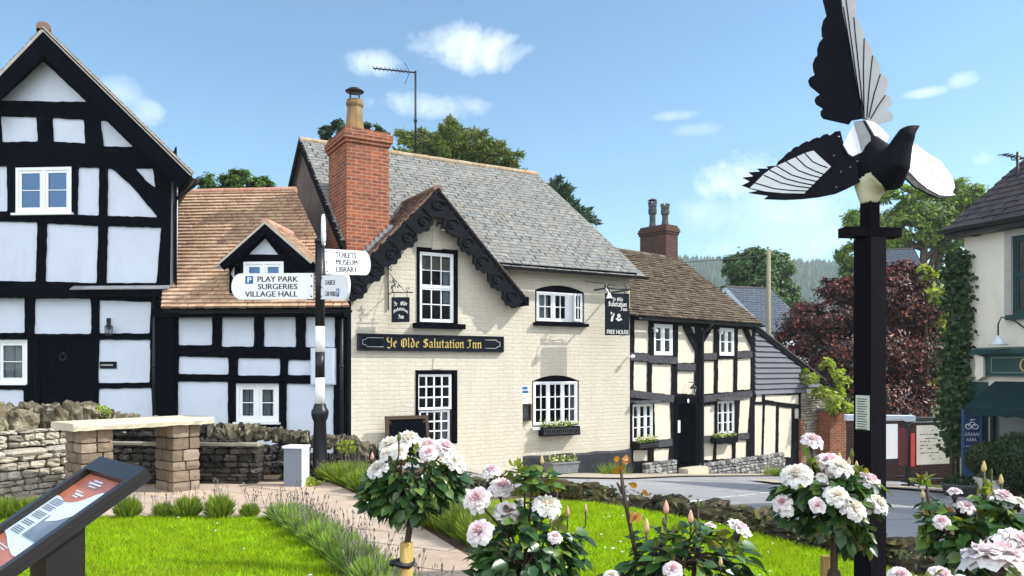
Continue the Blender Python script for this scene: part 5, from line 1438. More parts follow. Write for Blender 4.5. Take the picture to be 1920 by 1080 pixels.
# metal barriers with posters
def barrier(x0, x1, y0, y1, Y, label, posters):
    fr = Frame(x0, Y, 16); t1 = fr.tz(x1, 800)[0]; zb = zr(fr.X0, Y) + .02; zt = fr.tz((x0 + x1) / 2, y0)[1]
    t_ = fthing('metal_barrier', label, 'barrier', fr, zb, t1 / 2, 'metal barriers outside the brick wall')
    mb = MB(fr.M); r_ = .03; c = .12
    mb.tube([(0, 0, zb), (0, 0, zt - c), (c * .3, 0, zt - c * .3), (c, 0, zt), (t1 - c, 0, zt), (t1 - c * .3, 0, zt - c * .3), (t1, 0, zt - c), (t1, 0, zb)], r_, 6)
    mb.tube([(0, 0, zb + .16), (t1, 0, zb + .16)], .015, 5); mb.tube([(0, 0, zb + .5), (t1, 0, zb + .5)], .015, 5); mb.build('frame', M_iron, t_)
    for (a, b, c_, d, m, tx) in posters:
        q = fr.rect(a, c_, b, d); mb = MB(fr.M); mb.plate(rr(q[0], q[1], q[2], q[3]), [], -.035, -.02)
        if tx:
            zz = q[3] - .12
            while zz > q[2] + .1:
                x = q[0] + .08
                while x < q[1] - .12:
                    w = rnd.uniform(.04, .16); 
                    if rnd.random() < tx: mb.add([(x, -.0365, zz), (min(x + w, q[1] - .06), -.0365, zz), (min(x + w, q[1] - .06), -.0365, zz + .022), (x, -.0365, zz + .022)], [(0, 1, 2, 3)], 1)
                    x += w + .03
                zz -= rnd.uniform(.06, .1)
        mb.build('poster', [m, M_text_grey], t_)
    for s in (0.08, t1 - .08):
        mb = MB(fr.M); mb.tube([(s, -.3, zb + .01), (s, 0, zb + .05), (s, .3, zb + .01)], .02, 5); mb.build('foot', M_iron, t_)
M_text_grey = paint('poster_text', (.16, .15, .14), .7, .2, 8, .02, 30, .2)
M_poster = paint('weathered_poster', (.62, .60, .54), .6, .12, 3, .1, 30, .3)
M_red = paint('red_poster', (.55, .05, .05), .6, .15, 3, .1, 30, .3)
barrier(1608, 1700, 790, 912, 17.2, 'left metal barrier with a plain white notice, mostly behind the timber post', [(1650, 1681, 795, 860, M_sign_white, 0), (1682, 1698, 803, 872, paint('maroon_board', (.09, .015, .02), .6), 0)])
barrier(1704, 1796, 792, 915, 17.0, 'right metal barrier carrying a large weathered poster beside the shop sign', [(1717, 1778, 797, 870, M_poster, .55), (1706, 1713, 812, 874, M_red, 0)])
# shop sign board and its base
fr = Frame(1803, 15.6, -18)
q = fr.rect(1803, 772, 1840, 876); zb = zr(fr.X0, 15.6)
t_ = fthing('shop_sign_board', 'tall navy pavement sign with white writing beside the shop awning', 'sign', fr, zb, (q[0] + q[1]) / 2)
mb = MB(fr.M); mb.box(q[0] + .04, q[1] - .04, -.03, .03, q[2], q[3]); mb.build('board', M_navy, t_)
mb = MB(fr.M); mb.plate([(q[0], zb), (q[1], zb), (q[1], q[3] + .05), (q[0], q[3] + .05)], [rr(q[0] + .041, q[1] - .041, q[2] + .001, q[3] - .001)], -.05, .05); mb.build('frame', paint('blue_frame', (.03, .08, .17), .5), t_)
mb = MB(fr.M); xm = (q[0] + q[1]) / 2; H_ = q[3] - q[2]; zc = q[3] - H_ * .22
for (dx, ra) in ((-.06, .05), (.06, .05)): mb.tube([(xm + dx + ra * math.cos(a), -.034, zc - .05 + ra * math.sin(a)) for a in np.linspace(0, 6.28, 13)], .009, 4)
mb.tube([(xm - .06, -.034, zc - .05), (xm - .02, -.034, zc + .04), (xm + .05, -.034, zc + .03), (xm + .06, -.034, zc - .05)], .008, 4); mb.tube([(xm - .03, -.034, zc + .08), (xm + .06, -.034, zc + .09)], .008, 4)
for (zz, w, h) in ((.40, .16, .035), (.50, .09, .032), (.62, .15, .012), (.70, .11, .012), (.78, .12, .010)):
    z0 = q[3] - H_ * zz; x = xm - w
    while x < xm + w - .02:
        mb.tube([(x, -.034, z0 - h), (x + .018, -.034, z0 + h), (x + .034, -.034, z0 - h)], .006 if h > .02 else .003, 4); x += .045
mb.build('lettering', M_sign_white, t_)
# ================================================================== GROUND AND SETTING
def grid_sheet(name, xs, ys, zf, mat, keep=None):
    mb = MB(); nx = len(xs); mb.v = [(x, y, zf(x, y)) for y in ys for x in xs]
    for j in range(len(ys) - 1):
        for i in range(nx - 1):
            if keep is None or keep((xs[i] + xs[i + 1]) / 2, (ys[j] + ys[j + 1]) / 2):
                mb.f.append((j * nx + i, j * nx + i + 1, (j + 1) * nx + i + 1, (j + 1) * nx + i)); mb.mi.append(0); mb.sm.append(True)
    return mb.build(name, mat)


t = NT('asphalt'); co = t.coord('Object')
n1 = t.noise(co, .45, 6, .65); n2 = t.noise(co, 90, 3, .7)
c = t.mix(1.0, t.ramp(n1, [(.3, (.22, .217, .222)), (.5, (.29, .285, .288)), (.7, (.34, .335, .335))]), t.ramp(n2, [(.3, (.75,) * 3), (.7, (1.15,) * 3)]), 'MULTIPLY')
crack = t.t.nodes.new('ShaderNodeTexVoronoi'); crack.feature = 'DISTANCE_TO_EDGE'; crack.inputs['Scale'].default_value = .35; t.l(co, crack.inputs['Vector'])
c = t.mix(t.ramp(crack.outputs['Distance'], [(.0, (.6,) * 3), (.02, (0, 0, 0))]), c, (.10, .10, .10))
M_asphalt = t.done(t.pbr(c, .85, t.bump(n2, .5, .006), .3))
t = NT('earth'); co = t.coord('Object'); n1 = t.noise(co, 4, 7, .7); n2 = t.noise(co, 45, 4, .7)
c = t.mix(1.0, t.ramp(n1, [(.3, (.085, .06, .042)), (.6, (.16, .115, .08)), (.8, (.22, .165, .12))]), t.ramp(n2, [(.35, (.5,) * 3), (.65, (1.25,) * 3)]), 'MULTIPLY')
M_soil = t.done(t.pbr(c, .95, t.bump(t.math('ADD', n1, n2), .9, .03), .1))
M_field = paint('rough_ground', (.09, .11, .04), .95, .4, .8, .6, 8, .1)
M_pavement = paint('pale_gravel_pavement', (.40, .35, .28), .95, .18, 2.5, .6, 70, .15, (.30, .26, .2))
M_lawn = paint('turf', (.13, .20, .012), .95, .3, 7, .8, 60, .1)

xs = [-1500, -500, -150, -60] + list(np.arange(-40, 41, 1.0)) + [60, 100, 250, 600, 1500]
ys = [-300, -60, -20] + list(np.arange(-8, 60, 1.0)) + [80, 120, 200, 400, 900, 2000]
g = grid_sheet('ground', xs, ys, lambda x, y: zr(x, y) - .05, M_field); tag(g, kind='structure')

# garden outline: the row of mossy rocks forms its street edge
ROCK = [G(690, 893), G(800, 908), G(870, 920), G(950, 925), G(1050, 930), G(1130, 941), G(1230, 955), G(1340, 977), G(1440, 1001), G(1530, 1022), G(1640, 1052), G(1760, 1078), G(1900, 1116), G(2080, 1160)]
GARD = [(-9.5, -6), (-9.5, 11.6), (-2.2, 11.7)] + ROCK + [(8.0, 4.4), (8.0, -6)]
def sheet(name, poly, z, mat, skirt=.0, kind='structure', res=None):
    mb = MB(); L3 = [[Vector((a, b, 0)) for a, b in poly]]; n = len(poly)
    vs = [(a, b, z) for a, b in poly]; fs = [tuple(q) for q in tessellate_polygon(L3)]
    if skirt:
        vs += [(a, b, z - skirt) for a, b in poly]; fs += [(i, (i + 1) % n, (i + 1) % n + n, i + n) for i in range(n)]
    mb.add(vs, fs); return tag(mb.build(name, mat), kind=kind)
sheet('garden_soil', GARD, 0.0, M_soil, .9)

def inside(poly, x, y):
    c = False
    for i in range(len(poly)):
        (x1, y1), (x2, y2) = poly[i - 1], poly[i]
        if (y1 > y) != (y2 > y) and x < (x2 - x1) * (y - y1) / (y2 - y1) + x1: c = not c
    return c
nrm2 = lambda pts: [G(a, b) for a, b in pts]
ROADP = [(-3.2, 13.0)] + [(x, y + .05) for x, y in ROCK[2:]] + [(9.0, 4.0), (12.0, 6.0), (9.2, 15.6), (14, 34), (9.4, 34), (8.8, 24.5), (0.2, 16.8), (-3.0, 14.6)]
xs = np.arange(-4, 15, .5); ys = np.arange(3, 35, .5)
def road_sheet(name, poly, dz, mat, step):
    x0 = min(p[0] for p in poly); x1 = max(p[0] for p in poly); y0 = min(p[1] for p in poly); y1 = max(p[1] for p in poly)
    mb = MB()
    nx, ny = max(1, int((x1 - x0) / step)), max(1, int((y1 - y0) / step))
    ar = sum(poly[i - 1][0] * poly[i][1] - poly[i][0] * poly[i - 1][1] for i in range(len(poly)))
    P2 = poly if ar > 0 else poly[::-1]
    tris = tessellate_polygon([[Vector((a, b, 0)) for a, b in P2]])
    for tr in tris:                                          # convex pieces, cut on a grid so the sheet follows the slope
        cv = [P2[i] for i in tr]
        a2 = sum(cv[i - 1][0] * cv[i][1] - cv[i][0] * cv[i - 1][1] for i in range(3))
        if a2 < 0: cv = cv[::-1]
        bx0, bx1 = min(p[0] for p in cv), max(p[0] for p in cv); by0, by1 = min(p[1] for p in cv), max(p[1] for p in cv)
        i0, i1 = int((bx0 - x0) / step), int((bx1 - x0) / step) + 1; j0, j1 = int((by0 - y0) / step), int((by1 - y0) / step) + 1
        for i in range(i0, i1):
            for j in range(j0, j1):
                q = clip([(x0 + i * step, y0 + j * step), (x0 + (i + 1) * step, y0 + j * step), (x0 + (i + 1) * step, y0 + (j + 1) * step), (x0 + i * step, y0 + (j + 1) * step)], cv)
                if len(q) >= 3: mb.add([(a, b, zr(a, b) + dz) for a, b in q], [tuple(range(len(q)))], 0, True)
    return tag(mb.build(name, mat), kind='structure')
road_sheet('road', ROADP, 0.0, M_asphalt, 1.0)
pv = [M.w(-4.4, -.02, 0), M.w(tR + .0, -.02, 0), K.w(kt1 + 4.2, .02, 0), K.w(kt1 + 4.2, -.95, 0), K.w(.6, -1.15, 0), M.w(1.4, -2.3, 0), M.w(-1.5, -2.0, 0), M.w(-4.4, -1.0, 0)]
road_sheet('pavement', [(p.x, p.y) for p in pv], .035, M_pavement, .5)
sp = [S.w(-1.2, .0, 0), S.w(6.0, .0, 0), S.w(6.0, -1.25, 0), S.w(-.6, -1.25, 0), (5.6, 16.6), (5.6, 18.4), (8.8, 18.0)]
road_sheet('pavement', [(p[0], p[1]) for p in sp], .045, M_pavement, .5)
# broken white line
M_line = paint('worn_road_paint', (.62, .60, .56), .8, .2, 14, .3, 60, .2)
def zplane_pt(px, py):
    Y = 9.0
    for _ in range(30):
        x = (px - CX) / F * Y; Y = (CZ - zr(x, Y)) * F / (py - HOR)
    return (px - CX) / F * Y, Y
mb = MB()
for (a, b) in (((1288, 941), (1322, 938)), ((1335, 935), (1376, 930.5)), ((1384, 930), (1417, 926.5)), ((1424, 925.5), (1452, 922.5)), ((1462, 921), (1490, 918))):
    p, q = zplane_pt(*a), zplane_pt(*b)
    vs = [(p[0], p[1] - .07), (q[0], q[1] - .07), (q[0] + .02, q[1] + .07), (p[0] + .02, p[1] + .07)]
    mb.add([(x, y, zr(x, y) + .005) for x, y in vs], [(0, 1, 2, 3)])
tag(mb.build('road_marking', M_line), kind='structure')

# paved path of riven sandstone flags
PATH = nrm2([(-60, 978), (-60, 938), (95, 928), (240, 915), (372, 909), (535, 905), (608, 902), (690, 938), (780, 985), (870, 1040), (930, 1080), (1010, 1140), (1150, 1260), (880, 1260), (800, 1120), (720, 1062), (600, 1000), (530, 958), (505, 975)])
sheet('path', PATH, .004, M_mortar)
M_flag = island('sandstone_flag', [(0, (.37, .285, .215)), (.35, (.45, .345, .26)), (.7, (.42, .35, .28)), (1, (.50, .385, .29))], .85, 6, .15, .5, 26, .2, (.36, .30, .24), lthr=(.5, .8))
mb = MB(); ar = sum(PATH[i - 1][0] * PATH[i][1] - PATH[i][0] * PATH[i - 1][1] for i in range(len(PATH))); PP = PATH if ar > 0 else PATH[::-1]
ang = R(-27); ca, sa = math.cos(ang), math.sin(ang)
toW = lambda u, v: (u * ca - v * sa - 2.0, u * sa + v * ca + 8.0)
tris = [[PP[i] for i in tr] for tr in tessellate_polygon([[Vector((a, b, 0)) for a, b in PP]])]
v = -5.0
while v < 8:
    h = rnd.choice((.42, .55, .62)); u = -9 + rnd.uniform(0, .6)
    while u < 9:
        w = rnd.choice((.42, .6, .75, .9)); z = .012 + rnd.uniform(0, .006)
        q = [toW(u + .009, v + .009), toW(u + w - .009, v + .009), toW(u + w - .009, v + h - .009), toW(u + .009, v + h - .009)]
        cen = toW(u + w / 2, v + h / 2)
        pieces = []
        if all(inside(PP, *c_) for c_ in q): pieces = [q]
        else:
            for cv in tris:
                a2 = sum(cv[i - 1][0] * cv[i][1] - cv[i][0] * cv[i - 1][1] for i in range(3)); cc = cv if a2 > 0 else cv[::-1]
                pc_ = clip(q, cc)
                if len(pc_) >= 3: pieces.append(pc_)
        # keep the pieces of one flag as one island where possible
        b0 = len(mb.v)
        for pc_ in pieces:
            m = len(pc_); mb.add([(a, b, z) for a, b in pc_] + [(a, b, 0.0) for a, b in pc_], [tuple(range(m))] + [(i, (i + 1) % m, (i + 1) % m + m, i + m) for i in range(m)])
        u += w
    v += h
tag(mb.build('path_flags', M_flag), kind='structure')

# lawns
LAWN_A = nrm2([(-120, 985), (60, 974), (240, 972), (400, 973), (510, 974), (548, 1002), (590, 1040), (640, 1090), (740, 1200), (880, 1400), (-500, 1400), (-300, 1080)])
LAWN_B = nrm2([(905, 944), (1000, 940), (1110, 946), (1230, 964), (1330, 985), (1440, 1010), (1530, 1033), (1610, 1058), (1720, 1086), (1800, 1120), (1800, 1210), (1000, 1210), (990, 1090), (960, 1040), (925, 990)])
for nm, pl in (('lawn', LAWN_A), ('lawn', LAWN_B)): sheet(nm, pl, .016, M_lawn)
def tri_mesh(name, verts, nper, mat, parent=None, uvs=None, smooth=False):
    """verts (N, nper, 3) -> one mesh of N faces of nper corners (world coordinates)"""
    N = verts.shape[0]
    if parent is not None:
        top = parent
        while top.parent is not None: top = top.parent
        T = W[top.name]
    else:
        lo, hi = verts.reshape(-1, 3).min(0), verts.reshape(-1, 3).max(0); T = Matrix.Translation(((lo[0] + hi[0]) / 2, (lo[1] + hi[1]) / 2, lo[2]))
    im = np.array(T.inverted()); v = verts.reshape(-1, 3) @ im[:3, :3].T + im[:3, 3]
    me = bpy.data.meshes.new(name)
    me.vertices.add(N * nper); me.vertices.foreach_set('co', v.astype(np.float32).ravel())
    me.loops.add(N * nper); me.loops.foreach_set('vertex_index', np.arange(N * nper, dtype=np.int32))
    me.polygons.add(N); me.polygons.foreach_set('loop_start', np.arange(0, N * nper, nper, dtype=np.int32)); me.polygons.foreach_set('loop_total', np.full(N, nper, dtype=np.int32))
    me.materials.append(mat); me.update(calc_edges=True); me.validate()
    ob = bpy.data.objects.new(name, me); COL.objects.link(ob)
    if parent is not None: ob.parent = parent
    else: ob.matrix_local = T; W[ob.name] = T
    return ob
def blades(pts, h, w, lean, az=None):
    N = len(pts); a = nr.uniform(0, 2 * np.pi, N); l = nr.normal(0, lean, (N, 2)); hh = h * nr.uniform(.5, 1.2, N)
    d = np.stack([np.cos(a), np.sin(a), np.zeros(N)], 1) * (w / 2)
    tip = pts + np.stack([l[:, 0] * hh, l[:, 1] * hh, hh], 1)
    return np.stack([pts - d, pts + d, tip], 1)
M_grass = leafm('grass_blade', [(0, (.13, .23, .004)), (.45, (.25, .38, .006)), (.8, (.36, .50, .010)), (1, (.46, .52, .05))], .7, .5, .06, None, (1.6, (.28, .33, .012)), 1.2)
def lawn_grass(poly, n, dens_near=None):
    x0 = min(p[0] for p in poly); x1 = max(p[0] for p in poly); y0 = max(min(p[1] for p in poly), 4.2); y1 = max(p[1] for p in poly)
    out = []
    while len(out) < n:
        x, y = rnd.uniform(x0, x1), rnd.uniform(y0, y1)
        k = noise.noise(Vector((x * 1.3, y * 1.3, 0))) * .35 + noise.noise(Vector((x * 6, y * 6, 3))) * .3
        if rnd.random() < .8 + k and inside(poly, x, y): out.append((x, y, .012))
    return np.array(out)
for nm, pl, n in (('grass', LAWN_A, 60000), ('grass', LAWN_B, 62000)):
    p = lawn_grass(pl, n); tag(tri_mesh(nm, blades(p, .045, .010, .55), 3, M_grass), kind='stuff')
# daisies scattered in the turf
mb = MB()
for pl, n in ((LAWN_A, 110), (LAWN_B, 90)):
    p = lawn_grass(pl, n)
    for x, y, z in p:
        if rnd.random() < .75 and pl is LAWN_A: x = x * .5 - 3.5
        if not inside(pl, x, y): continue
        r_ = rnd.uniform(.009, .016); mb.add([(x + r_ * math.cos(q), y + r_ * math.sin(q), .05 + rnd.uniform(-.004, .004)) for q in np.linspace(0, 5.2, 6)], [tuple(range(6))])
tag(mb.build('daisies', M_white), kind='stuff')

# hills, wood on the ridge
hx = np.linspace(-900, 1200, 85); hy = np.linspace(330, 1100, 34)
def hill(x, y):
    r_ = 1 / (1 + math.exp(-(y - 520) / 45)); return -6 + r_ * (92 + 8 * math.sin(x * .006 + 1.0) + 6 * noise.noise(Vector((x * .008, y * .004, 1)))) 
M_wood_hill = paint('wooded_hill', (.030, .055, .024), .95, .45, .05, 1.0, .25, .1)
tag(grid_sheet('hills', list(hx), list(hy), hill, M_wood_hill), kind='structure')
N = 5200; out = []
for i in range(N):
    x, y = rnd.uniform(60, 330), rnd.uniform(440, 640)
    z = hill(x, y) - 1; h = rnd.uniform(6, 13); w = h * rnd.uniform(.26, .42); k = 5; a0 = rnd.uniform(0, 6)
    tip = (x + rnd.uniform(-.5, .5), y, z + h)
    for q in range(k):
        a, b = a0 + q * 2 * math.pi / k, a0 + (q + 1) * 2 * math.pi / k
        out.append(((x + w * math.cos(a), y + w * math.sin(a), z + h * .12), (x + w * math.cos(b), y + w * math.sin(b), z + h * .12), tip))
M_far = leafm('far_conifer', [(0, (.020, .045, .022)), (.5, (.035, .065, .028)), (1, (.05, .085, .035))], .9, .1, .1)
tag(tri_mesh('distant_wood', np.array(out), 3, M_far), kind='stuff')
# ================================================================== GARDEN WALLS, BENCH, SIGNS
def seg_frame(p, q):
    fr = Frame(960, 10, 0); d = Vector((q[0] - p[0], q[1] - p[1], 0)); fr.a = math.atan2(d.y, d.x); fr.c, fr.s = math.cos(fr.a), math.sin(fr.a)
    fr.X0, fr.Y0 = p; fr.M = Matrix.Translation((p[0], p[1], 0)) @ Matrix.Rotation(fr.a, 4, 'Z'); return fr, d.length


A0, A1 = (-7.1, 7.6), (-5.75, 10.25)
fa, la = seg_frame(A0, A1)
w1 = fthing('dry_stone_wall', 'sunlit buff dry stone retaining wall at the left edge, running back to the stone table', 'wall', fa, 0, la / 2)
mb = MB(fa.M); masonry(mb, fa, 0, la, .0, .50, 0.05, (.09, .25), (.06, .12), .13, .16); mb.box(0, la, .10, .6, -.2, .5, 1)
t = 0
while t < la:
    w = rnd.uniform(.3, .6); mb.stone((t + w / 2, .05, .55), (w / 2 * .98, .17, .045), 0, .12, .25); t += w
masonry(mb, fa, 0, la, .60, .80, .25, (.09, .22), (.05, .10), .14, .2)
mb.build('stones', [M_stone_lit, M_mortar], w1)
mb = MB(fa.M); t = -.1
while t < la + .2:
    w = rnd.uniform(.12, .26); mb.stone((t + w / 2, .32 + rnd.uniform(-.05, .05), .93 + rnd.uniform(-.05, .06)), (w / 2, .15, rnd.uniform(.12, .19)), rnd.uniform(-.3, .3), .5, .26, 0, 4, .25); t += w * .9
mb.build('coping', M_stone_cope, w1)
B0, B1 = (-5.85, 10.80), (-3.47, 10.62)
fb, lb = seg_frame(B0, B1)
w2 = fthing('dark_stone_wall', 'lichened, shade-darkened low stone wall with a pale flat coping behind the stone table', 'wall', fb, 0, lb / 2)
mb = MB(fb.M); masonry(mb, fb, 0, lb, .0, .52, 0.05, (.10, .24), (.05, .11), .10, .22); mb.box(0, lb - .14, .12, .5, -.2, .50, 1); mb.build('stones', [M_stone_shaded, M_mortar], w2)
mb = MB(fb.M); t = -.1
while t < lb:
    w = rnd.uniform(.5, .9); mb.box(t + .004, min(t + w, lb) - .004, -.07, .075, .53, .57, 0, .006); t += w
mb.build('coping', M_cope_pale, w2)
mb = MB(fb.M); masonry(mb, fb, 0, lb * .35, .62, .80, .40, (.12, .26), (.07, .12), .12, .2); mb.build('upper_course', M_stone_shaded, w2)
# rubble-topped wall in front of the houses, falling to the right
C0, C1 = (-8.2, 11.35), (-2.05, 11.75)
fc, lc_ = seg_frame(C0, C1)
w3 = fthing('rubble_topped_wall', 'rough stone wall with upright rubble coping in front of the black and white houses', 'wall', fc, 0, lc_ / 2)
def topz(t):
    px = CX + F * (C0[0] + (C1[0] - C0[0]) * t / lc_) / (C0[1] + (C1[1] - C0[1]) * t / lc_)
    y = np.interp(px, [-80, 120, 240, 380, 500, 600, 690], [768, 776, 792, 806, 815, 828, 846]); return CZ + (690 - y) / F * 11.5
mb = MB(fc.M); masonry(mb, fc, 0, lc_, 0, 1.0, .05, (.13, .3), (.07, .14), .12, .22, top=lambda t: topz(t) - .12)
mb.add([(0, .1, -.2), (lc_, .1, -.2), (lc_, .35, -.2), (0, .35, -.2), (0, .1, topz(0) - .2), (lc_, .1, topz(lc_) - .2), (lc_, .35, topz(lc_) - .2), (0, .35, topz(0) - .2)], [(0, 1, 5, 4), (4, 5, 6, 7), (3, 2, 6, 7)], 1)
mb.build('stones', [M_stone_shaded, M_mortar], w3)
mb = MB(fc.M); t = 0
while t < lc_:
    w = rnd.uniform(.09, .2); h = rnd.uniform(.09, .155); mb.stone((t + w / 2, .12 + rnd.uniform(-.05, .05), topz(t) - .03 + rnd.uniform(-.03, .02)), (w / 2 * .95, rnd.uniform(.12, .18), h), rnd.uniform(-.3, .3), .5, .26, 0, 4, .25); t += w * .92
mb.build('coping', M_stone_cope, w3)
# utility cabinet at the end of the low wall
fr = Frame(532, 10.35, -8); q = fr.rect(532, 838, 566, 897)
t_ = fthing('utility_cabinet', 'small plain grey cabinet at the right end of the dark low stone wall', 'cabinet', fr, 0, q[1] / 2)
mb = MB(fr.M); mb.box(q[0], q[1], 0, .22, 0, q[3] - .02); mb.build('body', M_grey_plastic, t_)
mb = MB(fr.M); mb.box(q[0] - .015, q[1] + .02, -.02, .24, q[3] - .019, q[3] + .01); mb.box(q[1] + .001, q[1] + .02, -.012, .2, 0, q[3] - .02); mb.build('lid_and_lit_edge', M_white, t_)  # white strip down the right side stands for its sunlit edge

# stone table
fr = Frame(152, 9.0, 50)
t_ = fthing('stone_table', 'rustic table made of a thick buff stone slab on two block stone pillars', 'table', fr, 0, .7)
zt = CZ - (789 - 690) / F * 9.4
for k, t0 in enumerate((0.0, 1.09)):
    mb = MB(fr.M); z = 0; i = 0
    while z < zt - .09:
        h = min(rnd.uniform(.10, .17), zt - .085 - z)
        if zt - .085 - z - h < .05: h = zt - .085 - z
        sp = rnd.uniform(.3, .7)
        for (x0, x1) in ((0, sp), (sp, 1)):
            for (y0, y1) in ((0, 1 - sp), (1 - sp, 1)):
                a0, a1 = t0 + .37 * x0, t0 + .37 * x1; b0, b1 = .50 * y0, .50 * y1
                mb.stone(((a0 + a1) / 2, (b0 + b1) / 2, z + h / 2), ((a1 - a0) / 2 * 1.01, (b1 - b0) / 2 * 1.01, h / 2 * .99), 0, .07, .13)
        z += h
    mb.box(t0 + .03, t0 + .34, .03, .47, 0, zt - .086, 1)
    mb.build('pillar', [M_pillar, M_mortar], t_)
mb = MB(fr.M); N = 26; vs = []
for i in range(N + 1):
    t = -.12 + 1.72 * i / N; j1, j2 = rnd.uniform(-.012, .012), rnd.uniform(-.014, .014)
    vs += [(t, -.10 + j1, zt - .085 + j2 * .4), (t, -.11 + j2, zt - .035), (t, -.095 + j1, zt), (t, .56 + j2, zt), (t, .575 + j1, zt - .04), (t, .56, zt - .085)]
fs = [(6 * i + k, 6 * i + 6 + k, 6 * i + 6 + (k + 1) % 6, 6 * i + (k + 1) % 6) for i in range(N) for k in range(6)] + [tuple(range(6)), tuple(reversed(range(6 * N, 6 * N + 6)))]
mb.add(vs, fs); mb.build('slab', M_slab, t_)

# ---- finger post
FY = 11.0; px_m = FY / F
fx = (600 - CX) * px_m
zpx = lambda py: CZ + (690 - py) * px_m
t_ = thing('finger_post', 'black and white banded finger post with three white pointing arms and a ring finial', 'signpost', (fx, FY, 0))
SP = t_
mb = MB(); base_z = 0
mb.lathe([(.13, 0), (.13, .06), (.105, .10), (.098, .5), (.088, zpx(790)), (.105, zpx(786)), (.122, zpx(778)), (.122, zpx(770)), (.10, zpx(766)), (.085, zpx(760)), (.078, zpx(757))], (fx, FY, 0), 16); mb.build('base', M_black_gloss, t_)
mb = MB(); segs = [(757, 708, 0), (708, 660, 1), (660, 612, 0), (612, 455, 1)]
for a, b, m in segs: mb.lathe([(.068, zpx(a)), (.068, zpx(b))], (fx, FY, 0), 14, m)
mb.lathe([(.075, 0), (.08, .02), (.06, .06), (.03, .08), (.03, .11)], (fx, FY, zpx(455)), 12, 1); mb.build('shaft', [M_sign_white, M_black_gloss], t_)
for py in (655, 710): mb = MB()
mb = MB(); c = Vector((fx + .05, FY, zpx(432))); ra = .21
mb.tube([c + Vector((ra * -.17 * math.cos(a), ra * .95 * math.cos(a), ra * math.sin(a))) for a in np.linspace(0, 2 * math.pi, 25)], .022, 6); mb.build('finial_ring', M_sign_white, t_)
def arm(deg, length, ztop, zbot, lines, p=None, rise=0.0):
    fr = Frame(960, 10, 0); zm_ = (ztop + zbot) / 2; fr.M = Matrix.Translation((fx, FY, zm_)) @ Matrix.Rotation(R(deg), 4, 'Z') @ Matrix.Rotation(-rise / length, 4, 'Y') @ Matrix.Translation((0, 0, -zm_))
    s0, s1 = .09, .09 + length; zm = (ztop + zbot) / 2; h = (ztop - zbot) / 2
    out = [(s0, zbot), (s1 - h * .75, zbot)] + [(s1 - h * .75 + h * .75 * math.sin(a), zm - h * math.cos(a)) for a in np.linspace(.15, math.pi - .15, 13)] + [(s1 - h * .75, ztop), (s0, ztop)]
    flip = abs(deg) > 90
    mb = MB(fr.M); mb.plate(out, [], -.016, .016); ob = mb.build('arm', M_sign_white, SP)
    mb = MB(fr.M)
    for zz in (zbot + .04, zm, ztop - .04): mb.tube([(s0 + .03, -.024, zz), (s0 + .03, .024, zz)], .012, 6)
    for zz in (zbot - .012, ztop + .002): mb.box(.03, s0 + .10, -.022, .022, zz, zz + .012)
    mb.build('bracket', M_black_gloss, ob)
    mb = MB(fr.M)
    yf = .0185 if flip else -.0185
    for (tx, a, b, c, d, m) in lines:
        text(mb, tx, a, b, zbot + (ztop - zbot) * c, zbot + (ztop - zbot) * d, yf, m, bold=.006)
    if p:
        a, b, c, d = p; z0, z1 = zbot + (ztop - zbot) * c, zbot + (ztop - zbot) * d
        mb.add([(a, yf * .97, z0), (b, yf * .97, z0), (b, yf * .97, z1), (a, yf * .97, z1)], [(0, 1, 2, 3)], 1)
        text(mb, 'P', a + (b - a) * .28, a + (b - a) * .74, z0 + (z1 - z0) * .16, z0 + (z1 - z0) * .84, yf * 1.04, 2, bold=.008 if not flip else -.008)
    mb.build('lettering', [M_letter_black, M_letter_blue, M_sign_white], ob)
k = px_m
# left arm points away along -x: text runs from its tip towards the post, so coordinates descend
arm(177, 157 * k, zpx(512), zpx(561), [('PLAY PARK', 118 * k, 41 * k, .67, .88, 0), ('SURGERIES', 117 * k, 42 * k, .385, .595, 0), ('VILLAGE HALL', 142 * k, 42 * k, .10, .31, 0)], (142 * k, 127 * k, .60, .90))
arm(63, 1.06, zpx(466), zpx(514), [('TOILETS', .32, .80, .68, .90, 0), ('MUSEUM', .32, .82, .39, .61, 0), ('LIBRARY', .32, .80, .10, .32, 0)], None, .10)
arm(-57, 1.05, zpx(517), zpx(561), [('CHURCH', .26, .64, .60, .80, 0), ('CAR PARK', .26, .70, .14, .34, 0)], (.71, .82, .13, .45), -.09)

# ---- lectern board
a0 = Vector((-1.372, 2.6, 1.286)); ux = Vector((.297, -.300, 0)); wB = ux.length; ux.normalize()
dn = Vector((-.72, -.72, -.66)).normalized(); dn = (dn - ux * dn.dot(ux)).normalized(); nB = ux.cross(dn); nB = -nB if nB.z < 0 else nB
t_ = thing('lectern_board', 'tilted dark framed information board on a black post at the lower left', 'information board', (-1.55, 2.15, 0))
LB = .47
f3 = lambda a, y, b: tuple(a0 + ux * a + dn * b + nB * (-y))      # a across, b down the slope, y<0 proud
mb = MB(); bd = .032; hd = .062
mb.plate([(0, 0), (wB, 0), (wB, LB), (0, LB)], [[(bd, hd), (wB - bd, hd), (wB - bd, LB - .035), (bd, LB - .035)]], -.022, -.001, fn=f3); mb.plate([(.002, .002), (wB - .002, .002), (wB - .002, LB - .002), (.002, LB - .002)], [], .0, .016, fn=f3)
mb.build('frame', M_panel_black, t_)
M_rust = paint('rust_red_print', (.42, .13, .07), .35, .08, 3, .02, 30, .5); M_pale_print = paint('pale_blue_print', (.58, .66, .72), .35, .05, 3, .02, 30, .5); M_grey_print = paint('grey_photo_print', (.16, .18, .22), .35, .5, 9, .02, 30, .5); M_text_print = paint('dark_text_print', (.12, .12, .13), .5)
x0, x1, y0, y1 = bd + .001, wB - bd - .001, hd + .001, LB - .036
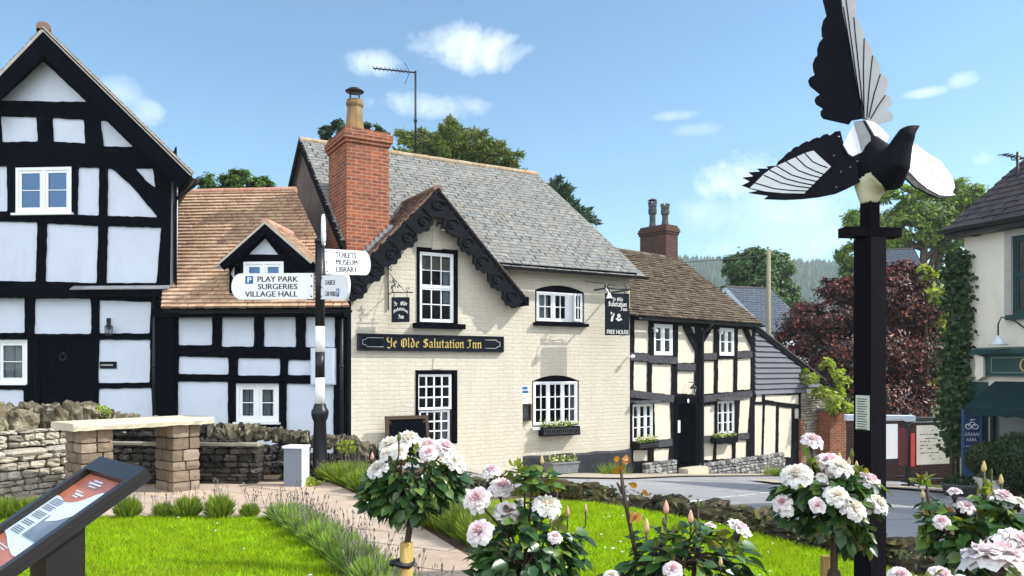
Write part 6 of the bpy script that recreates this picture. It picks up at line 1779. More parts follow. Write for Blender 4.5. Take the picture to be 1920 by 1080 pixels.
mb = MB(); q = lambda p, h, m: mb.add([f3(x0 + (x1 - x0) * a, -h, y0 + (y1 - y0) * b) for a, b in p], [tuple(range(len(p)))], m)
q([(0, 0), (1, 0), (1, 1), (0, 1)], .001, 0)
wave = [(0, .30)] + [(a, .30 - .17 * math.exp(-((a - .80) / .16) ** 2) + .03 * math.exp(-((a - .35) / .15) ** 2)) for a in np.linspace(.05, 1, 18)] + [(1, .84), (.9, .87), (.72, .875), (.45, .84), (.2, .79), (0, .76)]
q(wave, .003, 1)
q([(.42, .49), (1, .34), (1, .72), (.42, .72)], .005, 2)
q([(.46, .47), (.72, .40), (.98, .345), (.70, .50), (.5, .55)], .006, 1)
for (c0_, r0, nrow) in ((.07, .33, 4), (.07, .41, 3), (.07, .485, 4), (.07, .59, 3), (.07, .665, 4)):
    for i in range(nrow):
        b = r0 + i * .018; q([(c0_, b), (c0_ + rnd.uniform(.24, .30), b), (c0_ + .27, b + .009), (c0_, b + .009)], .0045, 3)
for (a, b, w, h) in ((.30, .045, .26, .018), (.26, .075, .34, .022), (.33, .11, .22, .016), (.22, .19, .22, .012), (.28, .215, .25, .02), (.3, .245, .16, .014)): q([(a, b), (a + w, b + .004), (a + w - .02, b + h), (a + .02, b + h)], .0035, 1)
for (a, b, w) in ((.1, .85, .42), (.1, .875, .40), (.1, .90, .36), (.1, .93, .3)): q([(a, b), (a + w, b), (a + w, b + .007), (a, b + .007)], .0035, 1)
mb.build('printed_panel', [M_rust, M_pale_print, M_grey_print, M_text_print], t_)
c = a0 + ux * wB * .66 + dn * .27 - nB * .03
mb = MB(); fxp = ux; bx = Vector((ux.y, -ux.x, 0)); hz = c.z - .02
for s in (1,):
    p = [c + ux * i * .085 + bx * j * .05 for i, j in ((-1, -1), (1, -1), (1, 1), (-1, 1))]
    mb.hexa([(v.x, v.y, 0) for v in p] + [(v.x, v.y, c.z - ((v.x - c.x) * nB.x + (v.y - c.y) * nB.y) / nB.z) for v in p])
mb.build('post', M_panel_black, t_)

# ---- timber post with the magpie
BY = 5.6; X = lambda px: (px - CX) / F * BY; Z = lambda py: CZ + (690 - py) / F * BY
bxc = X(1631)
t_ = thing('timber_post', 'tall square black timber post with a short cross piece, carrying the metal magpie', 'post', (bxc, BY, 0), R(24))
fr = Frame(960, 10, 0); fr.M = Matrix.Translation((bxc, BY, 0)) @ Matrix.Rotation(R(24), 4, 'Z')
M_post = wood('black_stained_post', (.0045, .0035, .006), .8, .5, .3, (14, 14, 1), .05)
mb = MB(fr.M); s = .0755; mb.box(-s, s, -s, s, -.1, Z(447)); mb.build('shaft', M_post, t_)
mb = MB(fr.M); s2 = .046; mb.box(-s2, s2, -s2, s2, Z(446), Z(376)); mb.build('upper_post', M_post, t_)
fr2 = Frame(960, 10, 0); fr2.M = Matrix.Translation((bxc, BY, 0)) @ Matrix.Rotation(R(6), 4, 'Z')
mb = MB(fr2.M); hw_ = (1688 - 1578) / 2 / F * BY; mb.box(-hw_, hw_, -.055, .055, Z(446) + .002, Z(428)); mb.build('cross_piece', M_post, t_)
q0 = X(1603) - bxc
mb = MB(fr.M); mb.box(-s - .004, -s - .001, -s + .01, s - .02, Z(805), Z(741)); z = Z(747)
pl = mb.build('plaque', paint('plaque_enamel', (.50, .52, .46), .4), t_)
mb = MB(fr.M)
for i in range(13): mb.add([(-s - .0055, s - .035, z - i * .018), (-s - .0055, -s + .03 + .03 * ((i * 7) % 3) / 2, z - i * .018), (-s - .0055, -s + .03, z - i * .018 - .006), (-s - .0055, s - .035, z - i * .018 - .006)], [(0, 1, 2, 3)])
mb.build('lettering', M_letter_black, pl)

bird = thing('magpie_sculpture', 'painted metal magpie with spread wings and tall fanned tail on top of the timber post', 'sculpture', (bxc, BY, Z(380)))
M_mblack = metal('magpie_black', (.0025, .003, .006), .6, .2, .09); M_mwhite = metal('magpie_white', (.60, .62, .63), .5, .05, .3); M_mtail = metal('magpie_tail_shaded_white', (.42, .44, .44), .5, .06, .2); M_mgrey = metal('magpie_grey', (.16, .17, .18), .4)  # tail white is a greyer copy holding the tail's partial shade
M_mbelly_grasslit = paint('magpie_belly', (.66, .62, .46), .5, .12, 12, .1, 30, .4, (.4, .38, .28))  # yellow light thrown up from the grass is put into this white
c1 = lambda pts: [(1380 + a / 4.571, 200 + b / 4.571) for a, b in pts]
c2 = lambda pts: [(1500 + a / 4.32, b / 4.32) for a, b in pts]
def metal_plate(name, pts, p0, n, th, mat, parent, lift=0.0, mi=0, mb=None):
    n = Vector(n).normalized(); own = mb is None; mb = mb or MB()
    A = [PN(px, py, p0, n) + n * lift for px, py in pts]
    L3 = []; u = n.orthogonal().normalized(); w = n.cross(u)
    L3 = [Vector((a.dot(u), a.dot(w), 0)) for a in A]; tr = tessellate_polygon([L3]); m = len(A)
    mb.add(A + [a - n * th for a in A], [tuple(q) for q in tr] + [tuple(i + m for i in q) for q in tr] + [(i, i + m, (i + 1) % m + m, (i + 1) % m) for i in range(m)], mi)
    return mb.build(name, mat, parent) if own else None
def strips(mb, segs, p0, n, lift, w=.004, mi=0):
    n = Vector(n).normalized()
    for sg in segs:
        mb.tube([PN(px, py, p0, n) + n * lift for px, py in sg], w, 4, mi)
# body: one remeshed surface, neck and head swept up to the right
bm_ = bmesh.new()
sw = MB()
sw.tube([P(1617, 244, BY + .16), P(1626, 270, BY + .10), P(1640, 300, BY + .02), P(1652, 322, BY - .06), P(1664, 322, BY - .12), P(1676, 304, BY - .17), P(1686, 282, BY - .20), P(1694, 263, BY - .22), P(1702, 250, BY - .24), P(1709, 244, BY - .25), P(1717, 239, BY - .26), P(1727.5, 234, BY - .27)],
        [.03, .09, .145, .155, .152, .118, .086, .068, .061, .042, .022, .004], 14)
sw.tube([P(1645, 318, BY - .03), P(1634, 344, BY - .01), P(1630, 366, BY), P(1630, 382, BY)], [.16, .135, .085, .06], 14)
tmp = sw.build('tmp', M_mblack); tmp.modifiers.new('r', 'REMESH').mode = 'VOXEL'; tmp.modifiers['r'].voxel_size = .012; tmp.modifiers['r'].use_smooth_shade = True
sm_ = tmp.modifiers.new('s', 'SMOOTH'); sm_.iterations = 6
bpy.context.view_layer.update()
me = bpy.data.meshes.new_from_object(tmp.evaluated_get(bpy.context.evaluated_depsgraph_get()))
Tt = W[tmp.name]; Tb = W[bird.name]; me.transform(Tb.inverted() @ Tt); bpy.data.objects.remove(tmp)
me.materials.clear(); me.materials.append(M_mblack); me.materials.append(M_mbelly_grasslit)
for p in me.polygons:
    c = Tb @ p.center; px = CX + F * c.x / c.y; py = HOR - F * (c.z - CZ) / c.y
    # belly tinted with grass light: below a line that falls to the right, left of the breast curve
    lim = 338 if px < 1608 else (338 - (px - 1608) * .7 if px < 1630 else 322 + ((px - 1630) / 30) ** 2 * 38)
    brst = 1634 + max(0, py - 326) * .95
    if (py > lim and px < brst and py > 318) or py > 362: p.material_index = 1
me.polygons.foreach_set('use_smooth', [True] * len(me.polygons))
bo = bpy.data.objects.new('body', me); COL.objects.link(bo); bo.parent = bird
# left wing
pL = P(1630, 330, BY - .10); nL = (-.50, -.85, .14)
lw = metal_plate('wing', c1([(895, 208), (850, 212), (815, 240), (800, 246), (785, 232), (750, 240), (715, 268), (700, 262), (660, 275), (625, 300), (605, 295), (560, 320), (530, 345), (522, 338), (490, 355), (465, 388), (455, 384), (420, 415), (400, 440), (360, 470), (345, 505), (300, 508), (262, 512), (278, 530), (180, 530), (205, 556), (105, 562), (150, 596), (55, 608), (120, 640), (50, 675), (112, 698), (190, 720), (105, 738), (280, 762), (240, 790), (420, 797), (560, 790), (700, 775), (850, 745), (950, 700), (1030, 660), (1120, 600), (1200, 500), (1170, 400), (1000, 425), (950, 380), (915, 290)]), pL, nL, .012, M_mblack, bird)
mb = MB(); patch = [(665, 378), (590, 400), (480, 450), (350, 510), (300, 535), (240, 580), (180, 640), (120, 698), (250, 728), (400, 742), (585, 746), (690, 640), (815, 515), (720, 430)]
metal_plate('', c1(patch), pL, nL, .003, None, None, .0055, 0, mb); mb.build('wing_patch', M_mwhite, lw)
mb = MB()
for (a_, b_) in ((880, 260), (840, 420), (900, 560), (980, 520), (1040, 470), (860, 690)): q_ = PN(*c1([(a_, b_)])[0], pL, Vector(nL).normalized()); mb.stone(tuple(q_ + Vector(nL).normalized() * .004), (.007, .007, .007), 0, .05, .5)
mb.build('rivets', M_mgrey, lw)
mb = MB()
for i in range(7):
    q = (i + 1) / 8; a = (665 + (120 - 665) * (q ** .92), 378 + (698 - 378) * (q ** .85)); 
    l = [(590, 400), (512, 432), (430, 472), (350, 512), (290, 545), (240, 590), (160, 655)][i]; r_ = [(785, 525), (760, 585), (728, 612), (700, 645), (665, 675), (640, 700), (612, 725)][i]
    strips(mb, [c1([l, (l[0] * .6 + r_[0] * .4 - 12, l[1] * .6 + r_[1] * .4 + 22), (l[0] * .3 + r_[0] * .7 - 6, l[1] * .3 + r_[1] * .7 + 16), r_])], pL, nL, .006, .0045)
mb.build('feather_line', M_mblack, lw)
# right wing
pR = P(1700, 320, BY - .06); nR = (.42, -.78, .46)
rw = metal_plate('wing', c1([(1400, 480), (1480, 358), (1530, 318), (1600, 372), (1690, 436), (1705, 452), (1755, 468), (1768, 500), (1800, 540), (1805, 570), (1850, 600), (1858, 640), (1876, 690), (1850, 742), (1885, 762), (1820, 778), (1740, 782), (1640, 738), (1540, 690), (1470, 625), (1420, 580)]), pR, nR, .012, M_mblack, bird)
mb = MB(); metal_plate('', c1([(1440, 470), (1485, 362), (1530, 321), (1600, 376), (1690, 440), (1755, 472), (1800, 545), (1850, 606), (1872, 690), (1848, 740), (1878, 760), (1820, 768), (1740, 762), (1640, 708), (1560, 645), (1500, 580), (1440, 530)]), pR, nR, .003, None, None, .0055, 0, mb); mb.build('wing_patch', M_mwhite, rw)
mb = MB()
strips(mb, [c1([(1510, 600 - 40 * i * 0 + 0), (1510, 600)])] [0:0], pR, nR, .006)
for i in range(7):
    a = (1540 + i * 38, 470 + i * 32); strips(mb, [c1([(a[0], a[1]), (a[0] + 60, a[1] + 40 + i * 2), (a[0] + 110, a[1] + 60 + i * 3)])], pR, nR, .0055, .0025)
mb.build('feather_line', M_mgrey, rw)
# back: scapular patches
pS = P(1628, 262, BY - .02); nS = (-.1, -.96, .25)
for (pts, m, dl) in (([(1000, 165), (1030, 195), (1060, 290), (1078, 390), (1000, 425), (965, 402), (918, 322), (985, 190)], M_mwhite, .0), ([(1010, 130), (1080, 122), (1150, 255), (1157, 360), (1130, 388), (1079, 391), (1056, 290), (1022, 185)], M_mgrey, .006), ([(1082, 122), (1105, 122), (1215, 310), (1245, 372), (1160, 388), (1158, 360), (1151, 255)], M_mblack, .003), ([(1085, 112), (1180, 142), (1260, 210), (1305, 262), (1250, 372), (1218, 312), (1108, 122)], M_mwhite, .008)):
    metal_plate('back_feather', c1(pts), pS, nS if m is not M_mwhite or dl == 0 else (.45, -.85, .25), .008, m, bird, dl)
# tail, a folded fan
pT = P(1610, 215, BY + .10)
scal = lambda pts: pts
tl = metal_plate('tail', c2([(335, -110), (250, -270), (165, -120), (182, 0), (214, 130), (188, 165), (172, 230), (176, 298), (186, 308), (155, 345), (138, 400), (140, 450), (120, 470), (101, 520), (106, 570), (118, 608), (80, 628), (64, 655), (78, 700), (160, 766), (128, 785), (116, 815), (130, 848), (184, 882), (165, 905), (166, 935), (185, 962), (390, 1008), (412, 975), (512, 958), (480, 700), (420, 500), (380, 250)]), pT, (-.75, -.62, .1), .01, M_mblack, bird)
tr_ = metal_plate('tail', c2([(330, -110), (380, -270), (452, -120), (450, 130), (482, 180), (508, 240), (521, 300), (517, 312), (545, 330), (575, 390), (588, 450), (604, 452), (632, 500), (652, 560), (650, 602), (672, 600), (704, 632), (714, 680), (690, 770), (712, 772), (740, 800), (746, 850), (690, 892), (735, 900), (755, 935), (750, 968), (610, 1018), (580, 1000), (512, 958), (470, 760), (440, 560), (400, 330), (348, 80)]), pT, (-.06, -.99, .02), .01, M_mtail, bird)
mb = MB()
strips(mb, [c2([(365, -60), (405, 260), (455, 620), (505, 945)]), c2([(350, 60), (395, 330), (440, 600), (500, 940)]), c2([(435, 142), (452, 330), (490, 700), (516, 950)]), c2([(519, 312), (513, 560), (518, 945)]), c2([(587, 452), (560, 700), (540, 950)]), c2([(650, 602), (600, 760), (555, 955)]), c2([(690, 772), (630, 860), (570, 965)]), c2([(512, 950), (560, 985), (600, 1000)])], pT, (-.06, -.99, .02), .003, .0042)
mb.build('feather_line', M_mblack, tr_)
# ================================================================== PLANTS
def unit(n):
    v = nr.normal(0, 1, (n, 3)); return v / np.linalg.norm(v, axis=1)[:, None]
def leaf_cloud(name, pts, size, mat, parent=None, asp=.5, nrm=None, droop=0.0, fold=.12, dirs=None):
    """folded diamond leaves, one island each"""
    N = len(pts); n = unit(N) if nrm is None else nrm + unit(N) * .6
    n /= np.linalg.norm(n, axis=1)[:, None]
    d = unit(N) if dirs is None else dirs + unit(N) * .5
    d[:, 2] -= droop
    d -= n * (d * n).sum(1)[:, None]; d /= np.maximum(np.linalg.norm(d, axis=1), 1e-6)[:, None]
    s = np.cross(n, d); L = (np.asarray(size) * nr.uniform(.65, 1.25, N))[:, None] if np.ndim(size) == 0 else np.asarray(size)[:, None]
    b = pts; t = pts + d * L + n * (-.10 * L)
    l = pts + d * L * .45 + s * L * asp * .5 + n * L * fold; r_ = pts + d * L * .45 - s * L * asp * .5 + n * L * fold
    T = None
    vs = np.stack([b, r_, t, l], 1).reshape(-1, 3)
    if parent is not None:
        top = parent
        while top.parent is not None: top = top.parent
        T = W[top.name]
    else:
        lo, hi = vs.min(0), vs.max(0); T = Matrix.Translation(((lo[0] + hi[0]) / 2, (lo[1] + hi[1]) / 2, lo[2]))
    im = np.array(T.inverted()); vs = vs @ im[:3, :3].T + im[:3, 3]
    k = np.arange(N) * 4
    li = np.stack([k, k + 1, k + 2, k, k + 2, k + 3], 1).ravel().astype(np.int32)
    me = bpy.data.meshes.new(name); me.vertices.add(4 * N); me.vertices.foreach_set('co', vs.astype(np.float32).ravel())
    me.loops.add(6 * N); me.loops.foreach_set('vertex_index', li)
    me.polygons.add(2 * N); me.polygons.foreach_set('loop_start', np.arange(0, 6 * N, 3, dtype=np.int32)); me.polygons.foreach_set('loop_total', np.full(2 * N, 3, dtype=np.int32))
    me.materials.append(mat); me.update(calc_edges=True)
    ob = bpy.data.objects.new(name, me); COL.objects.link(ob)
    if parent is not None: ob.parent = parent
    else: ob.matrix_local = T; W[ob.name] = T
    return ob


def ovate_cloud(name, pts, size, mat, parent, asp=.62, nrm=None, droop=.25, fold=.1, dirs=None):
    """pointed oval leaves of six faces, gently folded and curled"""
    N = len(pts); n = unit(N) if nrm is None else nrm + unit(N) * .6
    n /= np.linalg.norm(n, axis=1)[:, None]
    d = unit(N) if dirs is None else dirs + unit(N) * .5
    d[:, 2] -= droop; d -= n * (d * n).sum(1)[:, None]; d /= np.maximum(np.linalg.norm(d, axis=1), 1e-6)[:, None]
    s = np.cross(n, d); L = (size * nr.uniform(.6, 1.3, N))[:, None]; cu = nr.uniform(.02, .22, N)[:, None]
    at = lambda x, y, z: pts + d * L * y + s * L * asp * x + n * L * (z - cu * y * y)
    vs = np.stack([at(0, 0, 0), at(-.42, .28, fold * .8), at(-.40, .62, fold), at(0, 1.0, .0), at(.40, .62, fold), at(.42, .28, fold * .8), at(0, .48, .0)], 1).reshape(-1, 3)
    top = parent
    while top.parent is not None: top = top.parent
    im = np.array(W[top.name].inverted()); vs = vs @ im[:3, :3].T + im[:3, 3]
    k = (np.arange(N) * 7)[:, None]; tri = np.array([0, 1, 6, 1, 2, 6, 2, 3, 6, 3, 4, 6, 4, 5, 6, 5, 0, 6])[None]
    li = (k + tri).ravel().astype(np.int32); nf = 6 * N
    me = bpy.data.meshes.new(name); me.vertices.add(7 * N); me.vertices.foreach_set('co', vs.astype(np.float32).ravel())
    me.loops.add(3 * nf); me.loops.foreach_set('vertex_index', li); me.polygons.add(nf)
    me.polygons.foreach_set('loop_start', np.arange(0, 3 * nf, 3, dtype=np.int32)); me.polygons.foreach_set('loop_total', np.full(nf, 3, dtype=np.int32)); me.polygons.foreach_set('use_smooth', np.ones(nf, dtype=bool))
    me.materials.append(mat); me.update(calc_edges=True)
    ob = bpy.data.objects.new(name, me); COL.objects.link(ob); ob.parent = parent; return ob


M_leaf_dark = leafm('dark_green_leaf', [(0, (.022, .050, .018)), (.4, (.04, .085, .025)), (.75, (.065, .12, .032)), (1, (.10, .16, .04))], .5, .3, gain=1.25)
M_leaf_mid = leafm('mid_green_leaf', [(0, (.030, .065, .012)), (.5, (.055, .11, .018)), (1, (.10, .17, .03))], .5, .35, gain=1.25)
M_leaf_oak = leafm('fresh_green_leaf', [(0, (.07, .12, .025)), (.5, (.13, .20, .035)), (1, (.20, .26, .05))], .5, .5, gain=1.2)
M_leaf_blue = leafm('blue_green_needle', [(0, (.018, .040, .026)), (.5, (.03, .06, .035)), (1, (.055, .09, .045))], .6, .15, gain=1.4)
M_leaf_cedar = leafm('yellow_green_needle', [(0, (.03, .05, .016)), (.5, (.07, .095, .022)), (1, (.14, .16, .03))], .6, .3, gain=1.7)
M_leaf_beech = leafm('copper_leaf', [(0, (.006, .003, .004)), (.45, (.026, .007, .008)), (.8, (.10, .024, .016)), (1, (.26, .08, .035))], .45, .25, .4, (1.6, .9, .7), gain=1.25)
M_leaf_yellow = leafm('yellow_green_leaf', [(0, (.10, .14, .02)), (.5, (.19, .23, .035)), (1, (.30, .31, .06))], .5, .4, gain=1.7)
M_leaf_ivy = leafm('ivy_leaf', [(0, (.010, .028, .008)), (.6, (.02, .05, .012)), (1, (.045, .085, .018))], .45, .2)
M_leaf_box = leafm('box_leaf', [(0, (.018, .032, .008)), (.6, (.04, .06, .014)), (1, (.075, .095, .02))], .5, .2, gain=1.1)


def crown_points(cl, n, shell=.55):
    """points in irregular clumps: cl = [(centre, (rx, ry, rz), weight)]"""
    wsum = sum(c[2] for c in cl); out = []; nn = []
    for c, r_, w in cl:
        k = int(n * w / wsum); m = max(4, int(k / 55))
        d = unit(m); rad = nr.uniform(shell, 1.0, m)[:, None] ** .7
        cen = d * rad
        idx = nr.integers(0, m, k); p = cen[idx] + nr.normal(0, .13, (k, 3))
        out.append(np.array(c) + p * np.array(r_)); nn.append(p / np.maximum(np.linalg.norm(p, axis=1), 1e-6)[:, None])
    return np.concatenate(out), np.concatenate(nn)


def tree(name, label, base, cl, n, size, mat, trunk=.25, cat='tree', group=None, limbs=7, up=.5, bark=None, asp=.55, shell=.5, droop=0.0):
    t_ = thing(name, label, cat, base, 0, group)
    pts, nn = crown_points(cl, n, shell); nn[:, 2] += up
    leaf_cloud('crown', pts, size, mat, t_, asp, nn, droop)
    mb = MB(); B = Vector(base); topc = Vector(max(cl, key=lambda c: c[0][2])[0])
    mid = Vector((B.x * .5 + topc.x * .5, B.y * .5 + topc.y * .5, B.z + (topc.z - B.z) * .5))
    mb.tube([B, B.lerp(mid, .5) + Vector((trunk * .3, 0, 0)), mid, topc], [trunk * 1.25, trunk * .9, trunk * .65, trunk * .12], 8)
    for i in range(limbs):
        c, r_, w = cl[i % len(cl)]
        e = Vector(c) + Vector(tuple(unit(1)[0] * np.array(r_) * .75)); st = B.lerp(topc, rnd.uniform(.3, .8))
        m = st.lerp(e, .5) + Vector((0, 0, (e - st).length * .12)) + Vector((rnd.uniform(-.1, .1) * r_[0], rnd.uniform(-.1, .1) * r_[0], 0))
        mb.tube([st, m, e], [trunk * .4, trunk * .22, trunk * .05], 5)
        for q in range(3):
            f = e + Vector(tuple(unit(1)[0] * np.array(r_) * .45)); mb.tube([m.lerp(e, rnd.uniform(.2, .8)), f], [trunk * .12, trunk * .03], 4)
    mb.build('trunk', bark or M_bark, t_)
    return t_


def spray_tree(name, label, base, apex, tips, n, size, mat, trunk=.3, spread=.5, asp=.3):
    """conifer of separate drooping sprays: foliage follows branches from the trunk to each tip"""
    t_ = thing(name, label, 'tree', base); B, A = Vector(base), Vector(apex); mb = MB(); pts = []; dr = []
    mb.tube([B, B.lerp(A, .5), A], [trunk, trunk * .6, trunk * .08], 8)
    for tp in tips:
        tp = Vector(tp); st = B.lerp(A, max(.25, min(.96, (tp.z - B.z) / (A.z - B.z) * .92))); L = (tp - st).length
        m = st.lerp(tp, .55) + Vector((0, 0, L * .16)); mb.tube([st, m, tp], [trunk * .22, trunk * .12, .01], 4)
        k = int(n / len(tips) * (.5 + L / 4)); q = nr.uniform(.12, 1.0, k) ** .75; s0, m0, t0 = np.array(st), np.array(m), np.array(tp)
        p = ((1 - q) ** 2)[:, None] * s0 + (2 * q * (1 - q))[:, None] * m0 + (q ** 2)[:, None] * t0
        w = (spread * (1.08 - q))[:, None]; p = p + nr.normal(0, 1, (k, 3)) * w * np.array([.5, .5, .30]); p[:, 2] -= np.abs(nr.normal(0, .22, k)) * spread
        pts.append(p); d = (t0 - s0) / max(L, .01); dr.append(np.tile(d, (k, 1)))
    leaf_cloud('crown', np.concatenate(pts), size, mat, t_, asp, None, .35, .1, np.concatenate(dr)); mb.build('trunk', M_bark, t_); return t_


def E(px, py, Y, rx, ry, w=1.0, dz=None):
    s = Y / F; return (tuple(P(px, py, Y)), (rx * s, (dz or rx * .8) * s, ry * s), w)


# trees behind the houses
Y = 24
tree('leafy_tree', 'bright green leafy treetop just above the ridge of the orange roofed cottage', (P(440, 690, Y).x, Y, -.5), [E(400, 350, Y, 30, 22), E(450, 342, Y, 32, 22, 1.2), E(490, 352, Y, 22, 20), E(440, 390, Y, 60, 40, 1.5)], 8000, .125, M_leaf_mid, .2)
Y = 31
tp = [(745, 246), (752, 262), (768, 250), (790, 243), (800, 258), (815, 252), (828, 236), (843, 221), (850, 226), (862, 238), (875, 250), (893, 244), (908, 248), (917, 262), (930, 266), (944, 268), (952, 282), (962, 300), (978, 288), (968, 308), (935, 288), (900, 276), (870, 270), (830, 265), (780, 272), (760, 285), (742, 280), (920, 300), (955, 315), (985, 320), (840, 285), (880, 295), (735, 300), (720, 310), (800, 300), (860, 310), (905, 318)]
spray_tree('yew_tree', 'feathery yellow green conifer rising behind the slate roof of the inn', (P(850, 690, Y).x, Y, -1), P(845, 232, Y), [P(a, b, Y + rnd.uniform(-2.6, 1.5)) for a, b in tp + tp], 15000, .22, M_leaf_cedar, .35, .44, .24)
Y = 30
tp = [(1036, 340), (1048, 333), (1060, 345), (1068, 352), (1058, 365), (1072, 372), (1080, 380), (1090, 388), (1104, 392), (1112, 404), (1121, 412), (1098, 402), (1078, 395), (1040, 360), (1030, 350), (1020, 345), (1050, 380), (1070, 400), (1020, 380), (1085, 410)]
spray_tree('monkey_puzzle', 'dark blue green spiky conifer showing past the right end of the inn roof', (P(1000, 690, Y).x, Y, -1), P(1040, 342, Y), [P(a, b, Y + rnd.uniform(-1.2, 1.2)) for a, b in tp + tp[:12]], 2600, .26, M_leaf_blue, .25, .38, .25)
Y = 27
tree('garden_tree', 'small blue green treetop peeping out behind the tall red chimney', (P(640, 690, Y).x, Y, -.5), [E(610, 250, Y, 10, 14, .6), E(636, 238, Y, 12, 12, .5), E(694, 240, Y, 16, 7, .25), E(716, 250, Y, 10, 8, .2), E(660, 292, Y, 44, 34, 1.2)], 2600, .17, M_leaf_blue, .2)
Y = 44
tree('round_tree', 'round dark green tree standing alone between the cottage roof and the telegraph pole', (P(1420, 690, Y).x, Y, -3), [E(1418, 505, Y, 48, 36, 1.4), E(1385, 500, Y, 28, 24, .7), E(1460, 500, Y, 30, 26, .7), E(1425, 560, Y, 68, 46, 1.8), E(1380, 560, Y, 30, 28, .7), E(1478, 545, Y, 26, 24, .5), E(1420, 480, Y, 26, 16, .5)], 19000, .25, M_leaf_dark, .45)
Y = 46
tree('oak_tree', 'large open crowned oak with sky showing through, behind the magpie post and corner shop', (P(1720, 690, Y).x, Y, -3), [E(1690, 430, Y, 50, 36), E(1745, 400, Y, 48, 34), E(1800, 365, Y, 40, 26), E(1825, 400, Y, 30, 40, .8), E(1620, 420, Y, 36, 28, .7), E(1600, 478, Y, 30, 24, .6), E(1650, 465, Y, 40, 22, .6), E(1770, 440, Y, 50, 30, .8), E(1680, 370, Y, 36, 22, .5), E(1735, 355, Y, 30, 16, .4), E(1600, 520, Y, 26, 36, .5)], 21000, .26, M_leaf_oak, .5, limbs=16, shell=.6)
Y = 28
tree('copper_beech', 'big dark red copper beech filling the gap behind the timber post', (P(1640, 690, Y).x, Y, -2.6),
     [E(1640, 545, Y, 80, 40, 1.2), E(1540, 600, Y, 70, 36, 1.2), E(1700, 580, Y, 70, 46, 1.2), E(1600, 660, Y, 110, 70, 2.4), E(1720, 680, Y, 75, 80, 2), E(1500, 640, Y, 40, 30, .6), E(1680, 510, Y, 40, 20, .5), E(1720, 525, Y, 40, 22, .4), E(1640, 750, Y, 120, 50, 1.6), E(1575, 545, Y, 40, 26, .5), E(1740, 600, Y, 30, 40, .5)], 40000, .15, M_leaf_beech, .4, limbs=12)
Y = 27.2
tree('golden_shrub', 'yellow green shrub growing against the copper beech, left of the ivy', (P(1745, 690, Y).x, Y, -2.4), [E(1752, 540, Y, 22, 30, .8), E(1768, 600, Y, 14, 40, .6), E(1745, 700, Y, 22, 22, .3), E(1735, 512, Y, 14, 14, .3)], 900, .22, M_leaf_yellow, .08, 'shrub')
Y = 25.2
tree('wall_shrub', 'pale yellow green shrub spilling over the rubble wall beside the weatherboarded lean-to', (P(1565, 690, Y).x, Y, .0), [E(1520, 704, Y, 20, 16, .6), E(1552, 692, Y, 12, 22, .4), E(1572, 712, Y, 22, 20, .6), E(1562, 745, Y, 36, 18, 1.1), E(1582, 768, Y, 22, 14, .7), E(1538, 736, Y, 18, 12, .4)], 2600, .15, M_leaf_yellow, .018, 'shrub', limbs=5)
# ivy on the shop corner
q = S.w(.0, -.1, 0)
t_ = thing('ivy', 'dark ivy column climbing the corner of the corner shop', 'climber', (q.x - .12, q.y, -1.1))
n = 5200; z = nr.uniform(-.2, 4.0, n) ; tt = nr.normal(0, .10, n); k = .6 + .4 * np.sin(z * 2.3) ** 2
px = q.x - .03 + tt * k * 1.15 - .06 * np.sin(z * 1.7); py = q.y + .1 + nr.normal(0, .16, n)
leaf_cloud('foliage', np.stack([px, py, z], 1), .11, M_leaf_ivy, t_, .8, np.tile([-.4, -.8, .3], (n, 1)))
mb = MB(); mb.tube([(q.x - .12, q.y + .1, -1.1), (q.x - .16, q.y + .08, .6), (q.x - .1, q.y + .1, 2.2), (q.x - .14, q.y + .1, 3.8)], [.05, .04, .03, .015], 6); mb.build('stem', M_bark, t_)

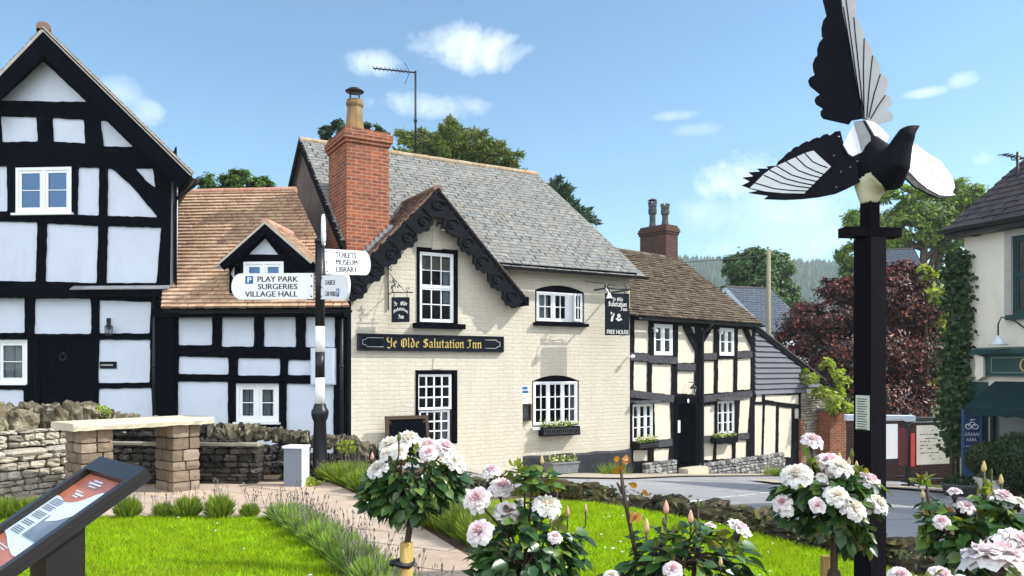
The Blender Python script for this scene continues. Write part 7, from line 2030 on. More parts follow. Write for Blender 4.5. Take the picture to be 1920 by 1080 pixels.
# houses further off
def far_house(name, label, Y, eave, ridge, depth, wallmat, roofmat, gable_right=True, zb=-3.2, deg=0, tile=.3):
    (x0, y0), (x1, y1) = eave; (rx0, ry0), (rx1, ry1) = ridge
    fr = Frame(x0, Y, deg); e0 = fr.tz(x0, y0); e1 = fr.tz(x1, y1); r0 = fr.tz(rx0, ry0, -depth); r1 = fr.tz(rx1, ry1, -depth)
    t_ = fthing(name, label, 'house', fr, zb, e1[0] / 2); ze = (e0[1] + e1[1]) / 2; zg_ = (r0[1] + r1[1]) / 2
    mb = MB(fr.M); mb.box(e0[0] + .15, e1[0] - .15, .2, 2 * depth - .2, zb, ze)
    for tx in (e0[0] + .15, e1[0] - .16): mb.add([(tx, .2, ze), (tx, 2 * depth - .2, ze), (tx, depth, zg_ - .08), (tx + .01, .2, ze), (tx + .01, 2 * depth - .2, ze), (tx + .01, depth, zg_ - .08)], [(0, 1, 2), (5, 4, 3), (0, 2, 5, 3), (1, 4, 5, 2)])
    mb.build('wall', wallmat, t_)
    mb = MB(fr.M); o = Vector((e0[0], 0, ze)); v = Vector((0, depth, zg_ - ze))
    slab(mb, [o, Vector((e1[0], 0, ze)), Vector((e1[0], depth, zg_)), Vector((e0[0], depth, zg_))], .1, 0)
    tiles(mb, o, (1, 0, 0), v, [(0, 0), (e1[0] - e0[0], 0), (e1[0] - e0[0], v.length), (0, v.length)], tile, .22, .02)
    slab(mb, [Vector((e0[0], depth, zg_ - .01)), Vector((e1[0], depth, zg_ - .01)), Vector((e1[0], 2 * depth, ze)), Vector((e0[0], 2 * depth, ze))], .1, 0)
    mb.build('roof', roofmat, t_)
    mb = MB(fr.M); half_round(mb, (e0[0], depth, zg_ - .02), (e1[0], depth, zg_ - .02), .1, .45); mb.build('ridge', M_dark_tile, t_)
    for tx in (e0[0] + .02, e1[0] - .02):
        mb = MB(fr.M); mb.beam((tx, -.02, ze - .12), (tx, depth, zg_ - .12), .06, .2, (0, -1, 1)); mb.beam((tx, depth, zg_ - .12), (tx, 2 * depth, ze - .12), .06, .2, (0, 1, 1)); mb.build('verge_board', M_white_render, t_)
    return t_, fr
far_house('slate_house', 'distant house with blue grey slate roof and white verge, between telegraph pole and copper beech', 38, ((1440, 625), (1528, 622)), ((1470, 549), (1540, 541)), 3.2, M_white_render, M_blue_slate, deg=24)
h2, f2 = far_house('blue_roofed_house', 'distant house with dark blue slate roof and brick gable, behind the copper beech', 41, ((1655, 530), (1745, 530)), ((1660, 478), (1782, 455)), 3.6, M_red_brick, M_blue_slate, deg=-14)
# telegraph pole and wire
Y = 36
t_ = thing('telegraph_pole', 'thin wooden telegraph pole beside the round dark tree, with a wire running left', 'pole', (P(1441, 690, Y).x, Y, -3))
mb = MB(); a = P(1441, 700, Y); mb.tube([(a.x, Y, -3), (a.x, Y, P(1441, 470, Y).z)], [.14, .10], 8); mb.build('pole', wood('pole_wood', (.22, .2, .13), .9), t_)
mb = MB(); e = P(1441, 478, Y); s_ = P(1120, 492, Y - 3); mb.tube([e, e.lerp(s_, .25) + Vector((0, 0, -.12)), e.lerp(s_, .5) + Vector((0, 0, -.16)), e.lerp(s_, .75) + Vector((0, 0, -.12)), s_], .018, 4); mb.build('wire', M_iron, t_)

# ---- topiary bush and planters by the shop
Y = 14.6; c = P(1852, 862, Y); zb = zr(c.x, Y)
t_ = thing('clipped_bush', 'round clipped evergreen bush in front of the shop window', 'bush', (c.x, Y, zb))
n = 5200; d = unit(n) * (nr.uniform(.72, 1.02, n)[:, None]); d[:, 2] *= .9
pts = np.array(c) + d * .38; leaf_cloud('foliage', pts, .05, M_leaf_box, t_, .6, d)
mb = MB(); mb.tube([(c.x, Y, zb), (c.x, Y, c.z)], .05, 6); mb.build('trunk', M_bark, t_)
c = P(1905, 868, 13.6); zb = zr(c.x, 13.6)
t_ = thing('clipped_bush', 'darker clipped bush cut by the right edge of the picture, beside the round bush', 'bush', (c.x, 13.6, zb))
d = unit(n) * (nr.uniform(.72, 1.02, n)[:, None]); leaf_cloud('foliage', np.array(c) + d * np.array([.42, .42, .55]), .05, M_leaf_ivy, t_, .6, d)
mb = MB(); mb.tube([(c.x, 13.6, zb), (c.x, 13.6, c.z)], .05, 6); mb.build('trunk', M_bark, t_)
Y = 14.2; c = P(1800, 930, Y); zb = zr(c.x, Y)
t_ = thing('plant_tub', 'dark round plant tub on the pavement below the shop sign', 'planter', (c.x, Y, zb))
mb = MB(); h = P(1800, 912, Y).z - zb; mb.lathe([(.24, 0), (.30, h), (.32, h + .02), (.32, h + .06), (.28, h + .06), (.27, h)], (c.x, Y, zb), 16); mb.build('tub', M_dark_pot, t_)
n = 260; d = unit(n); d[:, 2] = np.abs(d[:, 2]) * .5; leaf_cloud('foliage', np.array([c.x, Y, zb + h + .05]) + d * .26, .08, M_leaf_ivy, t_, .5)
Y = 13.9; c = P(1868, 935, Y); zb = zr(c.x, Y)
t_ = thing('plant_tub', 'square white planter on the pavement between the round bush and the roses', 'planter', (c.x, Y, zb))
mb = MB(); h = .35; mb.hexa([(c.x - .26, Y - .2, zb), (c.x + .26, Y - .2, zb), (c.x + .26, Y + .2, zb), (c.x - .26, Y + .2, zb), (c.x - .3, Y - .24, zb + h), (c.x + .3, Y - .24, zb + h), (c.x + .3, Y + .24, zb + h), (c.x - .3, Y + .24, zb + h)]); mb.build('tub', M_shop_render, t_)
n = 260; d = unit(n); d[:, 2] = np.abs(d[:, 2]) * .5; leaf_cloud('foliage', np.array([c.x, Y, zb + h]) + d * .26, .08, M_leaf_dark, t_, .5)

# plants in the troughs and window boxes
M_flower_y = leafm('pale_bedding_flower', [(0, (.55, .50, .12)), (.6, (.66, .62, .30)), (1, (.75, .72, .6))], .6, .3)
for (t_, (t0, t1, ya, yb, z1)) in WB + [(TROUGH[5], TROUGH[:5])]:
    fr = M if t_ in (WB[0][0], TROUGH[5]) else K
    n = 230; P3 = np.stack([nr.uniform(t0 + .02, t1 - .02, n), nr.uniform(ya + .03, yb - .03, n), z1 + np.abs(nr.normal(0, .05, n))], 1)
    m = np.array(fr.M); leaf_cloud('foliage', P3 @ m[:3, :3].T + m[:3, 3], .07, M_leaf_mid, t_, .55)
    n = 90; P3 = np.stack([nr.uniform(t0 + .02, t1 - .02, n), nr.uniform(ya, yb - .03, n), z1 + .03 + np.abs(nr.normal(0, .06, n))], 1); leaf_cloud('flowers', P3 @ m[:3, :3].T + m[:3, 3], .055, M_flower_y, t_, .9)

# ---- mossy rock edging between lawn and road
re = thing('rock_edging', 'low line of rough mossy rocks between the right lawn and the road', 'rock edging', (ROCK[4][0], ROCK[4][1], 0))
mb = MB()
for (a, b) in zip(ROCK[:-1], ROCK[1:]):
    L_ = math.hypot(b[0] - a[0], b[1] - a[1]); t = 0
    while t < L_:
        w = rnd.uniform(.13, .30); q = t / L_
        for lay in range(2 if rnd.random() < .45 else 1):
            h = rnd.uniform(.05, .08) if lay else rnd.uniform(.08, .13)
            x, y = a[0] + (b[0] - a[0]) * q + rnd.uniform(-.06, .06), a[1] + (b[1] - a[1]) * q + rnd.uniform(-.05, .12) + lay * .05
            mb.stone((x, y, (.125 if lay else .02) * (1 if y < 9.5 else 1.1) + rnd.uniform(-.05, .03)), (w * rnd.uniform(.4, .7), rnd.uniform(.08, .17), h), rnd.uniform(-1.2, 1.2), .7, .30, 0, 4, .35)
        t += w * .8
mb.build('rocks', M_stone_moss, re)
n = 1500; pts = []
for i in range(n):
    a, b = rnd.choice(list(zip(ROCK[:-1], ROCK[1:]))); q = rnd.random(); k = noise.noise(Vector((a[0] * 3 + q * 4, a[1] * 3, 0)))
    if k > -.1: pts.append((a[0] + (b[0] - a[0]) * q + rnd.gauss(0, .10), a[1] + (b[1] - a[1]) * q + rnd.gauss(0, .10), .08 + abs(rnd.gauss(0, .05))))
leaf_cloud('ground_plants', np.array(pts), .06, M_leaf_box, re, .5, np.tile([0, -.3, .9], (len(pts), 1)))

# ---- lavender
M_lav = leafm('lavender_leaf', [(0, (.06, .11, .02)), (.4, (.13, .21, .03)), (.8, (.21, .29, .05)), (1, (.27, .32, .10))], .6, .35, gain=1.6)
M_lavb = leafm('lavender_bright_leaf', [(0, (.10, .16, .02)), (.5, (.20, .28, .03)), (1, (.30, .36, .05))], .6, .45)
M_lavf = leafm('lavender_bud', [(0, (.085, .06, .08)), (.5, (.15, .12, .14)), (1, (.20, .18, .13))], .7, .2)
def lavender(x, y, r_, h, label, group, mat, buds=60, n=900, z0=0.0):
    t_ = thing('lavender', label, 'lavender', (x, y, z0), 0, group)
    a = nr.uniform(0, 2 * np.pi, n); rr_ = r_ * np.sqrt(nr.uniform(0, 1, n)) * .45
    b = np.stack([x + rr_ * np.cos(a), y + rr_ * np.sin(a), np.full(n, z0)], 1)
    out = nr.uniform(.1, 1.0, n); hh = h * (1.05 - .45 * out ** 2) * nr.uniform(.55, 1.1, n)
    tip = b + np.stack([np.cos(a) * out * r_ * .75, np.sin(a) * out * r_ * .75, hh], 1)
    c = nr.uniform(0, 2 * np.pi, n); d = np.stack([np.cos(c), np.sin(c), np.zeros(n)], 1) * .006
    mid = b * .45 + tip * .55 + np.stack([np.zeros(n), np.zeros(n), hh * .12], 1)
    tri_mesh('foliage', np.stack([b - d * .6, b + d * .6, mid + d, tip, mid - d], 1)[:, [0, 1, 2, 3, 4]], 5, mat, t_)
    if buds:
        k = nr.integers(0, n, buds); t0 = tip[k]; s = np.stack([nr.normal(0, .03, buds), nr.normal(0, .03, buds), nr.uniform(.06, .18, buds)], 1); t1 = t0 + s
        c = nr.uniform(0, 2 * np.pi, buds); d = np.stack([np.cos(c), np.sin(c), np.zeros(buds)], 1)
        sp = np.stack([t0 - d * .0015, t0 + d * .0015, t1 + d * .0015, t1 - d * .0015], 1)
        e = t1 + s * .22
        bd = np.stack([t1 - s * .05, t1 + d * .007 + s * .08, e, t1 - d * .007 + s * .08], 1)
        tri_mesh('flower_spikes', np.concatenate([sp, bd]), 4, M_lavf, t_)
    return t_
gl = 'lavender row along the left edge of the paved path'
for i, (px, py, r_, h) in enumerate([(534, 978, .22, .20), (556, 990, .23, .22), (579, 1006, .23, .23), (604, 1024, .23, .23), (633, 1047, .23, .24), (666, 1074, .23, .24), (703, 1105, .22, .24), (745, 1142, .22, .24), (796, 1190, .22, .24), (856, 1250, .22, .24)]):
    x, y = G(px, py); lavender(x, y, r_, h, 'grey green lavender with thin dark flower spikes in the row left of the paved path', gl, M_lav, 60, 1000)
gr = 'lavender row along the right edge of the paved path'
for (px, py, r_, h) in [(632, 903, .34, .28), (658, 910, .36, .32), (688, 922, .32, .30), (718, 934, .28, .26), (808, 984, .28, .32), (840, 994, .30, .36), (870, 1006, .30, .36), (900, 1022, .26, .30)]:
    x, y = G(px, py); lavender(x, y, r_, h, 'bright yellow green lavender in the bed right of the paved path', gr, M_lavb, 50, 1150)
for (px, py, r_, h, lb) in [(12, 976, .17, .24, 'lavender clump at the far left edge beside the information board'), (55, 974, .16, .24, 'spiky lavender clump at the left, below the sunlit dry stone wall'), (240, 973, .15, .24, 'lavender clump showing past the top of the information board'), (306, 972, .12, .17, 'small low lavender clump, leftmost of three between board and path'), (352, 972, .165, .24, 'lavender clump in the middle of three between board and path'), (411, 973, .17, .26, 'round upright lavender clump, largest at the lawn edge by the path'), (468, 972, .11, .16, 'smallest lavender clump at the lawn edge nearest the path')]:
    x, y = G(px, py); lavender(x, y, r_, h, lb, 'lavender clumps along the top of the left lawn', M_lavb, 30, 900)
# weeds at the foot of the finger post and on the walls
for (px, py, sz, lb, m) in [(575, 912, .22, 'low leafy green weeds at the foot of the grey cabinet', M_leaf_yellow), (540, 898, .12, 'small leafy weed against the dark low stone wall', M_leaf_mid)]:
    x, y = G(px, py); t_ = thing('weeds', lb, 'weed', (x, y, 0)); n = 220; d = unit(n); d[:, 2] = np.abs(d[:, 2]); leaf_cloud('foliage', np.array([x, y, .0]) + d * np.array([sz, sz * .6, sz * .6]) * nr.uniform(.3, 1, n)[:, None], .07, m, t_, .5)
for (px, py, sz, lb) in [(190, 772, .12, 'yellow green tuft growing on top of the rubble wall by the dark door'), (650, 838, .13, 'yellow green tuft growing on the low end of the rubble wall by the inn')]:
    c = P(px, py, 11.5); t_ = thing('wall_tuft', lb, 'weed', (c.x, c.y, c.z - sz)); n = 260; d = unit(n); leaf_cloud('foliage', np.array(c) + d * np.array([sz, sz * .6, sz * .7]), .05, M_leaf_yellow, t_, .4)
for (px, py, Y, lb) in [(1148, 880, 18.9, 'dry grass tuft at the foot of the inn plinth near its right corner'), (1450, 880, 22.6, 'green weeds growing at the foot of the outbuilding plinth')]:
    c = P(px, py, Y); z0 = zr(c.x, Y); t_ = thing('grass_tuft', lb, 'weed', (c.x, Y, z0)); n = 260; a = nr.uniform(0, 6.28, n); p = np.stack([c.x + nr.normal(0, .16, n), Y - .1 + nr.normal(0, .06, n), np.full(n, z0)], 1)
    tri_mesh('blades', blades(p, .32, .02, .5), 3, M_lavb, t_)

# ---- roses
M_rleaf = leafm('rose_leaf', [(0, (.014, .042, .014)), (.4, (.026, .068, .021)), (.7, (.045, .098, .028)), (.86, (.09, .15, .035)), (1, (.16, .23, .05))], .32, .26, .5, gain=1.2)
M_rleaf_young = leafm('young_rose_leaf', [(0, (.10, .16, .02)), (.5, (.17, .22, .03)), (1, (.22, .16, .04))], .4, .45, .4)
M_amber_leaf = leafm('amber_leaf', [(0, (.34, .13, .015)), (1, (.45, .22, .02))], .4, .45, .4)
t = NT('rose_petal'); uv = t.coord('UV'); sx = t.t.nodes.new('ShaderNodeSeparateXYZ'); t.l(uv, sx.inputs[0])
c = t.ramp(sx.outputs[0], [(0, (.80, .40, .46)), (.22, (.82, .56, .60)), (.5, (.85, .74, .75)), (1, (.86, .83, .80))])
a = t.pbr(c, .55, None, .25); tr = t.n('BsdfTranslucent'); t.l(c, tr.inputs['Color']); mx = t.n('MixShader'); mx.inputs[0].default_value = .35; t.l(a, mx.inputs[1]); t.l(tr.outputs[0], mx.inputs[2]); M_petal = t.done(mx.outputs[0])
t = NT('rose_petal_white'); uv = t.coord('UV'); sx = t.t.nodes.new('ShaderNodeSeparateXYZ'); t.l(uv, sx.inputs[0])
c = t.ramp(sx.outputs[0], [(0, (.82, .70, .55)), (.35, (.86, .82, .72)), (1, (.87, .86, .83))])
a = t.pbr(c, .55, None, .25); tr = t.n('BsdfTranslucent'); t.l(c, tr.inputs['Color']); mx = t.n('MixShader'); mx.inputs[0].default_value = .35; t.l(a, mx.inputs[1]); t.l(tr.outputs[0], mx.inputs[2]); M_petal_w = t.done(mx.outputs[0])


def bloom_geo(rs, openness=1.0, layers=8, per=(5, 7, 8, 9, 10, 10, 9, 8)):
    """cupped many-petalled rose of unit radius: verts, faces, uv.x per face"""
    V, Fc, U = [], [], []
    for li in range(layers):
        q = li / (layers - 1); n = per[li]
        for k in range(n):
            az = 2 * math.pi * (k + .5 * (li % 2)) / n + rs.uniform(-.25, .25)
            tilt = (.12 + 1.25 * q * openness) + rs.uniform(-.14, .14)       # 0 upright .. opens outwards
            ln = (.62 + .42 * q) * rs.uniform(.88, 1.1); wd = (.34 + .34 * q) * rs.uniform(.8, 1.15); cup = .42 - .25 * q
            b = len(V); M_, N_ = 5, 5; ruf = rs.uniform(0, 6); notch = rs.uniform(.0, .12)
            for i in range(M_):
                s = i / (M_ - 1)
                for j in range(N_):
                    t = j / (N_ - 1) * 2 - 1
                    prof = math.sin(math.pi * (.18 + .62 * s)) ** .8
                    x = t * wd * .62 * prof
                    ang = tilt * (.45 + .55 * s) + (.35 * q * s * s)
                    rad = .05 + .10 * q + ln * s * math.sin(ang) - cup * t * t * .22 * (1 - .4 * s)
                    zz = -.28 + .16 * (1 - q) + ln * s * math.cos(ang) * .92 + .075 * math.sin(ruf + 4.3 * t + 5 * s) * s - notch * (1 - abs(t)) * (s > .9) + .16 * t * t * s * cup
                    px, py = rad, x
                    V.append((px * math.cos(az) - py * math.sin(az), px * math.sin(az) + py * math.cos(az), zz))
            for i in range(M_ - 1):
                for j in range(N_ - 1):
                    Fc.append((b + i * N_ + j, b + i * N_ + j + 1, b + (i + 1) * N_ + j + 1, b + (i + 1) * N_ + j)); U.append(min(1, q * .75 + .28 * (i / (M_ - 2)) * 1.0 - .05))
    return V, Fc, U


BLOOMS = {}
def bloom_mesh(kind, var):
    if (kind, var) in BLOOMS: return BLOOMS[(kind, var)]
    rs = random.Random(100 + var * 7 + len(kind))
    V, Fc, U = bloom_geo(rs, 1.0 if kind != 'cup' else .62)
    me = bpy.data.meshes.new('flower'); me.from_pydata(V, [], Fc); me.materials.append(M_petal_w if kind == 'white' else M_petal)
    uvl = me.uv_layers.new(name='UVMap'); uvl.data.foreach_set('uv', np.repeat(np.stack([np.array(U), np.zeros(len(U))], 1), 4, axis=0).astype(np.float32).ravel())
    me.polygons.foreach_set('use_smooth', [True] * len(Fc)); me.update(); BLOOMS[(kind, var)] = me; return me


def rose_plant(name, label, cat, base, Y, flowers, buds, fol, nleaf, trunk=None, young=(), canes=(), amber=(), lsize=.052, yleaf=25):
    """flowers: (px, py, radius px, kind, dY, tilt towards (x, y)); fol: (px, py, rx, ry, weight) foliage masses in pixels at depth Y"""
    t_ = thing(name, label, cat, base)
    Ti = W[t_.name].inverted(); B = Vector(base); ms = MB(); hub = Vector((B.x, B.y, P(0, fol[0][1] + fol[0][3] * .8, Y).z)) if trunk is None else Vector(trunk[-1])
    if trunk is not None:
        ms.tube(trunk, [.016, .013, .012, .012][:len(trunk)], 7)
        ms.stone(tuple(Vector(trunk[0]).lerp(Vector(trunk[1]), .92)), (.024, .024, .03), 0, .3)
    for i, (px, py, rp, kind, dY, tx, ty) in enumerate(flowers):
        c = P(px, py, Y + dY); r_ = rp * (Y + dY) / F * .87
        me = bloom_mesh(kind, i % 4)
        o = bpy.data.objects.new('flower', me); COL.objects.link(o); o.parent = t_
        up = Vector((tx, ty, 1.0)).normalized(); ax = up.to_track_quat('Z', 'Y').to_matrix().to_4x4()
        o.matrix_local = Ti @ Matrix.Translation(c) @ ax @ Matrix.Rotation(rnd.uniform(0, 6), 4, 'Z') @ Matrix.Diagonal((r_, r_, r_ * 1.0, 1))
        st = c - up * r_ * .3; h = hub + Vector((rnd.uniform(-.05, .05), rnd.uniform(-.05, .05), 0))
        ms.tube([h, h.lerp(st, .55) + Vector((0, 0, .02)), st - up * .03, st], [.0055, .004, .0035, .006], 5)
        ms.lathe([(.004, -.03), (.011, -.012), (.012, 0)], tuple(st), 6)
    for (px, py, sz, dY, m) in buds:
        c = P(px, py, Y + dY); s = sz * (Y + dY) / F
        mb = MB(); mb.lathe([(.15, -1.0), (.45, -.75), (.55, -.35), (.42, .2), (.2, .75), (.05, .95)], (0, 0, 0), 7); mb.v = [(c.x + a * s * .8, c.y + b * s * .8, c.z + z * s) for a, b, z in mb.v]
        bo = mb.build('bud', m, t_)
        st = c - Vector((0, 0, s * .9)); h = hub + Vector((rnd.uniform(-.08, .08), rnd.uniform(-.05, .05), 0))
        ms.tube([h, h.lerp(st, .5), st - Vector((0, 0, .05)), st], [.005, .0035, .0025, .004], 5)
    for pl in canes: ms.tube([P(px, py, Y + dY) for px, py, dY in pl], [.007] * (len(pl) - 1) + [.003], 5)
    for (px, py, rx, ry, w) in fol:
        for k in range(3):
            e = P(px + rnd.uniform(-.6, .6) * rx, py + rnd.uniform(-.5, .5) * ry, Y + rnd.uniform(-.5, .5) * rx * Y / F); ms.tube([hub, hub.lerp(e, .5) + Vector((0, 0, .03)), e], [.007, .005, .002], 5)
    ms.build('stems', M_stem, t_)
    pts = []; s = Y / F; wt = sum(f[4] for f in fol)
    for (px, py, rx, ry, w) in fol:
        k = int(nleaf * w / wt); d = unit(k) * (nr.uniform(.25, 1.0, k)[:, None] ** .5); c = np.array(P(px, py, Y)); pts.append(c + d * np.array([rx * s, (rx * .7 + 10) * s, ry * s]))
    pts = np.concatenate(pts); n = len(pts); cen = pts.mean(0); od = pts - cen; od /= np.maximum(np.linalg.norm(od, axis=1), 1e-5)[:, None]; nm = od * .5 + np.array([0.15, -.15, .9])
    ovate_cloud('foliage', pts, lsize, M_rleaf, t_, .70, nm, .25, .10, od)
    if young:
        yp = []
        for (px, py, rad) in young:
            k = yleaf; yp.append(np.array(P(px, py, Y)) + unit(k) * rad * s * nr.uniform(.3, 1, k)[:, None])
        yp = np.concatenate(yp); ovate_cloud('young_leaves', yp, lsize * .8, M_rleaf_young, t_, .66)
    if amber:
        yp = np.array([tuple(P(px, py, Y)) for px, py in amber]); ovate_cloud('amber_leaves', yp, lsize * .72, M_amber_leaf, t_, .66, np.tile([.2, -.9, .3], (len(yp), 1)))
    return t_


M_bud = leafm('rose_bud', [(0, (.50, .40, .20)), (1, (.62, .48, .30))], .5, .3)
M_bud_pink = leafm('pink_rose_bud', [(0, (.66, .36, .30)), (1, (.72, .45, .38))], .5, .3)
M_bud_green = leafm('green_rose_bud', [(0, (.07, .12, .03)), (1, (.14, .18, .05))], .5, .3)
# standard rose by the path
Y = 2.95; gx = P(757, 1080, Y).x
rose_plant('standard_rose', 'standard rose with white and pink blooms on a staked stem in front of the inn', 'rose', (gx + .005, Y, 0), Y,
           [(731, 833, 25, 'white', .02, -.3, -.5), (706, 878, 22, 'white', -.08, -.6, -.6), (765, 822, 28, 'white', .05, .0, -.3), (800, 835, 24, 'pink', .06, .2, -.5), (834, 838, 24, 'pink', -.02, .5, -.5), (855, 866, 24, 'white', -.05, .7, -.4), (803, 848, 18, 'pink', -.12, .1, -1.0), (748, 846, 18, 'white', -.12, -.2, -.8), (722, 850, 14, 'white', -.1, -.5, -.7)],
           [(748, 818, 9, -.16, M_bud_green), (698, 855, 8, .1, M_bud_pink)],
           [(775, 910, 70, 58, 2.2), (735, 920, 52, 48, 1.2), (822, 905, 48, 44, 1.2), (768, 948, 54, 28, .8), (712, 935, 34, 30, .6), (850, 905, 22, 22, .3)], 640,
           [Vector((gx + .005, Y, 0)), P(764, 1015, Y), P(768, 990, Y), P(771, 950, Y)], [(765, 850, 18), (735, 872, 14), (826, 880, 16), (700, 905, 10)], yleaf=14)
t_ = thing('rose_stake', 'thick pale wooden stake tied to the standard rose by the path', 'stake', (gx, Y - .04, 0))
mb = MB(); a = P(763, 1018, Y - .04); mb.tube([(gx - .01, Y - .04, 0), (a.x, Y - .04, a.z)], .0255, 10, 0, True); mb.build('post', M_stake, t_)
mb = MB(); z = P(0, 1050, Y).z; mb.tube([(gx + .036 * math.cos(q) + .002, Y - .03 + .05 * math.sin(q), z + .006 * math.sin(q * 2)) for q in np.linspace(0, 6.283, 15)], .011, 5); mb.stone((gx - .035, Y - .05, z), (.014, .014, .014)); mb.build('tie', M_iron, t_)
# pink rose bush
Y = 2.6
rose_plant('rose_bush', 'bushy rose with big pink and white blooms in the centre foreground', 'rose', (P(985, 1080, Y).x, Y, 0), Y,
           [(894, 934, 27, 'pink', -.05, -.4, -1.1), (898, 995, 28, 'pink', -.08, -.5, -1.0), (951, 958, 26, 'pink', -.02, .1, -.7), (941, 911, 24, 'pink', .06, .2, -.6), (920, 881, 18, 'pink', .1, -.2, -.5), (1026, 946, 29, 'white', -.04, .2, -.5), (1041, 1006, 15, 'pink', -.06, .3, -.6), (975, 942, 12, 'white', .06, .0, -.8)],
           [(1044, 914, 9, .05, M_bud_pink), (1016, 862, 9, .1, M_bud), (1064, 958, 10, .1, M_bud_pink), (1098, 952, 8, .05, M_bud), (1008, 878, 7, .08, M_bud_green)],
           [(975, 1040, 82, 64, 2.4), (1030, 1050, 56, 56, 1.4), (925, 1055, 40, 40, .8), (985, 975, 44, 34, .8), (1000, 900, 40, 24, .5), (960, 1090, 90, 60, 1.6), (1072, 1030, 24, 44, .4)], 620,
           None, [(1000, 890, 30), (985, 905, 26), (970, 880, 20), (1035, 900, 18), (960, 980, 20), (1050, 975, 16)], yleaf=14)
# leggy rose, mostly buds
Y = 2.35
rose_plant('rose_bush', 'leggy rose mostly in bud with amber young leaves at the bottom centre', 'rose', (P(1255, 1080, Y).x, Y, 0), Y,
           [(1386, 992, 27, 'cup', -.02, .6, -.3), (1262, 1066, 19, 'pink', -.1, -.1, -.8), (1147, 1078, 16, 'white', -.06, -.2, -.6), (1332, 986, 11, 'cup', .05, .2, -.2)],
           [(1212, 985, 14, 0, M_bud), (1249, 950, 13, .08, M_bud_pink), (1295, 968, 13, .04, M_bud_pink), (1306, 985, 9, -.04, M_bud_green), (1357, 1000, 12, .02, M_bud), (1309, 945, 9, .12, M_bud_green), (1245, 978, 10, .06, M_bud_green), (1351, 1052, 10, -.05, M_bud), (1316, 1065, 8, -.03, M_bud_pink)],
           [(1235, 1030, 50, 44, 1.0), (1300, 1025, 50, 48, 1.1), (1370, 1050, 44, 40, .9), (1210, 1075, 60, 30, 1.1), (1330, 1085, 80, 40, 1.3), (1240, 1110, 90, 40, 1.2)], 330,
           None, [(1265, 1000, 34), (1330, 1005, 26), (1255, 1030, 26), (1370, 1020, 22)], [[(1196, 1060, .0), (1182, 990, .0), (1168, 920, .0), (1163, 868, .0)], [(1168, 925, 0), (1157, 905, .02)], [(1300, 1080, 0), (1310, 1020, 0), (1306, 990, -.03)]],
           [(1150, 862), (1166, 868), (1178, 858), (1172, 876), (1160, 876), (1195, 912), (1205, 918), (1190, 958), (1200, 960), (1183, 864)], .056, yleaf=9)
# second standard rose
Y = 2.75; gx = P(1563, 1080, Y).x
rose_plant('standard_rose', 'standard rose crowded with white blooms standing just left of the timber post', 'rose', (gx, Y, 0), Y,
           [(1524, 824, 21, 'pink', .0, .1, -.5), (1492, 888, 30, 'white', -.06, -.4, -.5), (1555, 866, 30, 'pink', .02, .0, -.5), (1575, 874, 26, 'white', -.05, .2, -.5), (1631, 900, 24, 'pink', -.02, .5, -.5), (1569, 928, 24, 'white', -.12, .0, -1.0), (1602, 952, 26, 'white', -.12, .2, -.9), (1648, 943, 23, 'white', -.08, .6, -.7), (1532, 948, 18, 'cup', -.12, -.1, -1.4), (1466, 942, 20, 'pink', -.05, -.7, -.8), (1540, 894, 12, 'white', -.05, -.1, -.6), (1630, 952, 14, 'white', -.06, .4, -.8), (1602, 880, 13, 'cup', .05, .3, -.3), (1474, 956, 14, 'white', -.06, -.6, -1.0)],
           [(1574, 856, 9, .05, M_bud), (1597, 850, 10, .06, M_bud_green), (1592, 864, 8, .06, M_bud), (1606, 872, 9, .04, M_bud), (1532, 882, 9, .0, M_bud)],
           [(1555, 925, 74, 46, 2.2), (1500, 925, 46, 40, 1.0), (1610, 930, 46, 44, 1.0), (1560, 975, 62, 36, 1.2), (1600, 1000, 36, 36, .6), (1490, 960, 30, 30, .4)], 560,
           [Vector((gx, Y, 0)), P(1564, 1040, Y), P(1564, 1000, Y), P(1563, 965, Y)], [(1520, 868, 12), (1610, 880, 12), (1602, 915, 12), (1600, 1015, 9)], [[(1530, 900, 0), (1524, 860, 0), (1524, 832, 0)]], yleaf=12)
t_ = thing('rose_stake', 'short square pale stake standing in the lawn beside the second standard rose', 'stake', (P(1547, 1080, Y + .1).x, Y + .1, 0))
mb = MB(); a = P(1547, 1042, Y + .1); mb.box(a.x - .013, a.x + .013, Y + .087, Y + .113, 0, a.z); mb.build('post', M_stake, t_)
# rose bush at the right
Y = 2.5
rose_plant('rose_bush', 'tall rose bush with pale pink blooms and buds in front of the shop', 'rose', (P(1830, 1080, Y).x, Y, 0), Y,
           [(1881, 930, 22, 'pink', .0, .1, -.4), (1790, 922, 13, 'cup', .0, -.2, -.3), (1812, 949, 17, 'pink', -.02, .1, -.6), (1765, 977, 17, 'pink', -.05, -.2, -.8), (1912, 940, 15, 'white', .02, .4, -.4), (1862, 1004, 14, 'white', -.02, 0, -.6), (1797, 946, 10, 'cup', .0, -.1, -.4)],
           [(1845, 874, 11, .06, M_bud), (1877, 898, 10, .06, M_bud), (1859, 884, 6, .06, M_bud_green), (1737, 890, 7, .04, M_bud_green), (1785, 996, 10, -.03, M_bud), (1730, 925, 9, .0, M_bud), (1813, 1012, 7, -.04, M_bud_green)],
           [(1830, 1020, 76, 56, 2.0), (1875, 985, 52, 40, 1.2), (1780, 1000, 44, 44, 1.0), (1850, 960, 44, 30, .8), (1760, 960, 26, 30, .3), (1840, 1085, 90, 40, 1.4), (1905, 1030, 30, 40, .5)], 600,
           None, [(1845, 912, 14), (1750, 968, 24), (1870, 965, 26), (1830, 960, 20), (1728, 905, 10), (1800, 985, 20), (1738, 1000, 12)], [[(1760, 1010, 0), (1742, 950, 0), (1737, 900, 0)], [(1848, 960, 0), (1846, 920, 0), (1845, 885, 0)]], [(1782, 955), (1790, 962), (1776, 964)], .05, yleaf=13)
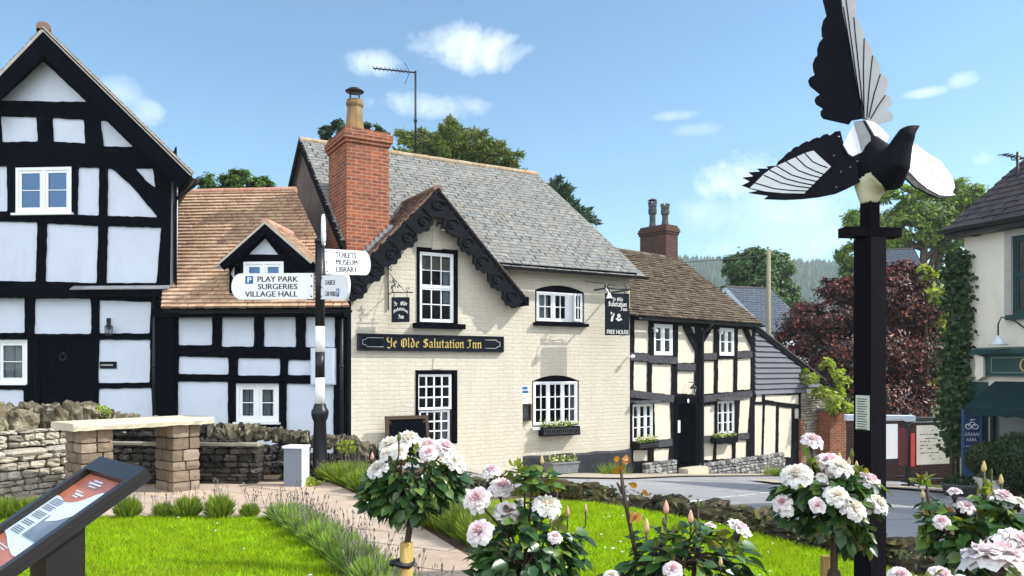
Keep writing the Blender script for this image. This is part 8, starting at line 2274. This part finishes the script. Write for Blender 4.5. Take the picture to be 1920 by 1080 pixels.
# near blooms low on the right
Y = 1.25
rose_plant('rose_bush', 'nearest rose at the lower right corner, with large pink and white blooms', 'rose', (P(1880, 1080, Y).x, Y, 0), Y,
           [(1868, 1046, 66, 'pink', .0, .1, .25), (1916, 1022, 48, 'pink', .12, .4, -.5)], [],
           [(1880, 1150, 70, 40, 1.0), (1920, 1120, 40, 40, .6)], 60, None, lsize=.045)
Y = 2.0
rose_plant('rose_bush', 'low rose with peach pink blooms at the very bottom, right of the timber post', 'rose', (P(1720, 1080, Y).x, Y, 0), Y,
           [(1688, 1078, 22, 'pink', 0, -.1, -.7), (1766, 1078, 24, 'pink', .03, .1, -.6), (1806, 1088, 16, 'white', .0, .2, -.6)], [],
           [(1720, 1130, 70, 36, 1.0), (1790, 1130, 50, 34, .8)], 120, None, [(1745, 1095, 16)], lsize=.05)
HAZE = .00045
# ================================================================== LIGHT, SKY, CAMERA
SUN_AZ, SUN_EL = R(-3.5), R(41)
Sd = Vector((math.cos(SUN_EL) * math.cos(SUN_AZ), math.cos(SUN_EL) * math.sin(SUN_AZ), math.sin(SUN_EL)))
ld = bpy.data.lights.new('sun', 'SUN'); ld.energy = 3.0; ld.angle = R(.55); ld.color = (1.0, .96, .89)
lo = bpy.data.objects.new('sun', ld); COL.objects.link(lo); lo.rotation_euler = (-Sd).to_track_quat('-Z', 'Y').to_euler(); lo.location = (20, 0, 30)
wd = bpy.data.worlds.new('World'); scene.world = wd; wd.use_nodes = True
nt = wd.node_tree; nt.nodes.clear()
wout = nt.nodes.new('ShaderNodeOutputWorld'); bg = nt.nodes.new('ShaderNodeBackground'); nt.links.new(bg.outputs[0], wout.inputs[0])
sky = nt.nodes.new('ShaderNodeTexSky'); sky.sky_type = 'NISHITA'; sky.sun_disc = False; sky.sun_elevation = SUN_EL; sky.sun_rotation = math.pi / 2 - SUN_AZ
sky.air_density = 1.0; sky.dust_density = .5; sky.ozone_density = 1.0; sky.altitude = 100
bg.inputs['Strength'].default_value = .10
class WT(NT):
    def __init__(s): s.t = nt
wt = WT()
co = nt.nodes.new('ShaderNodeTexCoord').outputs['Generated']
sx = nt.nodes.new('ShaderNodeSeparateXYZ'); nt.links.new(co, sx.inputs[0])
az = wt.math('ARCTAN2', sx.outputs[0], sx.outputs[1]); el = wt.math('ARCSINE', sx.outputs[2])
n1 = wt.noise(co, 16, 7, .62, .4); n2 = wt.noise(co, 7, 6, .6, .3)
total = None
for (px, py, rx, ry, a_) in [(865, 100, 112, 42, .9), (700, 122, 64, 26, .75), (800, 197, 120, 26, .65), (1375, 338, 78, 44, .95), (1450, 400, 180, 60, .45), (1500, 450, 200, 40, .35), (1735, 173, 44, 10, .6), (1808, 150, 34, 16, .65), (1845, 298, 38, 20, .7), (1270, 217, 50, 10, .4), (1300, 243, 50, 14, .3), (225, 175, 50, 30, .4), (275, 212, 36, 28, .5), (1880, 440, 60, 30, .5), (2500, 300, 300, 90, .7), (-700, 250, 300, 80, .6)]:
    u = (px - CX) / F; A = math.atan2(u, 1); rr0 = math.sqrt(1 + u * u); Ee = math.atan2((HOR - py) / F, rr0)
    ra = rx / F / (1 + u * u); re_ = ry / F / rr0
    dx = wt.math('DIVIDE', wt.math('SUBTRACT', az, A), ra); dy = wt.math('DIVIDE', wt.math('SUBTRACT', el, Ee), re_)
    # flatter bases than tops
    d = wt.math('ADD', wt.math('MULTIPLY', dx, dx), wt.math('MULTIPLY', dy, dy))
    m = wt.math('SUBTRACT', 1.0, d); m = wt.math('MAXIMUM', m, -1.0)
    m = wt.math('ADD', m, wt.math('ADD', wt.math('MULTIPLY', wt.math('SUBTRACT', n1, .5), 4.2), wt.math('MULTIPLY', wt.math('SUBTRACT', n2, .5), 2.2)))
    m = wt.math('MULTIPLY', wt.math('MAXIMUM', wt.math('MINIMUM', wt.math('MULTIPLY', m, .42), 1.0), 0.0), a_)
    total = m if total is None else wt.math('MAXIMUM', total, m)
front = wt.math('GREATER_THAN', sx.outputs[1], 0.0); total = wt.math('MULTIPLY', total, front)
# added bright cloud in the unseen sky behind the viewer, lifting facade fill
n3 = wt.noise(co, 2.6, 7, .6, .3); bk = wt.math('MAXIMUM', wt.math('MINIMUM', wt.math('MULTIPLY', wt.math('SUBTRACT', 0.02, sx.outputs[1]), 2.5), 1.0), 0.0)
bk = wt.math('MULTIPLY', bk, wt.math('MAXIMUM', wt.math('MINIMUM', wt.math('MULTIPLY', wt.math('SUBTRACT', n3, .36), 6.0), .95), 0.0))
# tinted sky, its clouds, then the added brightness behind the viewer
skyc = wt.mix(1.0, sky.outputs[0], (.75, .99, 1.04), 'MULTIPLY')
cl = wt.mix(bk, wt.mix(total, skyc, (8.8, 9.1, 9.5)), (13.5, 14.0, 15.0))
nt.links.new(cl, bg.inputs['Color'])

hz = bpy.data.materials.new('haze'); hz.use_nodes = True; hn = hz.node_tree; hn.nodes.clear(); ho = hn.nodes.new('ShaderNodeOutputMaterial'); pv_ = hn.nodes.new('ShaderNodeVolumePrincipled')
pv_.inputs['Color'].default_value = (.86, .93, 1.0, 1); pv_.inputs['Density'].default_value = HAZE; pv_.inputs['Anisotropy'].default_value = .2; hn.links.new(pv_.outputs[0], ho.inputs['Volume'])
mb = MB(); mb.box(-1600, 1600, -330, 2050, -9, 104); tag(mb.build('haze', hz), kind='stuff')
scene.cycles.volume_bounces = 1

cd = bpy.data.cameras.new('camera'); cam = bpy.data.objects.new('camera', cd); COL.objects.link(cam); scene.camera = cam
cam.location = CAM; cam.rotation_euler = (math.pi / 2, 0, 0); cd.sensor_width = 36; cd.lens = 36 * F / 1920; cd.shift_y = (HOR - 540) / 1920
cd.clip_start = .05; cd.clip_end = 6000
scene.view_settings.view_transform = 'Standard'; scene.view_settings.look = 'None'; scene.view_settings.gamma = 1; scene.view_settings.exposure = 1.02
scene.cycles.max_bounces = 8; scene.cycles.transparent_max_bounces = 12; scene.cycles.use_denoising = True
